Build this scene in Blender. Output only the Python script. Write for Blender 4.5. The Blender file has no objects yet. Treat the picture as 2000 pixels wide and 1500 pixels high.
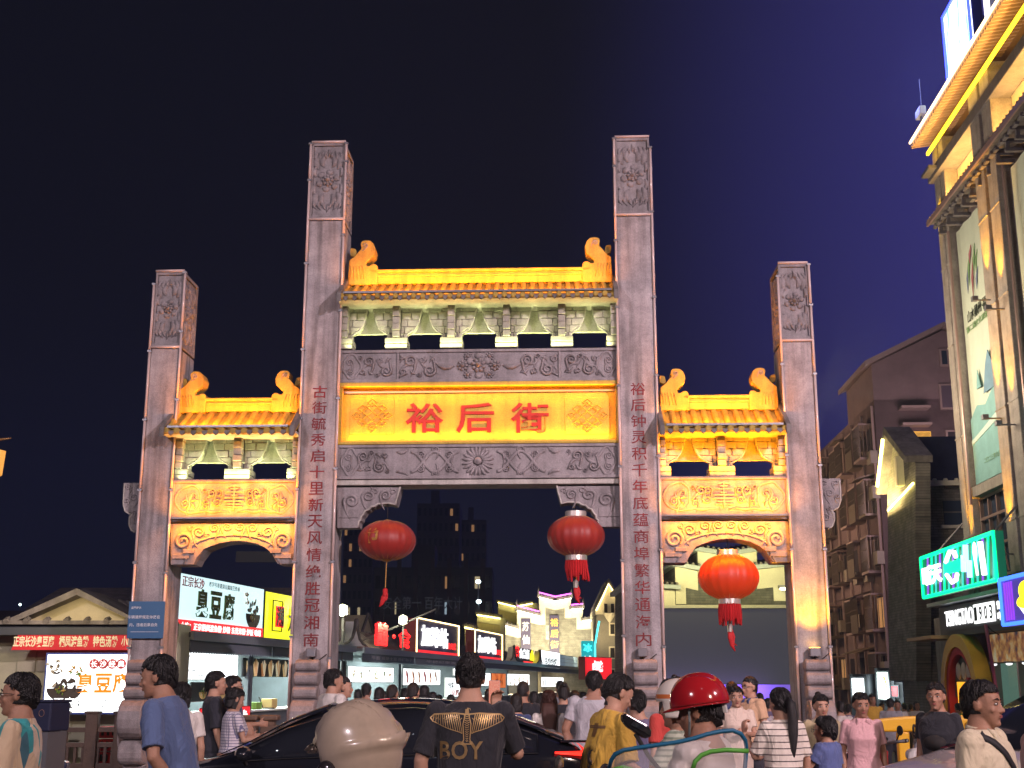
import bpy, bmesh, math, random
from math import sin, cos, tan, pi, radians as R
from mathutils import Vector, Matrix, noise
from mathutils.bvhtree import BVHTree
rnd = random.Random(7)
S = bpy.context.scene
C = S.collection

# ------------------------------------------------------------ camera
FPX = 2451.8; TH = R(13.352); CAMZ = 1.6
cam = bpy.data.cameras.new('camera'); cam.sensor_width = 36; cam.lens = FPX/2000*36
cam.clip_start = .1; cam.clip_end = 3000
camo = bpy.data.objects.new('camera', cam); C.objects.link(camo)
camo.location = (0, 0, CAMZ); camo.rotation_euler = (pi/2+TH, 0, 0)
S.camera = camo
S.view_settings.view_transform = 'Standard'; S.view_settings.look = 'None'
S.view_settings.exposure = 0.0; S.view_settings.gamma = 1
S.view_settings.use_curve_mapping = False
S.render.resolution_x = 1024; S.render.resolution_y = 768
S.render.engine = 'CYCLES'
S.cycles.use_denoising = True
S.cycles.sample_clamp_indirect = 4
S.cycles.max_bounces = 6
S.cycles.diffuse_bounces = 3
S.cycles.caustics_reflective = False; S.cycles.caustics_refractive = False

# ------------------------------------------------------------ world: clear city night, glow to the right
w = bpy.data.worlds.new('World'); S.world = w; w.use_nodes = True
nt = w.node_tree; nt.nodes.clear()
out = nt.nodes.new('ShaderNodeOutputWorld'); bg = nt.nodes.new('ShaderNodeBackground')
sky = nt.nodes.new('ShaderNodeTexSky'); sky.sky_type = 'NISHITA'; sky.sun_disc = False
sky.sun_elevation = R(-4); sky.sun_rotation = R(70)
tc = nt.nodes.new('ShaderNodeTexCoord')
dot = nt.nodes.new('ShaderNodeVectorMath'); dot.operation = 'DOT_PRODUCT'
dot.inputs[1].default_value = (.84, .5, .2)
mr = nt.nodes.new('ShaderNodeMapRange'); mr.interpolation_type = 'SMOOTHSTEP'
mr.inputs['From Min'].default_value = .55; mr.inputs['From Max'].default_value = .92
mix = nt.nodes.new('ShaderNodeMix'); mix.data_type = 'RGBA'
mix.inputs[6].default_value = (.0028, .0031, .0062, 1)
mix.inputs[7].default_value = (.046, .041, .25, 1)
sep = nt.nodes.new('ShaderNodeSeparateXYZ')
mz = nt.nodes.new('ShaderNodeMapRange'); mz.interpolation_type = 'SMOOTHSTEP'
mz.inputs['From Min'].default_value = .34; mz.inputs['From Max'].default_value = -.02
lowc = nt.nodes.new('ShaderNodeMix'); lowc.data_type = 'RGBA'; lowc.blend_type = 'ADD'
lowc.inputs[7].default_value = (.0022, .0032, .0095, 1)
add = nt.nodes.new('ShaderNodeMix'); add.data_type = 'RGBA'; add.blend_type = 'ADD'; add.inputs[0].default_value = .02
L = nt.links.new
L(tc.outputs['Generated'], dot.inputs[0]); L(dot.outputs['Value'], mr.inputs['Value'])
L(mr.outputs[0], mix.inputs[0]); L(tc.outputs['Generated'], sep.inputs[0]); L(sep.outputs['Z'], mz.inputs['Value'])
L(mz.outputs[0], lowc.inputs[0]); L(mix.outputs[2], lowc.inputs[6])
L(lowc.outputs[2], add.inputs[6]); L(sky.outputs[0], add.inputs[7])
L(add.outputs[2], bg.inputs[0]); bg.inputs[1].default_value = 1.0; L(bg.outputs[0], out.inputs[0])

# moon: very weak sun lamp
sl = bpy.data.lights.new('moon', 'SUN'); sl.energy = .03; sl.angle = R(.5); sl.color = (.8, .85, 1)
so = bpy.data.objects.new('moon', sl); C.objects.link(so); so.rotation_euler = (R(35), R(20), R(-30))

# ------------------------------------------------------------ layout helpers (surveyed from the photograph)
def W(u, v, Y):
    a = (u-1000)/FPX; b = (750-v)/FPX
    k = Y/(cos(TH)-b*sin(TH))
    return a*k, CAMZ+(sin(TH)+b*cos(TH))*k
class Frame:
    """vertical plane frame: origin (x,y), heading rot (local +x), local -y is the outward side"""
    def __init__(s, x, y, rot): s.x, s.y, s.rot = x, y, rot
    def at(s, u, v, t=0.):
        a = (u-1000)/FPX; b = (750-v)/FPX
        d = (a, cos(TH)-b*sin(TH), sin(TH)+b*cos(TH))
        ex, ey = cos(s.rot), sin(s.rot); nx, ny = -sin(s.rot), cos(s.rot)
        k = ((s.x*nx+s.y*ny)+t)/(d[0]*nx+d[1]*ny)
        px, py = d[0]*k, d[1]*k
        return (px-s.x)*ex+(py-s.y)*ey, CAMZ+d[2]*k
    def world(s, lx, ly):
        return s.x+lx*cos(s.rot)-ly*sin(s.rot), s.y+lx*sin(s.rot)+ly*cos(s.rot)
GA = -.0409
GF = Frame(0, 18, GA)                      # the archway's front plane
G = GF.at

# ------------------------------------------------------------ materials
_m = {}
def newmat(name):
    m = bpy.data.materials.new(name); m.use_nodes = True
    return m, m.node_tree, m.node_tree.nodes['Principled BSDF']
def P(name, col, rough=.6, metal=0., bump=0., bscale=40., var=.0, emis=0., ecol=None, alpha=1., coat=0., trans=0., vscale=3., sheen=0.):
    if name in _m: return _m[name]
    m, t, b = newmat(name)
    b.inputs['Base Color'].default_value = (*col, 1); b.inputs['Roughness'].default_value = rough
    b.inputs['Metallic'].default_value = metal
    if coat: b.inputs['Coat Weight'].default_value = coat; b.inputs['Coat Roughness'].default_value = .05
    if trans: b.inputs['Transmission Weight'].default_value = trans
    if sheen: b.inputs['Sheen Weight'].default_value = sheen
    if emis:
        b.inputs['Emission Color'].default_value = (*(ecol or col), 1); b.inputs['Emission Strength'].default_value = emis
    if alpha < 1: b.inputs['Alpha'].default_value = alpha
    if var or bump:
        g = t.nodes.new('ShaderNodeNewGeometry')
        if var:
            n = t.nodes.new('ShaderNodeTexNoise'); n.inputs['Scale'].default_value = vscale; n.inputs['Detail'].default_value = 6
            n.inputs['Roughness'].default_value = .65
            t.links.new(g.outputs['Position'], n.inputs['Vector'])
            r = t.nodes.new('ShaderNodeMapRange'); r.inputs['From Min'].default_value = .3; r.inputs['From Max'].default_value = .7
            r.inputs['To Min'].default_value = 1-var; r.inputs['To Max'].default_value = 1+var*.6
            oi = t.nodes.new('ShaderNodeObjectInfo'); r2 = t.nodes.new('ShaderNodeMapRange')
            r2.inputs['To Min'].default_value = 1-var*.5; r2.inputs['To Max'].default_value = 1+var*.3
            mu = t.nodes.new('ShaderNodeMath'); mu.operation = 'MULTIPLY'
            vm = t.nodes.new('ShaderNodeVectorMath'); vm.operation = 'SCALE'; vm.inputs[0].default_value = col
            t.links.new(n.outputs[0], r.inputs[0]); t.links.new(oi.outputs['Random'], r2.inputs[0])
            t.links.new(r.outputs[0], mu.inputs[0]); t.links.new(r2.outputs[0], mu.inputs[1])
            t.links.new(mu.outputs[0], vm.inputs['Scale']); t.links.new(vm.outputs[0], b.inputs['Base Color'])
        if bump:
            n = t.nodes.new('ShaderNodeTexNoise'); n.inputs['Scale'].default_value = bscale; n.inputs['Detail'].default_value = 5
            t.links.new(g.outputs['Position'], n.inputs['Vector'])
            bp = t.nodes.new('ShaderNodeBump'); bp.inputs['Strength'].default_value = bump; bp.inputs['Distance'].default_value = .02
            t.links.new(n.outputs[0], bp.inputs['Height']); t.links.new(bp.outputs[0], b.inputs['Normal'])
    _m[name] = m; return m
def E(name, col, s=2., rough=.5):
    return P(name, tuple(min(.8, c) for c in col), rough, emis=s, ecol=col)
def stone(name, c, dark=.55, bump=.5, streak=.35, fine=55):
    """weathered stone: mottling, vertical run-off stains, fine pitted relief"""
    if name in _m: return _m[name]
    m, t, b = newmat(name); N = t.nodes.new; L = t.links.new
    g = N('ShaderNodeNewGeometry')
    n1 = N('ShaderNodeTexNoise'); n1.inputs['Scale'].default_value = 2.3; n1.inputs['Detail'].default_value = 8; n1.inputs['Roughness'].default_value = .7
    L(g.outputs['Position'], n1.inputs['Vector'])
    mp = N('ShaderNodeMapping'); mp.inputs['Scale'].default_value = (9, 9, .55); L(g.outputs['Position'], mp.inputs[0])
    n2 = N('ShaderNodeTexNoise'); n2.inputs['Scale'].default_value = 1.; n2.inputs['Detail'].default_value = 6; L(mp.outputs[0], n2.inputs['Vector'])
    n3 = N('ShaderNodeTexNoise'); n3.inputs['Scale'].default_value = fine; n3.inputs['Detail'].default_value = 4; L(g.outputs['Position'], n3.inputs['Vector'])
    r1 = N('ShaderNodeMapRange'); r1.inputs['From Min'].default_value = .32; r1.inputs['From Max'].default_value = .68; r1.inputs['To Min'].default_value = dark; r1.inputs['To Max'].default_value = 1.15; L(n1.outputs[0], r1.inputs[0])
    r2 = N('ShaderNodeMapRange'); r2.inputs['From Min'].default_value = .3; r2.inputs['From Max'].default_value = .55; r2.inputs['To Min'].default_value = 1-streak; r2.inputs['To Max'].default_value = 1; L(n2.outputs[0], r2.inputs[0])
    r3 = N('ShaderNodeMapRange'); r3.inputs['From Min'].default_value = .3; r3.inputs['From Max'].default_value = .7; r3.inputs['To Min'].default_value = .82; r3.inputs['To Max'].default_value = 1.1; L(n3.outputs[0], r3.inputs[0])
    m1 = N('ShaderNodeMath'); m1.operation = 'MULTIPLY'; L(r1.outputs[0], m1.inputs[0]); L(r2.outputs[0], m1.inputs[1])
    m2 = N('ShaderNodeMath'); m2.operation = 'MULTIPLY'; L(m1.outputs[0], m2.inputs[0]); L(r3.outputs[0], m2.inputs[1])
    vm = N('ShaderNodeVectorMath'); vm.operation = 'SCALE'; vm.inputs[0].default_value = c
    L(m2.outputs[0], vm.inputs['Scale']); L(vm.outputs[0], b.inputs['Base Color'])
    b.inputs['Roughness'].default_value = .72
    bp = N('ShaderNodeBump'); bp.inputs['Strength'].default_value = bump; bp.inputs['Distance'].default_value = .006
    ad = N('ShaderNodeMath'); ad.operation = 'ADD'; L(n3.outputs[0], ad.inputs[0]); L(n1.outputs[0], ad.inputs[1])
    L(ad.outputs[0], bp.inputs['Height']); L(bp.outputs[0], b.inputs['Normal'])
    _m[name] = m; return m
def bricks(name, c1, c2, mortar, axis='xz', bw=.24, bh=.06, rough=.85):
    if name in _m: return _m[name]
    m, t, b = newmat(name); N = t.nodes.new; L = t.links.new
    g = N('ShaderNodeTexCoord'); sp = N('ShaderNodeSeparateXYZ'); cb = N('ShaderNodeCombineXYZ')
    L(g.outputs['Object'], sp.inputs[0])
    L(sp.outputs['X' if axis == 'xz' else 'Y'], cb.inputs[0]); L(sp.outputs['Z'], cb.inputs[1])
    br = N('ShaderNodeTexBrick'); br.inputs['Scale'].default_value = 1; br.inputs['Brick Width'].default_value = bw
    br.inputs['Row Height'].default_value = bh; br.inputs['Mortar Size'].default_value = .006
    br.inputs['Color1'].default_value = (*c1, 1); br.inputs['Color2'].default_value = (*c2, 1); br.inputs['Mortar'].default_value = (*mortar, 1)
    L(cb.outputs[0], br.inputs[0])
    n = N('ShaderNodeTexNoise'); n.inputs['Scale'].default_value = 3; n.inputs['Detail'].default_value = 7; L(g.outputs['Object'], n.inputs['Vector'])
    r = N('ShaderNodeMapRange'); r.inputs['From Min'].default_value = .3; r.inputs['From Max'].default_value = .7; r.inputs['To Min'].default_value = .6; r.inputs['To Max'].default_value = 1.2; L(n.outputs[0], r.inputs[0])
    vm = N('ShaderNodeVectorMath'); vm.operation = 'SCALE'; L(br.outputs[0], vm.inputs[0]); L(r.outputs[0], vm.inputs['Scale'])
    L(vm.outputs[0], b.inputs['Base Color']); b.inputs['Roughness'].default_value = rough
    bp = N('ShaderNodeBump'); bp.inputs['Strength'].default_value = .6; bp.inputs['Distance'].default_value = .01; bp.invert = True
    L(br.outputs['Fac'], bp.inputs['Height']); L(bp.outputs[0], b.inputs['Normal'])
    _m[name] = m; return m

# ------------------------------------------------------------ mesh building
class MB:
    def __init__(s): s.v = []; s.f = []; s.m = []
    def add(s, vs, fs, mi=0):
        o = len(s.v); s.v += [tuple(p) for p in vs]; s.f += [tuple(i+o for i in f) for f in fs]; s.m += [mi]*len(fs); return s
    def box(s, x0, x1, y0, y1, z0, z1, mi=0):
        return s.add([(x0,y0,z0),(x1,y0,z0),(x1,y1,z0),(x0,y1,z0),(x0,y0,z1),(x1,y0,z1),(x1,y1,z1),(x0,y1,z1)],
                     [(0,3,2,1),(4,5,6,7),(0,1,5,4),(1,2,6,5),(2,3,7,6),(3,0,4,7)], mi)
    def prism(s, poly, y0, y1, mi=0):
        n = len(poly)
        a = sum(poly[i][0]*poly[(i+1) % n][1]-poly[(i+1) % n][0]*poly[i][1] for i in range(n))
        if a < 0: poly = poly[::-1]
        vs = [(x, y0, z) for x, z in poly]+[(x, y1, z) for x, z in poly]
        fs = [tuple(range(n)), tuple(range(2*n-1, n-1, -1))]+[(i, i+n, (i+1) % n+n, (i+1) % n) for i in range(n)]
        return s.add(vs, fs, mi)
    def prismx(s, poly, x0, x1, mi=0):      # poly in (y,z)
        n = len(poly)
        a = sum(poly[i][0]*poly[(i+1) % n][1]-poly[(i+1) % n][0]*poly[i][1] for i in range(n))
        if a > 0: poly = poly[::-1]
        vs = [(x0, y, z) for y, z in poly]+[(x1, y, z) for y, z in poly]
        fs = [tuple(range(n)), tuple(range(2*n-1, n-1, -1))]+[(i, i+n, (i+1) % n+n, (i+1) % n) for i in range(n)]
        return s.add(vs, fs, mi)
    def tube(s, path, rad, n=8, mi=0, closed=False, flat=None):
        path = [Vector(p) for p in path]; N = len(path)
        if not hasattr(rad, '__len__'): rad = [rad]*N
        up = Vector((0, 0, 1)); vs = []; prev = None
        for i, p in enumerate(path):
            if closed: d = path[(i+1) % N]-path[i-1]
            else: d = path[min(i+1, N-1)]-path[max(i-1, 0)]
            d = d.normalized() if d.length > 1e-9 else Vector((0, 0, 1))
            if prev is None:
                a = d.cross(up if abs(d.z) < .9 else Vector((1, 0, 0))).normalized()
            else:
                a = (prev-d*prev.dot(d)); a = a.normalized() if a.length > 1e-6 else d.orthogonal().normalized()
            prev = a; b = d.cross(a)
            for k in range(n):
                t = 2*pi*k/n
                q = a*cos(t)+b*sin(t)
                if flat: q = Vector((q.x*flat[0], q.y*flat[1], q.z*flat[2]))
                vs.append(p+q*rad[i])
        fs = []
        for i in range(N if closed else N-1):
            j = (i+1) % N
            for k in range(n): fs.append((i*n+k, i*n+(k+1) % n, j*n+(k+1) % n, j*n+k))
        if not closed: fs.append(tuple(range(n-1, -1, -1))); fs.append(tuple(range((N-1)*n, N*n)))
        return s.add(vs, fs, mi)
    def lathe(s, prof, n=24, c=(0, 0, 0), mi=0, mod=None):
        vs = []
        for r, z in prof:
            for k in range(n):
                t = 2*pi*k/n; q = r*(mod(t, z) if mod else 1)
                vs.append((c[0]+q*cos(t), c[1]+q*sin(t), c[2]+z))
        fs = []
        for i in range(len(prof)-1):
            for k in range(n): fs.append((i*n+k, i*n+(k+1) % n, (i+1)*n+(k+1) % n, (i+1)*n+k))
        fs.append(tuple(range(n-1, -1, -1))); m = (len(prof)-1)*n; fs.append(tuple(range(m, m+n)))
        return s.add(vs, fs, mi)
    def ell(s, c, r, n=12, m=8, rot=None, mi=0):
        vs = []; fs = []; c = Vector(c)
        for i in range(m+1):
            ph = pi*i/m
            for k in range(n):
                t = 2*pi*k/n; q = Vector((r[0]*sin(ph)*cos(t), r[1]*sin(ph)*sin(t), r[2]*cos(ph)))
                if rot: q = rot @ q
                vs.append(c+q)
        for i in range(m):
            for k in range(n): fs.append((i*n+k, (i+1)*n+k, (i+1)*n+(k+1) % n, i*n+(k+1) % n))
        return s.add(vs, fs, mi)
    def loft(s, rings, mi=0, cap=True):
        n = len(rings[0]); vs = [p for r in rings for p in r]; fs = []
        for i in range(len(rings)-1):
            for k in range(n): fs.append((i*n+k, i*n+(k+1) % n, (i+1)*n+(k+1) % n, (i+1)*n+k))
        if cap: fs.append(tuple(range(n-1, -1, -1))); m = (len(rings)-1)*n; fs.append(tuple(range(m, m+n)))
        return s.add(vs, fs, mi)
    def quad(s, a, b, c, d, mi=0): return s.add([a, b, c, d], [(0, 1, 2, 3)], mi)
    def mesh(s, name, mats, smooth=False):
        me = bpy.data.meshes.new(name); me.from_pydata(s.v, [], s.f)
        for m in (mats if isinstance(mats, (list, tuple)) else [mats]): me.materials.append(m)
        if any(s.m): me.polygons.foreach_set('material_index', s.m)
        if smooth: me.polygons.foreach_set('use_smooth', [True]*len(me.polygons))
        me.update(); return me
    def build(s, name, mats, parent=None, loc=(0, 0, 0), rot=(0, 0, 0), smooth=False, bev=0, **kw):
        return place(name, s.mesh(name, mats, smooth), parent, loc, rot, bev=bev, **kw)
def place(name, me, parent=None, loc=(0, 0, 0), rot=(0, 0, 0), scale=(1, 1, 1), bev=0, kind=None, label=None, smooth_angle=None):
    o = bpy.data.objects.new(name, me); C.objects.link(o); o.parent = parent
    o.location = loc; o.rotation_euler = rot; o.scale = scale
    if bev:
        b = o.modifiers.new('b', 'BEVEL'); b.width = bev; b.segments = 2; b.limit_method = 'ANGLE'; b.angle_limit = R(35)
    if kind: o['kind'] = kind
    if label: o['label'] = label
    return o
def thing(name, label, cat, loc=(0, 0, 0), rz=0, group=None):
    o = bpy.data.objects.new(name, None); C.objects.link(o); o.location = loc; o.rotation_euler = (0, 0, rz)
    o['label'] = label; o['category'] = cat
    if group: o['group'] = group
    return o
def tag(o, label, cat, group=None):
    o['label'] = label; o['category'] = cat
    if group: o['group'] = group
    return o
def copy_tree(o, parent=None):
    c = o.copy(); C.objects.link(c); c.parent = parent
    for ch in list(o.children): copy_tree(ch, c)
    return c
_t = {}
def tmesh(txt, mat, bold=.02, ext=.03, name='character'):
    """lettering as a mesh, centred, one em high, lying in XZ and facing -Y; returns mesh, width"""
    k = (txt, mat.name, bold, ext)
    if k in _t: return _t[k]
    c = bpy.data.curves.new('t', 'FONT'); c.body = txt; c.extrude = ext; c.offset = bold; c.resolution_u = 3
    c.space_character = 1
    o = bpy.data.objects.new('t', c); C.objects.link(o)
    dg = bpy.context.evaluated_depsgraph_get(); me = bpy.data.meshes.new_from_object(o.evaluated_get(dg))
    bpy.data.objects.remove(o)
    xs = [v.co.x for v in me.vertices]; ys = [v.co.y for v in me.vertices]
    cx = (min(xs)+max(xs))/2; cy = (min(ys)+max(ys))/2
    for v in me.vertices:
        x, y, z = v.co; v.co = (x-cx, -z, y-cy)
    me.materials.clear(); me.materials.append(mat); me.name = name
    for p in me.polygons: p.material_index = 0
    me['w'] = max(xs)-min(xs); me['h'] = max(ys)-min(ys)
    _t[k] = (me, max(xs)-min(xs), max(ys)-min(ys)); return _t[k]
def text(txt, mat, parent, cx, cz, y, w=None, h=None, bold=.02, ext=.02, name='lettering', yd=None, label=None):
    me, tw, th_ = tmesh(txt, mat, bold, ext, name)
    sx = w/tw if w else h/th_; sz = h/th_ if h else sx
    return place(name, me, parent, (cx, y, cz), (0, 0, 0), (sx, yd or min(sx, sz), sz), label=label)
def light(kind, loc, energy, col, rot=(0, 0, 0), size=.2, size_y=None, spot=None, name='lamp_or_fill_light', blend=.5, parent=None):
    l = bpy.data.lights.new(name, kind); l.energy = energy; l.color = col
    if kind == 'AREA':
        l.size = size
        if size_y: l.shape = 'RECTANGLE'; l.size_y = size_y
    elif kind == 'POINT': l.shadow_soft_size = size
    elif kind == 'SPOT': l.spot_size = spot; l.spot_blend = blend; l.shadow_soft_size = size
    o = bpy.data.objects.new(name, l); C.objects.link(o); o.location = loc; o.rotation_euler = rot; o.parent = parent
    return o
def aim(o, d):
    o.rotation_euler = Vector(d).to_track_quat('-Z', 'Y').to_euler(); return o
# ============================================================ THE ARCHWAY
ST = stone('pillar_stone', (.42, .385, .40), .55, .8, .55)
ST2 = stone('carved_stone', (.33, .30, .31), .55, .6, .3)
STL = stone('pale_stone', (.50, .48, .44), .7, .5, .25)
STB = stone('bracket_stone', (.44, .43, .36), .6, .6, .3)
ST_AMB = stone('amber_glow_stone', (.58, .40, .06), .8, .5, .2)  # amber lamp glow on the plaque is put into this stone colour
TILE_AMB = stone('amber_glow_tile', (.48, .33, .06), .6, .5, .3)  # roof, ridge and finial colour carries the amber uplight
TILE = stone('grey_tile', (.22, .20, .19), .5, .5, .3)
TUBE = P('tube_plastic', (.62, .50, .48), .18, coat=.6)
METG = P('grey_metal', (.20, .20, .22), .4, .5)
REDP = P('red_paint', (.20, .010, .014), .6, var=.3, vscale=12)
REDB = P('bright_red_paint', (.26, .008, .003), .5)
BLK = P('dark_gap', (.02, .018, .018), .9)
GOLD = P('gold_trim', (.75, .42, .10), .3, .6)
gate = thing('memorial_archway', 'tall carved stone street archway with four pillars, tiled roofs and a red lettered plaque', 'archway', (0, 18, 0), GA)
XA, XB, XC, XD = (-5.4265, -4.9875), (-3.112, -2.582), (1.5794, 2.1092), (3.9729, 4.4119)
T1, T2, DP = 7.68, 9.754, .75
PIL = []
def scroll_mesh(turns=1.6, n=34, r0=.5, tail=1.0, name='scroll', mat=None):
    pts = []; rad = []
    for i in range(n):
        t = i/(n-1); a = turns*2*pi*(1-t); r = r0*(.12+.88*(1-t)**.8)
        pts.append((r*cos(a), 0, r*sin(a))); rad.append(.13-.04*t)
    ex = [(r0*1.0+tail*k/6*.12, 0, -tail*(k/6)) for k in range(6, 0, -1)]
    pts = [(pts[0][0]+tail*.35*((k/6)**2), 0, pts[0][2]-tail*(k/6)) for k in range(6, 0, -1)]+pts
    rad = [.03+.1*(1-k/6)**.6 for k in range(6, 0, -1)]+rad
    b = MB().tube(pts, rad, 6); return b.mesh(name, mat or ST2, True)
def petals(n, mat, r1=.25, r2=.6, w=.2, name='rosette', notch=False):
    b = MB()
    for k in range(n):
        a = 2*pi*k/n; m = Matrix.Rotation(a, 3, 'Y')
        for q in ((-.45, .45) if notch else (0,)):
            m2 = Matrix.Rotation(a+q*.32, 3, 'Y')
            b.ell(m2 @ Vector((0, 0, (r1+r2)/2+.02)), (w*(.62 if notch else 1), .13, (r2-r1)/2+.05), 10, 6, m2)
    b.lathe([(0, -.12), (.2, -.12), (.25, -.05), (.22, 0), (.17, .03), (.17, -.02), (0, -.02)], 20)
    for i in range(len(b.v)-20*7, len(b.v)):
        x, y, z = b.v[i]; b.v[i] = (x, z-.06, y)
    return b.mesh(name, mat, True)
def leafm(mat):
    b = MB()
    pts = [(0, 0, 0), (.1, 0, .25), (.12, 0, .5), (.05, 0, .75), (-.1, 0, 1.0)]
    b.tube(pts, [.04, .13, .15, .1, .01], 6)
    return b.mesh('leaf', mat, True)
SCR = scroll_mesh(); SCR2 = scroll_mesh(1.2, 22, .5, 1.5)
ROS = petals(8, ST2, .22, .62, .2); ROS2 = petals(10, ST2, .25, .95, .2, notch=True); ROS3 = petals(6, ST2, .5, .95, .33)
LEF = leafm(ST2)
def rel(me, par, x, z, sx, sz=None, rot=0, y=0, d=.16, name=None):
    return place(name or me.name, me, par, (x, y, z), (0, rot, 0), (sx, d*1.7, sz if sz else abs(sx)))
def caprelief(par, w, z0, z1, y, x=0, rz=0):
    """flower with leaves curling above and below, in a sunk field"""
    h = z1-z0; zc = (z0+z1)/2; s = w*.44
    def p(me, dx, dz, sx, sz=None, rot=0, d=.10):
        d *= 2.6
        if rz == 0: place(me.name, me, par, (x+dx, y, zc+dz), (0, rot, 0), (sx, d, sz or abs(sx)))
        else: place(me.name, me, par, (x, y+dx, zc+dz), (0, rot, pi/2), (sx, d, sz or abs(sx)))
    p(ROS3, 0, 0, s*.95, None, .2); p(ROS, 0, 0, s*.75, None, 0, .16)
    for sg in (1, -1):
        for k, (dx, dz, ln, a) in enumerate([(.14, .20, .30, .5), (.32, .17, .36, .15), (.42, .05, .26, -.2), (.07, .34, .16, 1.0), (.24, .30, .22, .35), (.40, .30, .2, .1)]):
            for sx in (1, -1):
                p(LEF, sx*dx*w, sg*dz*h, sx*ln*1.1, sg*ln*h*.72, 0)
    p(LEF, .0, .36*h, .12, .13*h); p(LEF, 0, -.36*h, .12, -.13*h)
def pillar(xr, top, zc):
    x0, x1 = xr; w = x1-x0
    p = MB().box(0, w, 0, DP, 0, zc-.03).build('pillar', ST, gate, (x0, 0, 0), bev=.015)
    # carved block on top: frame of four edges round a sunk field on the front and the inner side
    b = MB().box(.035, w-.035, .035, DP-.035, zc, top)
    e = .035
    for xa, xb in ((0, e), (w-e, w)):
        for ya, yb in ((0, e), (DP-e, DP)): b.box(xa, xb, ya, yb, zc, top)
    for za, zb in ((zc, zc+.06), (top-.05, top)):
        b.box(e, w-e, 0, e-.002, za, zb); b.box(e, w-e, DP-e+.002, DP, za, zb)
        b.box(0, e-.002, e, DP-e, za, zb); b.box(w-e+.002, w, e, DP-e, za, zb)
    cp = b.build('carved_cap', ST2, p, bev=.006)
    caprelief(p, w-.08, zc+.1, top-.08, .035, w/2)
    if x1 < 0: caprelief(p, DP-.1, zc+.1, top-.08, DP/2, w-.035, 1)
    else: caprelief(p, DP-.1, zc+.1, top-.08, DP/2, .035, 1)
    # light tubes clipped along the front corners
    for x in (x0-.012, x1+.012):
        z = .9
        while z < top-.2:
            ln = min(rnd.choice([1.05, 1.2, 1.35]), top-z)
            MB().tube([(0, 0, 0), (0, 0, ln-.03)], .02, 8).build('light_tube', TUBE, gate, (x, -.018+rnd.uniform(-.006, .006), z), smooth=True)
            MB().box(-.03, .03, -.025, .03, -.02, .01).build('tube_clip', METG, gate, (x, -.018, z+ln-.02))
            z += ln
    MB().tube([(0, 0, 0), (w, 0, 0)], .022, 8).build('light_tube', TUBE, gate, (x0, -.02, zc-.01), smooth=True)
    MB().tube([(0, 0, 0), (w, 0, 0)], .02, 8).build('light_tube', TUBE, gate, (x0, -.01, top+.012), smooth=True)
    # stacked roll shaped drum stone at the foot
    d = MB().box(-.15, .15, -.2, -.01, .2, 1.86).build('drum_stone', ST2, gate, (x0+w/2, 0, 0), bev=.03)
    for zc2, yc, rz_, ry in ((1.82, -.14, .085, .13), (1.645, -.17, .10, .15), (1.455, -.2, .10, .17), (1.1, -.27, .27, .27), (.66, -.22, .17, .2)):
        q = [(yc+ry*cos(t*pi/10)*.95, zc2+rz_*math.copysign(abs(sin(t*pi/10))**.75, sin(t*pi/10))) for t in range(20)]
        MB().prismx(q, -.17, .17).build('stone_roll', ST2, d, bev=.03, smooth=False)
        if rz_ > .2:
            for sx in (-.172, .172):
                place('scroll', SCR, d, (sx, yc, zc2), (0, 0, pi/2), (.36, .08, .36))
    MB().box(-.22, .22, -.62, -.005, 0, .42).build('plinth', ST2, d, bev=.02)
    return p
for xr, top, zc in ((XA, T1, 6.5), (XB, T2, 8.5), (XC, T2, 8.5), (XD, T1, 6.5)): PIL.append(pillar(xr, top, zc))
# couplets
for pi_, xr, s in ((1, XB, '古街毓秀启十里新天风情绝胜冠湘南'), (2, XC, '裕后钟灵积千年底蕴商埠繁华通海内')):
    z0 = 5.78; z1 = 2.18
    for i, ch in enumerate(s):
        text(ch, REDP, PIL[pi_], .265, z0+(z1-z0)*i/15, -.004, w=.215, h=.185, bold=.004, ext=.012, name='character', yd=.3)
# floodlight boxes on the pillars
def floodlight(x, z, w=.13, lit=False):
    f = MB().box(-w/2, w/2, -.16, -.03, -.06, .06).build('floodlight', METG, gate, (x, 0, z), bev=.01)
    MB().box(-.02, .02, -.03, 0, -.02, .02).build('bracket', METG, f)
    MB().tube([(0, -.05, -.06), (.02, -.05, -.12), (.1, -.03, -.1), (.2, -.02, -.02)], .008, 5).build('cable', BLK, f)
    if lit: MB().box(-w/2+.01, w/2-.01, -.15, -.04, .0605, .064).build('lens', E('amber_lens', (1, .5, .05), 12), f)
for x in (XB[0]+.30, XC[0]+.24): floodlight(x, 2.0)
floodlight(XD[0]+.22, 2.0, .15, True)
light('SPOT', (XD[0]+.22, -.30, 2.09), 260, (1, .36, .01), spot=R(80), size=.06, parent=gate, rot=(R(180-14), 0, 0), blend=.9)
# notice board tied to the left pillar
BLU = P('blue_board', (.035, .13, .28), .5); WHP = P('white_print', (.7, .75, .8), .6)
nb = thing('notice_board', 'blue parking notice with small white writing strapped round the left pillar', 'sign', (*GF.world(-5.22, -.05), 0), GA)
MB().box(-.25, .27, -.012, .012, 2.2, 2.72).build('panel', BLU, nb, bev=.004)
for i, (t_, h) in enumerate((('温馨提示', .035), ('车辆请按规定停放在', .05), ('内，违者后果自负', .05))):
    text(t_, WHP, nb, -.02 if i else -.14, 2.63-i*.11-(.02 if i else 0), -.016, h=h, bold=.01, ext=.004)
MB().box(-.2, .2, -.015, -.0125, 2.29, 2.295).build('printed_line', WHP, nb)

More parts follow.
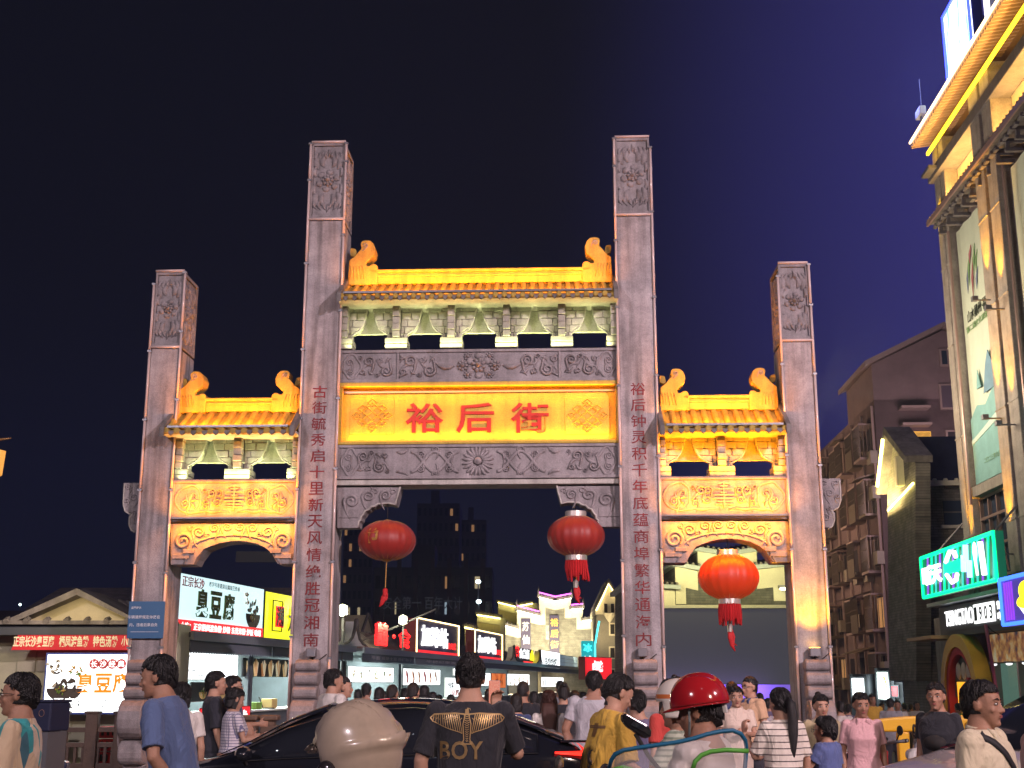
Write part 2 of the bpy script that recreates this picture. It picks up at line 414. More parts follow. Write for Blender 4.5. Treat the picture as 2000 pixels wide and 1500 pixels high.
# ---------------------------------------------------------------- beams and friezes
def beam(name, x0, x1, z0, z1, y0=.06, y1=.56, mat=None, fr=.045, parent=None):
    b = MB().box(0, x1-x0, y0+.03, y1, z0, z1)
    b.box(0, x1-x0, y0, y0+.029, z0, z0+fr).box(0, x1-x0, y0, y0+.029, z1-fr, z1)
    b.box(0, fr, y0, y0+.029, z0+fr, z1-fr).box(x1-x0-fr, x1-x0, y0, y0+.029, z0+fr, z1-fr)
    return b.build(name, mat or ST2, gate, (x0, 0, 0), bev=.008)
x0, x1 = XB[1]+.002, XC[0]-.002; wc = x1-x0; mid = wc/2
def curls(par, xa, xb, zc, h, y, flip=1, n=2):
    """a running vine of scrolls between xa and xb"""
    stp = (xb-xa)/n
    for k in range(n):
        cx = xa+stp*(k+.5); u = 1 if (k % 2 == 0) else -1
        s = min(stp*.62, h*.62)
        rel(SCR, par, cx-stp*.12*flip, zc+u*h*.18, flip*s, u*s, 0, y, .2)
        rel(SCR2, par, cx+stp*.25*flip, zc-u*h*.24, -flip*s*.62, -u*s*.62, .5*u*flip, y, .16)
        rel(LEF, par, cx-stp*.42*flip, zc-u*h*.30, flip*h*.36, u*h*.30, 1.0*flip*u, y, .14)
        rel(SCR, par, cx+stp*.40*flip, zc+u*h*.33, flip*s*.42, u*s*.42, .4, y, .14)
        MB().tube([(cx-stp*.5, y, zc-u*h*.3), (cx-stp*.25, y, zc-u*h*.05), (cx, y, zc+u*h*.3*.2), (cx+stp*.25, y, zc+u*h*.05), (cx+stp*.5, y, zc+u*h*.3)], [.012, .022, .026, .022, .012], 5).build('stem', ST2, par, smooth=True)
f1 = beam('upper_frieze', x0, x1, 5.93, 6.43)
zf = 6.18
for sx, c in ((.86, 0), (wc-.86-.03, 0)): MB().box(sx, sx+.03, .06, .095, 5.97, 6.39).build('divider', ST2, f1, bev=.006)
rel(ROS3, f1, mid, zf, .2, .2, 0, .09, .16); rel(ROS, f1, mid, zf, .17, .17, .3, .09, .3)
for s_ in (1, -1):
    for q in (.20,): rel(ROS, f1, mid+s_*.24, zf, .13, .13, 0, .09, .18)
    for dz in (.14, -.14): rel(ROS, f1, mid+s_*.16, zf+dz, .1, .1, 0, .09, .14)
    rel(LEF, f1, mid+s_*.36, zf, s_*.3, .3, s_*1.5, .09, .2)
    a, b_ = (mid+s_*.62, mid+s_*1.2)
    curls(f1, min(a, b_), max(a, b_), zf, .40, .09, s_, 2)
    rel(LEF, f1, mid+s_*1.05, zf+.12, s_*.16, .16, s_*1.2, .09, .14); rel(LEF, f1, mid+s_*1.05, zf-.12, s_*.16, -.16, -s_*1.2, .09, .14)
    a, b_ = (mid+s_*1.28, mid+s_*(mid-.28))
    curls(f1, min(a, b_), max(a, b_), zf, .40, .09, s_, 2)
    rr = [(mid+s_*(mid-.18)+.13*cos(t)*(1+.12*cos(4*t)), .09, zf+.18*sin(t)*(1+.08*cos(4*t))) for t in [2*pi*k/28 for k in range(28)]]
    MB().tube(rr, .022, 6, closed=True).build('cloud_border', ST2, f1, smooth=True)
    rel(SCR, f1, mid+s_*(mid-.15), zf+.06, s_*.11, .11, 0, .09, .1); rel(SCR, f1, mid+s_*(mid-.15), zf-.07, s_*.11, -.11, 0, .09, .1)
# lower frieze
f2 = beam('lower_frieze', x0, x1, 4.48, 4.99)
zf = 4.735
rel(ROS2, f2, mid, zf, .235, .235, 0, .09, .22)
for s_ in (1, -1):
    a, b_ = mid+s_*.28, mid+s_*.98
    for k, dz in enumerate((.02, -.02)):
        pts = []
        for i in range(25):
            t = i/24; pts.append((a+(b_-a)*t, .09, zf+(1 if k else -1)*.15*cos(2*pi*t*1.0)))
        MB().tube(pts, .028, 6).build('stem', ST2, f2, smooth=True)
    for dx, u in ((.42, 1), (.42, -1), (.84, 1), (.84, -1), (.63, 1), (.63, -1)):
        rel(SCR, f2, mid+s_*dx, zf+u*(.10 if dx != .63 else .17), s_*.11, u*.11, 0, .09, .16)
    a, b_ = mid+s_*1.3, mid+s_*(mid-.3)
    curls(f2, min(a, b_), max(a, b_), zf, .42, .09, -s_, 2)
    rel(LEF, f2, mid+s_*1.2, zf+.15, -s_*.24, .2, -s_*1.35, .09, .14); rel(LEF, f2, mid+s_*1.2, zf-.15, -s_*.24, -.2, s_*1.35, .09, .14)
    rr = [(mid+s_*(mid-.2)+.12*cos(t)*(1+.12*cos(4*t)), .09, zf+.19*sin(t)*(1+.08*cos(4*t))) for t in [2*pi*k/28 for k in range(28)]]
    MB().tube(rr, .022, 6, closed=True).build('cloud_border', ST2, f2, smooth=True)
    rel(SCR, f2, mid+s_*(mid-.17), zf+.07, s_*.11, .11, 0, .09, .1); rel(SCR, f2, mid+s_*(mid-.17), zf-.08, s_*.11, -.11, 0, .09, .1)
# plaque between the friezes
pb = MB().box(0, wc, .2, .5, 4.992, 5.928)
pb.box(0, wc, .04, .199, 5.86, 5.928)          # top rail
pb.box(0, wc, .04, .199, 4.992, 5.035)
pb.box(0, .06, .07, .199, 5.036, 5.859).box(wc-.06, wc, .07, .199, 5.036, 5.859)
plq = pb.build('plaque', ST_AMB, gate, (x0, 0, 0), bev=.008)
MB().box(.06, wc-.06, .165, .198, 5.79, 5.82).build('led_strip', METG, plq)
for ch, u in (('裕', 829), ('后', 928), ('街', 1035)):
    cx, cz = G(u, 816, .19)
    text(ch, REDB, plq, cx-x0, cz, .186, w=.56, h=.45, bold=.012, ext=.02, name='character', yd=.6)
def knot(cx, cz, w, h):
    MB().box(cx-w/2, cx+w/2, .188, .199, cz-h/2, cz+h/2).build('knot_panel', ST_AMB, plq, bev=.004)
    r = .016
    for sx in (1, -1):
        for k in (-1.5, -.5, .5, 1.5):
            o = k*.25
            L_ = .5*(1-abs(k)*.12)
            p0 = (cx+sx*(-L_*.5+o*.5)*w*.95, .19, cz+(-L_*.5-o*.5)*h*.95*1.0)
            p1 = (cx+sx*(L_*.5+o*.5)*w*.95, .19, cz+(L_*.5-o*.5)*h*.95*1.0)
            MB().tube([p0, p1], [r, r], 4).build('knot_band', ST_AMB, plq)
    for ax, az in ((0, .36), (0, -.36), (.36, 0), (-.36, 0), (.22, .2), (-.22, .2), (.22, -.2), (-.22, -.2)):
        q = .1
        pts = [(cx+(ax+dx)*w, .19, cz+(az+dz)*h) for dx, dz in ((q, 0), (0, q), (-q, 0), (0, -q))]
        MB().tube(pts, r, 4, closed=True).build('knot_band', ST_AMB, plq)
for u in (727, 1147):
    cx, cz = G(u, 812, .19); knot(cx-x0, cz, .66, .56)
# under-lintel
MB().box(0, wc, .10, .56, 4.40, 4.479).build('lintel', STL, gate, (x0, 0, 0), bev=.008)
# corner brackets under the lintel
lb = [(668, 952), (793, 952), (783.5, 987.5), (770, 984.5), (749, 986), (744, 990), (737, 991), (731, 997), (725, 999), (721, 1006), (717, 1010), (716, 1017), (712, 1020), (711, 1030), (668, 1031)]
poly = [G(u, v, .2) for u, v in lb]; dx0 = x0-min(p[0] for p in poly)
poly = [(p[0]-min(q[0] for q in poly), min(p[1], 4.398)) for p in poly]; 
for s_, nm in ((1, x0), (-1, x1)):
    pl = [(s_*x, z) for x, z in poly]
    b = MB().prism(pl, .18, .48)
    br = b.build('corner_bracket', ST2, gate, (nm, 0, 0), bev=.008)
    edge = [p for p in poly[1:-1]]
    MB().tube([(s_*(x-.012), .178, z+.012) for x, z in edge], .014, 6).build('edge_moulding', STL, br, smooth=True)
    rel(SCR, br, s_*.22, 4.17, s_*.22, .2, 0, .18, .16); rel(SCR, br, s_*.47, 4.24, s_*.2, .16, 0, .18, .14)
    rel(SCR, br, s_*.72, 4.25, s_*.16, .16, 0, .18, .14); rel(SCR2, br, s_*.56, 4.31, -s_*.12, -.1, 0, .18, .12)
    rel(SCR2, br, s_*.84, 4.31, -s_*.1, -.08, 0, .18, .12)
    b = MB()
    for zz in (3.78, 3.93): b.box(s_*.02 if s_ > 0 else -.33, .33 if s_ > 0 else -.02, .168, .1795, zz, zz+.13)
    b.build('carved_block', ST2, br, bev=.006)
# beams behind, flanking plain strips
# ---------------------------------------------------------------- bracket rows under the roofs
def bracket_row(x0, x1, z0, z1, n, mat):
    """n gaps between n+1 brick bracket piers, standing on small base blocks"""
    w = x1-x0; per = w/n; hb = (z1-z0)*.235
    row = MB().box(0, w, .42, .50, z0+(z1-z0)*.46, z1+.1).build('back_board', mat, gate, (x0, 0, 0))
    prof = [(0.0, .46), (.10, .44), (.22, .43), (.36, .41), (.5, .38), (.64, .34), (.76, .28), (.82, .17), (1.0, .17)]   # height fraction from the top, half width fraction
    def hw(t):
        for i in range(len(prof)-1):
            if prof[i][0] <= t <= prof[i+1][0]:
                k = (t-prof[i][0])/(prof[i+1][0]-prof[i][0]); return prof[i][1]+(prof[i+1][1]-prof[i][1])*k
        return .17
    zt = z1; zb = z0+hb; H = zt-zb
    rows = [0, .2, .42, .62, .82, 1.0]
    for i in range(n+1):
        c = i*per
        lo, hi = (0 if i else 1), (0 if i < n else 1)
        xa = c-(.20*per if not lo else 0); xb = c+(.20*per if not hi else 0)
        MB().box(xa, xb, .07, .45, z0, z0+hb*.42).box(xa+(.02 if not lo else 0), xb-(.02 if not hi else 0), .09, .44, z0+hb*.42, z0+hb*.5).box(xa, xb, .07, .45, z0+hb*.5, z0+hb).build('base_block', mat, row, bev=.008)
        for k in range(5):        # bricks of the projecting strip
            za, zc_ = zt-H*(k+1)/5, zt-H*k/5
            xs0 = c-(.065*per if not lo else -.02*per); xs1 = c+(.065*per if not hi else -.02*per)
            if lo: xs0, xs1 = c+.01*per, c+.12*per
            if hi: xs0, xs1 = c-.12*per, c-.01*per
            pr = .02 if k % 2 else 0
            MB().box(xs0, xs1, .05-pr, .2, za+.006, zc_-.002).build('brick', mat, row, bev=.008)
        for sd in (-1, 1):
            if (sd < 0 and lo) or (sd > 0 and hi): continue
            for k in range(5):
                t0, t1 = rows[k], rows[k+1]
                za, zc_ = zt-H*t1, zt-H*t0
                a0 = .075*per; e0, e1 = hw(t0+.001)*per, hw(t1-.001)*per
                if k == 4: e0 = e1 = .17*per+.0
                cut = a0+(min(e0, e1)-a0)*(.55 if k % 2 else .30+.1*rnd.random())
                for q, (m0, m1t, m1b) in enumerate(((a0, cut, cut), (cut+.006, e0, e1))):
                    if min(m1t, m1b)-m0 < .02: continue
                    yv = .20+rnd.uniform(-.008, .008)
                    pl = [(c+sd*m0, zc_-.003), (c+sd*m1t, zc_-.003), (c+sd*m1b, za+.003), (c+sd*m0, za+.003)]
                    MB().prism(pl, yv, .40).build('brick', mat, row, bev=.006)
            # pale moulded edge following the stepped profile
            ed = [(c+sd*hw(t/14)*per, .215, zt-H*t/14) for t in range(15)]
            MB().tube(ed, .014, 5).build('edge_moulding', STL, row, smooth=True)
    return row
bracket_row(XB[1]+.01, XC[0]-.01, 6.455, 7.16, 5, STB)
bracket_row(XA[1]+.01, XB[0]-.01, 4.495, 5.16, 2, STB)
bracket_row(XC[1]+.01, XD[0]-.01, 4.495, 5.12, 2, STB)
# ---------------------------------------------------------------- tiled roofs
def roll_mesh(L_, rise, r, mat=TILE):
    b = MB(); n = 7; vs = []
    for i in range(6):
        t = i/5
        y = -t*L_; z = -t*rise
        dr = .006*(i % 2)
        for k in range(n):
            a = pi*k/(n-1); vs.append(((r+dr)*cos(a), y, z+(r+dr)*sin(a)))
    fs = [(i*n+k, i*n+k+1, (i+1)*n+k+1, (i+1)*n+k) for i in range(5) for k in range(n-1)]
    b.add(vs, fs)
    b.lathe([(0, 0), (r*1.12, 0), (r*1.12, .02), (r*.7, .03), (0, .026)], 12)
    for i in range(len(b.v)-60, len(b.v)):
        x, y, z = b.v[i]; b.v[i] = (x, -L_-.01-z, -rise+y+.006)
    return b.mesh('roof_tile', mat)
FIN = [(340, 1000), (345, 878), (378, 855), (408, 822), (426, 806), (419, 790), (418, 772), (428, 760), (450, 755), (480, 758), (503, 776), (517, 812), (510, 850), (488, 872), (458, 896), (462, 915), (482, 914), (500, 903), (522, 904), (534, 915), (538, 950), (538, 1030), (345, 1030)]
def finial(x, z, s, w, h):
    pl = [(x+s*(a-340)/198*w, z+(1030-b)/275*h) for a, b in FIN]
    f = MB().prism(pl, .17, .45).build('ridge_finial', TILE_AMB, gate, bev=.015)
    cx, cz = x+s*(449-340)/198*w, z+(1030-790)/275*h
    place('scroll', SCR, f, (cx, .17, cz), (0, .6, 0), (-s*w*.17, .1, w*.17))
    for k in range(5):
        MB().tube([(x+s*w*(.08+.12*k), .168, z+h*.12), (x+s*w*(.12+.1*k), .168, z+h*.3), (x+s*w*(.06+.1*k), .168, z+h*.42)], [.005, .014, .005], 5).build('carved_rib', TILE_AMB, f, smooth=True)
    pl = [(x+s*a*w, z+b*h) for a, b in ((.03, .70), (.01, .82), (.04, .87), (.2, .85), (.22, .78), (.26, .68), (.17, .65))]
    MB().prism(pl, .26, .38).build('finial_spur', TILE_AMB, f, bev=.01)
def roof(x0, x1, ze, zr, ztop, n, fw, fh, tray=True):
    w = x1-x0; yf, yc, yb = -.36, .31, .98
    L_ = yc-yf; rise = zr-ze
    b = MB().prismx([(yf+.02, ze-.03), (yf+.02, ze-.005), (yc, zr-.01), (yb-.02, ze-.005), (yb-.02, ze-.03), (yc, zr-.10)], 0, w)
    rf = b.build('roof', TILE_AMB, gate, (x0, 0, 0))
    # soffit boards
    MB().box(.0, w, -.28, .9, ze-.02, ze+.012).build('soffit', STL, rf)
    MB().box(.40, w-.40, .2, .42, zr-.02, ztop-.05).box(.40, w-.40, .185, .435, zr+(ztop-zr)*.42, zr+(ztop-zr)*.62).box(.40, w-.40, .17, .45, ztop-.049, ztop).build('ridge', TILE_AMB, rf, bev=.008)
    st = w/n; me = roll_mesh(L_-.02, rise, st*.27, TILE_AMB)
    dm = MB().prism([(-st*.26, .012), (st*.26, .012), (st*.2, -.035), (0, -.065), (-st*.2, -.035)], -.012, .012).mesh('drip_tile', TILE)
    for k in range(n):
        xx = st*(k+.5)
        place('roof_tile', me, rf, (xx, yc, zr+.0), (rnd.uniform(-.012, .012), 0, 0))
        place('roof_tile', me, rf, (xx, yc, zr), (0, 0, pi))
        if k: place('drip_tile', dm, rf, (st*k, yf+.0, ze-.005), (R(-18), 0, rnd.uniform(-.05, .05)))
    # gable verge boards
    for xx in (0, w):
        v = [(yf-.06, ze-.09), (yf-.05, ze+.06), (yc, zr+.12), (yb, ze+.06), (yb, ze-.02), (yc, zr+.0)]
        MB().prismx(v, xx-(.0 if xx == 0 else .07), xx+(.07 if xx == 0 else 0)).build('verge_board', TILE, rf, bev=.01)
    if tray:
        MB().box(.1, w-.1, yf-.015, yf+.035, ze+.055, ze+.085).build('led_strip', METG, rf)
    finial(x0+.06, zr-.04, 1, fw, fh); finial(x1-.06, zr-.04, -1, fw, fh)
roof(XB[1]+.005, XC[0]-.005, 7.13, 7.53, 7.73, 31, .46, .72)
roof(XA[1]-.10, XB[0]-.01, 5.13, 5.56, 5.74, 12, .43, .64)
roof(XC[1]+.01, XD[0]+.0, 5.10, 5.53, 5.72, 12, .43, .64)
# ---------------------------------------------------------------- side bays: frieze box and arched panel
arch = [(346.7, 1103), (388, 1103), (393, 1092), (401.7, 1080), (407, 1073), (420, 1067), (437, 1061), (453, 1058), (470, 1057), (487, 1059), (503, 1063), (518, 1071), (528, 1080), (535, 1093), (540, 1102), (573, 1102), (573, 1023), (346.7, 1023)]
ap = [G(u, v, .08) for u, v in arch]; mn = min(p[0] for p in ap); mx = max(p[0] for p in ap)
for x0, x1 in ((XA[1]+.002, XB[0]-.002), (XC[1]+.002, XD[0]-.002)):
    w = x1-x0; m = w/2
    f = beam('side_frieze', x0, x1, 3.90, 4.48, -.02, .55, fr=.05)
    zf = 4.19; y = .01
    for s_ in (1, -1):
        cx = m+s_*w*.355
        rr = [(cx+.19*cos(t)*(1+.10*cos(3*t+pi*(s_ < 0))), y, zf-.0+.20*sin(t)*(1+.06*cos(5*t))) for t in [2*pi*k/30 for k in range(30)]]
        MB().tube(rr, .020, 6, closed=True).build('cloud_border', ST2, f, smooth=True)
        for a, l_ in ((.3, .28), (-.5, .24), (1.2, .22), (2.4, .2), (3.6, .24)): rel(LEF, f, cx-s_*.02, zf-.05, s_*l_*.7, l_*.6, a, y, .16)
        rel(SCR, f, cx+s_*.05, zf-.07, s_*.14, .14, 0, y, .16); rel(SCR, f, cx-s_*.06, zf+.04, -s_*.12, .12, .5, y, .14)
        curls(f, m+s_*w*.13 if s_ > 0 else m-w*.25, m+w*.25 if s_ > 0 else m-w*.13, zf+.03, .3, y, s_, 1)
        rel(SCR, f, m+s_*w*.12, zf+.09, s_*.12, .12, 0, y, .14); rel(SCR, f, m+s_*w*.13, zf-.04, -s_*.12, -.12, 0, y, .14); rel(SCR, f, m+s_*w*.22, zf-.10, s_*.1, .1, 0, y, .14)
        rel(SCR2, f, m+s_*w*.20, zf+.13, s_*.09, .09, 1.2*s_, y, .12)
        MB().tube([(m+s_*w*q[0], y, zf-.19+q[1]) for q in ((.03, 0), (.1, .02), (.16, -.0), (.22, .02), (.30, -.0), (.36, .02))], [.01, .02, .03, .02, .03, .01], 5).build('wave', ST2, f, smooth=True)
    lo = MB()
    for zz, hw_ in ((.15, .06), (.105, .12), (.055, .05), (.02, .15), (-.03, .15), (-.075, .10), (-.115, .13)):
        lo.box(m-hw_, m+hw_, -.012, .0095, zf+zz-.012, zf+zz+.012)
    lo.box(m-.014, m+.014, -.014, .0095, zf-.17, zf+.19)
    lo.prism([(m-.1, zf+.165), (m, zf+.215), (m+.1, zf+.165), (m, zf+.185)], -.013, .0095)
    lo.build('longevity_emblem', ST2, f, bev=.003)
    MB().box(0, w, .02, .5, 3.862, 3.899).build('ledge', ST2, gate, (x0, 0, 0))
    pl = [((px-mn)/(mx-mn)*w, min(pz, 3.86)) for px, pz in ap]
    a = MB().prism(pl, .06, .5).build('arch_panel', ST2, gate, (x0, 0, 0), bev=.008)
    y = .06
    for s_ in (1, -1):
        rel(SCR, a, m+s_*w*.39, 3.58, s_*.26, .26, 0, y, .16); rel(SCR, a, m+s_*w*.27, 3.71, -s_*.19, .17, 0, y, .14)
        rel(SCR, a, m+s_*w*.15, 3.77, s_*.15, .13, 0, y, .14); rel(SCR, a, m+s_*w*.05, 3.78, -s_*.15, .12, 0, y, .14)
        rel(SCR2, a, m+s_*w*.33, 3.78, s_*.1, .08, .9*s_, y, .12); rel(SCR2, a, m+s_*w*.20, 3.68, s_*.09, .07, -.6, y, .12)
        pts = [(m+s_*w*q[0], y, q[1]) for q in ((0, 3.675), (.10, 3.665), (.18, 3.64), (.26, 3.59), (.32, 3.52), (.35, 3.45))]
        MB().tube(pts, .02, 6).build('edge_moulding', ST2, a, smooth=True)
        MB().box(m+s_*w*.40-.12, m+s_*w*.40+.12, .03, .0595, 3.33, 3.40).box(m+s_*w*.34-.08, m+s_*w*.34+.08, .02, .0595, 3.405, 3.47).build('carved_block', ST2, a, bev=.006)
    # led bars: one lights the frieze from below, one the arch from above
    MB().box(.08, w-.08, -.10, -.07, 3.895, 3.915).build('led_strip', METG, gate, (x0, 0, 0))
# cloud shaped stubs outside the end pillars
for xe, s_ in ((XA[0], -1), (XD[1], 1)):
    q = [(0, 0), (.345, 0), (.345, -.30), (.31, -.40), (.25, -.44), (.20, -.45), (.235, -.50), (.235, -.60), (.20, -.68), (.14, -.715), (0, -.715)]
    pl = [(s_*x, z+4.47) for x, z in q]
    k = MB().prism(pl, .2, .5).build('cloud_bracket', ST2, gate, (xe, 0, 0), bev=.008)
    MB().tube([(s_*(x-.02), .198, z+4.45) for x, z in q[1:-1]], .012, 6).build('edge_moulding', STL, k, smooth=True)
    for cx, cz, r in ((.1, 4.40, .1), (.26, 4.40, .1), (.17, 4.25, .14), (.28, 4.2, .09), (.1, 3.9, .14), (.16, 4.02, .08)): rel(SCR, k, s_*cx, cz, s_*r, r*.8, 0, .2, .08)

# ---------------------------------------------------------------- the archway's own amber and white strip lamps
AMB = (1, .28, .001)
def strip(x0, x1, y, z, d, e, col=AMB, sy=.03, sp=130):
    l = light('AREA', ((x0+x1)/2, y, z), e, col, size=abs(x1-x0), size_y=sy, parent=gate); l.data.spread = R(sp)
    dv = Vector(d).normalized(); zax = -dv; xax = Vector((1, 0, 0)); yax = zax.cross(xax)
    l.rotation_euler = Matrix((xax, yax, zax)).transposed().to_euler(); return l
xs0, xs1 = XB[1]+.1, XC[0]-.1
strip(xs0, xs1, .10, 5.045, (0, .35, 1), 36)              # plaque, from below
strip(xs0, xs1, .06, 5.83, (0, .42, -1), 24)
strip(xs0, xs1, .03, 5.84, (0, .9, .7), 6)
strip(xs0+.2, xs1-.2, -.36, 7.23, (0, 1, .85), 100, sp=115)             # centre ridge
YG = (.96, 1, .42)
strip(xs0, xs1, .62, 6.50, (0, -.15, 1), 32, YG)          # behind the centre brackets
strip(xs0, xs1, .02, 6.46, (0, .45, 1), 17, YG)
for xr0, xr1, r_ in ((XA[1], XB[0], 0), (XC[1], XD[0], 1)):
    a, b_ = xr0+.1, xr1-.1
    strip(a+.1, b_-.1, -.36, 5.24, (0, 1, .85), 46, sp=115)
    strip(a, b_, -.20, 3.93, (0, .42, 1), 46, sp=150); strip(a, b_, -.10, 4.46, (0, .3, -1), 16, sp=150)
    strip(a, b_, -.10, 3.855, (0, .38, -1), 46, sp=150)
    if r_:
        strip(a, b_, -.05, 4.50, (0, .5, 1), 36); strip(a, b_, .6, 4.52, (0, -.1, 1), 22)
    else:
        strip(a, b_, .62, 4.52, (0, -.1, 1), 14, YG); strip(a, b_, .02, 4.5, (0, .45, 1), 12, YG); strip(a, b_, .45, 4.9, (0, -.3, 1), 8)
# ============================================================ RED LANTERNS
LRED = P('lantern_silk', (.27, .018, .014), .5, sheen=.1, emis=.02, ecol=(1, .09, .03)); LRED2 = P('lantern_silk_lit', (.5, .025, .008), .5, emis=.20, ecol=(1, .10, .01))
LGLD = P('lantern_gold', (.80, .45, .12), .35, .4); LSIL = P('lantern_silver', (.72, .66, .60), .3, .6); TASS = P('tassel_red', (.5, .012, .015), .7)
def lantern(u, v, r, hh, lab, cap, skirt, silk, Y=18.25, cord_v=970, tip_v=1180, tilt=0, glyph=None):
    x, z = W(u, v, Y); k = Y/FPX*1.03; r *= k; hh *= k
    t = thing('red_lantern', lab, 'lantern', (x, Y, 0), 0, 'red lanterns hung in the archway')
    n = 20; prof = []
    for i in range(15):
        a = -pi/2+pi*i/14; prof.append((max(.14*r/.4, r*cos(a)**.85 if cos(a) > 0 else 0), hh*sin(a)))
    prof[0] = (.12, -hh*.97); prof[-1] = (.12, hh*.97)
    MB().lathe(prof, n*4, (0, 0, z), mod=lambda t_, z_: 1-.035*abs(cos(t_*n/2))**3).build('silk_body', silk, t, smooth=True)
    for j in range(n):
        a = 2*pi*(j+.0)/n+pi/n
        MB().tube([((p+.004)*cos(a)*.968, (p+.004)*sin(a)*.968, z+q) for p, q in prof[1:-1]], .0035, 4).build('gold_rib', LGLD, t)
    for s_ in ((1, -1) if cap else (-1,)) if skirt else ((1,) if cap else ()):
        MB().lathe([(.15, -.045), (.155, -.04), (.155, .04), (.15, .045), (.13, .045), (.13, -.045)], 24, (0, 0, z+s_*(hh*.97+.03))).build('cap_ring', LSIL, t, smooth=False)
    if not cap: MB().lathe([(0, 0), (.1, 0), (.05, .03), (0, .04)], 16, (0, 0, z+hh*.95)).build('cap', LGLD, t); MB().lathe([(0, -.04), (.05, -.03), (.1, 0), (0, 0)], 16, (0, 0, z-hh*.95)).build('cap', LGLD, t)
    zt_ = W(u, cord_v, Y)[1]
    MB().tube([(0, 0, z+hh*.95), (0, 0, zt_)], .006, 5).build('cord', BLK, t)
    if skirt:
        b = MB(); nn = 26
        for j in range(nn):
            if skirt == 2 and 9 <= j <= 12: continue
            a = 2*pi*j/nn; zz = z-hh*.97-.06; l_ = .27+.05*sin(j*2.3); q = .14+.03*(skirt == 2)*cos(a)
            b.tube([(.14*cos(a), .14*sin(a), zz), (.15*cos(a), .15*sin(a), zz-l_*.5), (q*1.05*cos(a), q*1.05*sin(a), zz-l_)], [.017, .019, .014], 4)
        b.build('fringe', TASS, t, kind='stuff')
    zt2 = W(u, tip_v, Y)[1]; zc = z-hh-.05-(.27 if skirt else .33)
    MB().tube([(0, 0, z-hh*.95), (-.01, 0, zc-.05)], .006, 5).build('tassel_cord', LGLD, t)
    MB().lathe([(0, -.05), (.035, -.05), (.038, .04), (.02, .06), (0, .06)], 10, (-.01, 0, zc-.08)).build('tassel_knot', LSIL if skirt != 0 else TASS, t)
    L_ = zc-.12-zt2
    MB().tube([(-.01, 0, zc-.1), (-.015+tilt*.2, 0, zc-.12-L_*.3), (-.01+tilt*.5, .01, zc-.12-L_*.7), (tilt, 0, zt2)], [.03, .042, .03, .008], 8, flat=(1, .5, 1)).build('tassel', TASS, t, smooth=True)
    MB().tube([(.01, 0, zc-.1), (.03+tilt*.2, -.01, zc-.12-L_*.3), (.0+tilt*.6, .01, zc-.12-L_*.6), (tilt+.03, 0, zt2+.08)], [.02, .02, .018, .006], 8, flat=(1, .5, 1)).build('tassel', TASS, t, smooth=True)
    if glyph:
        me, tw, th_ = tmesh(glyph, LGLD, .02, .02); me = me.copy(); s_ = .30
        for vv in me.vertices:
            X, Z = vv.co.x*s_-.09, vv.co.z*s_+.07
            rr_ = r*(max(0, 1-(Z/hh)**2))**.5*1.0; th2 = X/r-.28
            vv.co = (rr_*sin(th2)*1.005, -rr_*cos(th2)*1.005, Z+z)
        place('gold_character', me, t)
    return t
lantern(756, 1056, 55, 37, 'red lantern with a gold character and no cap rings, left in the main opening', False, 0, LRED, 18.3, 985, 1185, -.09, '节')
lantern(1125, 1047, 55, 38, 'red lantern with silver cap rings and ragged fringe, right in the main opening', True, 2, LRED, 18.2, 990, 1180, .04)
lantern(1423, 1127, 57, 42, 'glowing orange red lantern with a full fringe under the right arch', True, 1, LRED2, 18.1, 1055, 1272, .05)
# ============================================================ GROUND
gm = stone('paving_ground', (.16, .15, .15), .6, .4, .1, 30)
MB().box(-900, 900, -60, 1500, -.4, 0).build('ground', gm, kind='structure')
sq = P('slab', (.22, .21, .20), .45, bump=.2, bscale=30, var=.3)
slab_me = MB().box(0, .98, 0, .98, .004, .016).mesh('paving_slab', sq)
road = MB().box(-16, 13, 6.5, 15.2, .0045, .02).build('road', stone('asphalt', (.05, .05, .052), .7, .5, .1, 90), kind='structure')
lm = P('road_paint', (.7, .7, .68), .6, var=.2)
for k in range(9): MB().box(-14+k*3, -12.5+k*3, 10.7, 10.82, .0245, .026).build('road_marking', lm, road)
pave = MB().box(-8, 9, 15.21, 60, .0045, .02).build('pavement', gm, kind='structure')
for i in range(12):
    for j in range(5): place('paving_slab', slab_me, pave, (-6+i, 15.3+j, .02))
for xx in (-16,): MB().box(-16, 13, 15.0, 15.19, .0, .12).build('kerb', ST, kind='structure', bev=.01)

# ============================================================ LEFT ROW OF FOOD KIOSKS
LF = Frame(-5.8, 22, R(80.35))
GRY = P('kiosk_grey', (.13, .15, .18), .6, var=.2); GRY2 = P('kiosk_dark', (.06, .07, .085), .6)
MINT = P('mint_wall', (.62, .74, .62), .5, var=.05); CREAM = P('cream_wall', (.62, .55, .36), .7, var=.12)
WHT = P('white_paint', (.75, .75, .72), .5); WOOD = P('dark_wood', (.12, .07, .045), .55, var=.3, bump=.2)
AWN = P('awning_cloth', (.17, .20, .25), .8)
LW = E('white_lightbox', (.92, .98, 1), 2.4); LWW = E('white_letters', (1, 1, 1), 1.7)
LRD = E('red_letters', (1, .02, .02), 2.4); LYB = E('yellow_lightbox', (.95, .95, .01), 1.25)
LRS = E('red_lightbox', (.9, .02, .03), 1.1); NEW = E('warm_neon', (1, .72, .30), 6.); NEP = E('pink_neon', (.85, .12, .9), 3.)
REDC = P('red_cloth', (.45, .02, .03), .7)
INK = P('ink', (.02, .03, .02), .6); INKR = P('ink_red', (.5, .01, .01), .6)
FOODC = [P('food_%d' % i, c, .6) for i, c in enumerate([(.75, .42, .08), (.55, .30, .10), (.80, .62, .25), (.12, .10, .09), (.25, .45, .08), (.6, .12, .05), (.8, .75, .6)])]
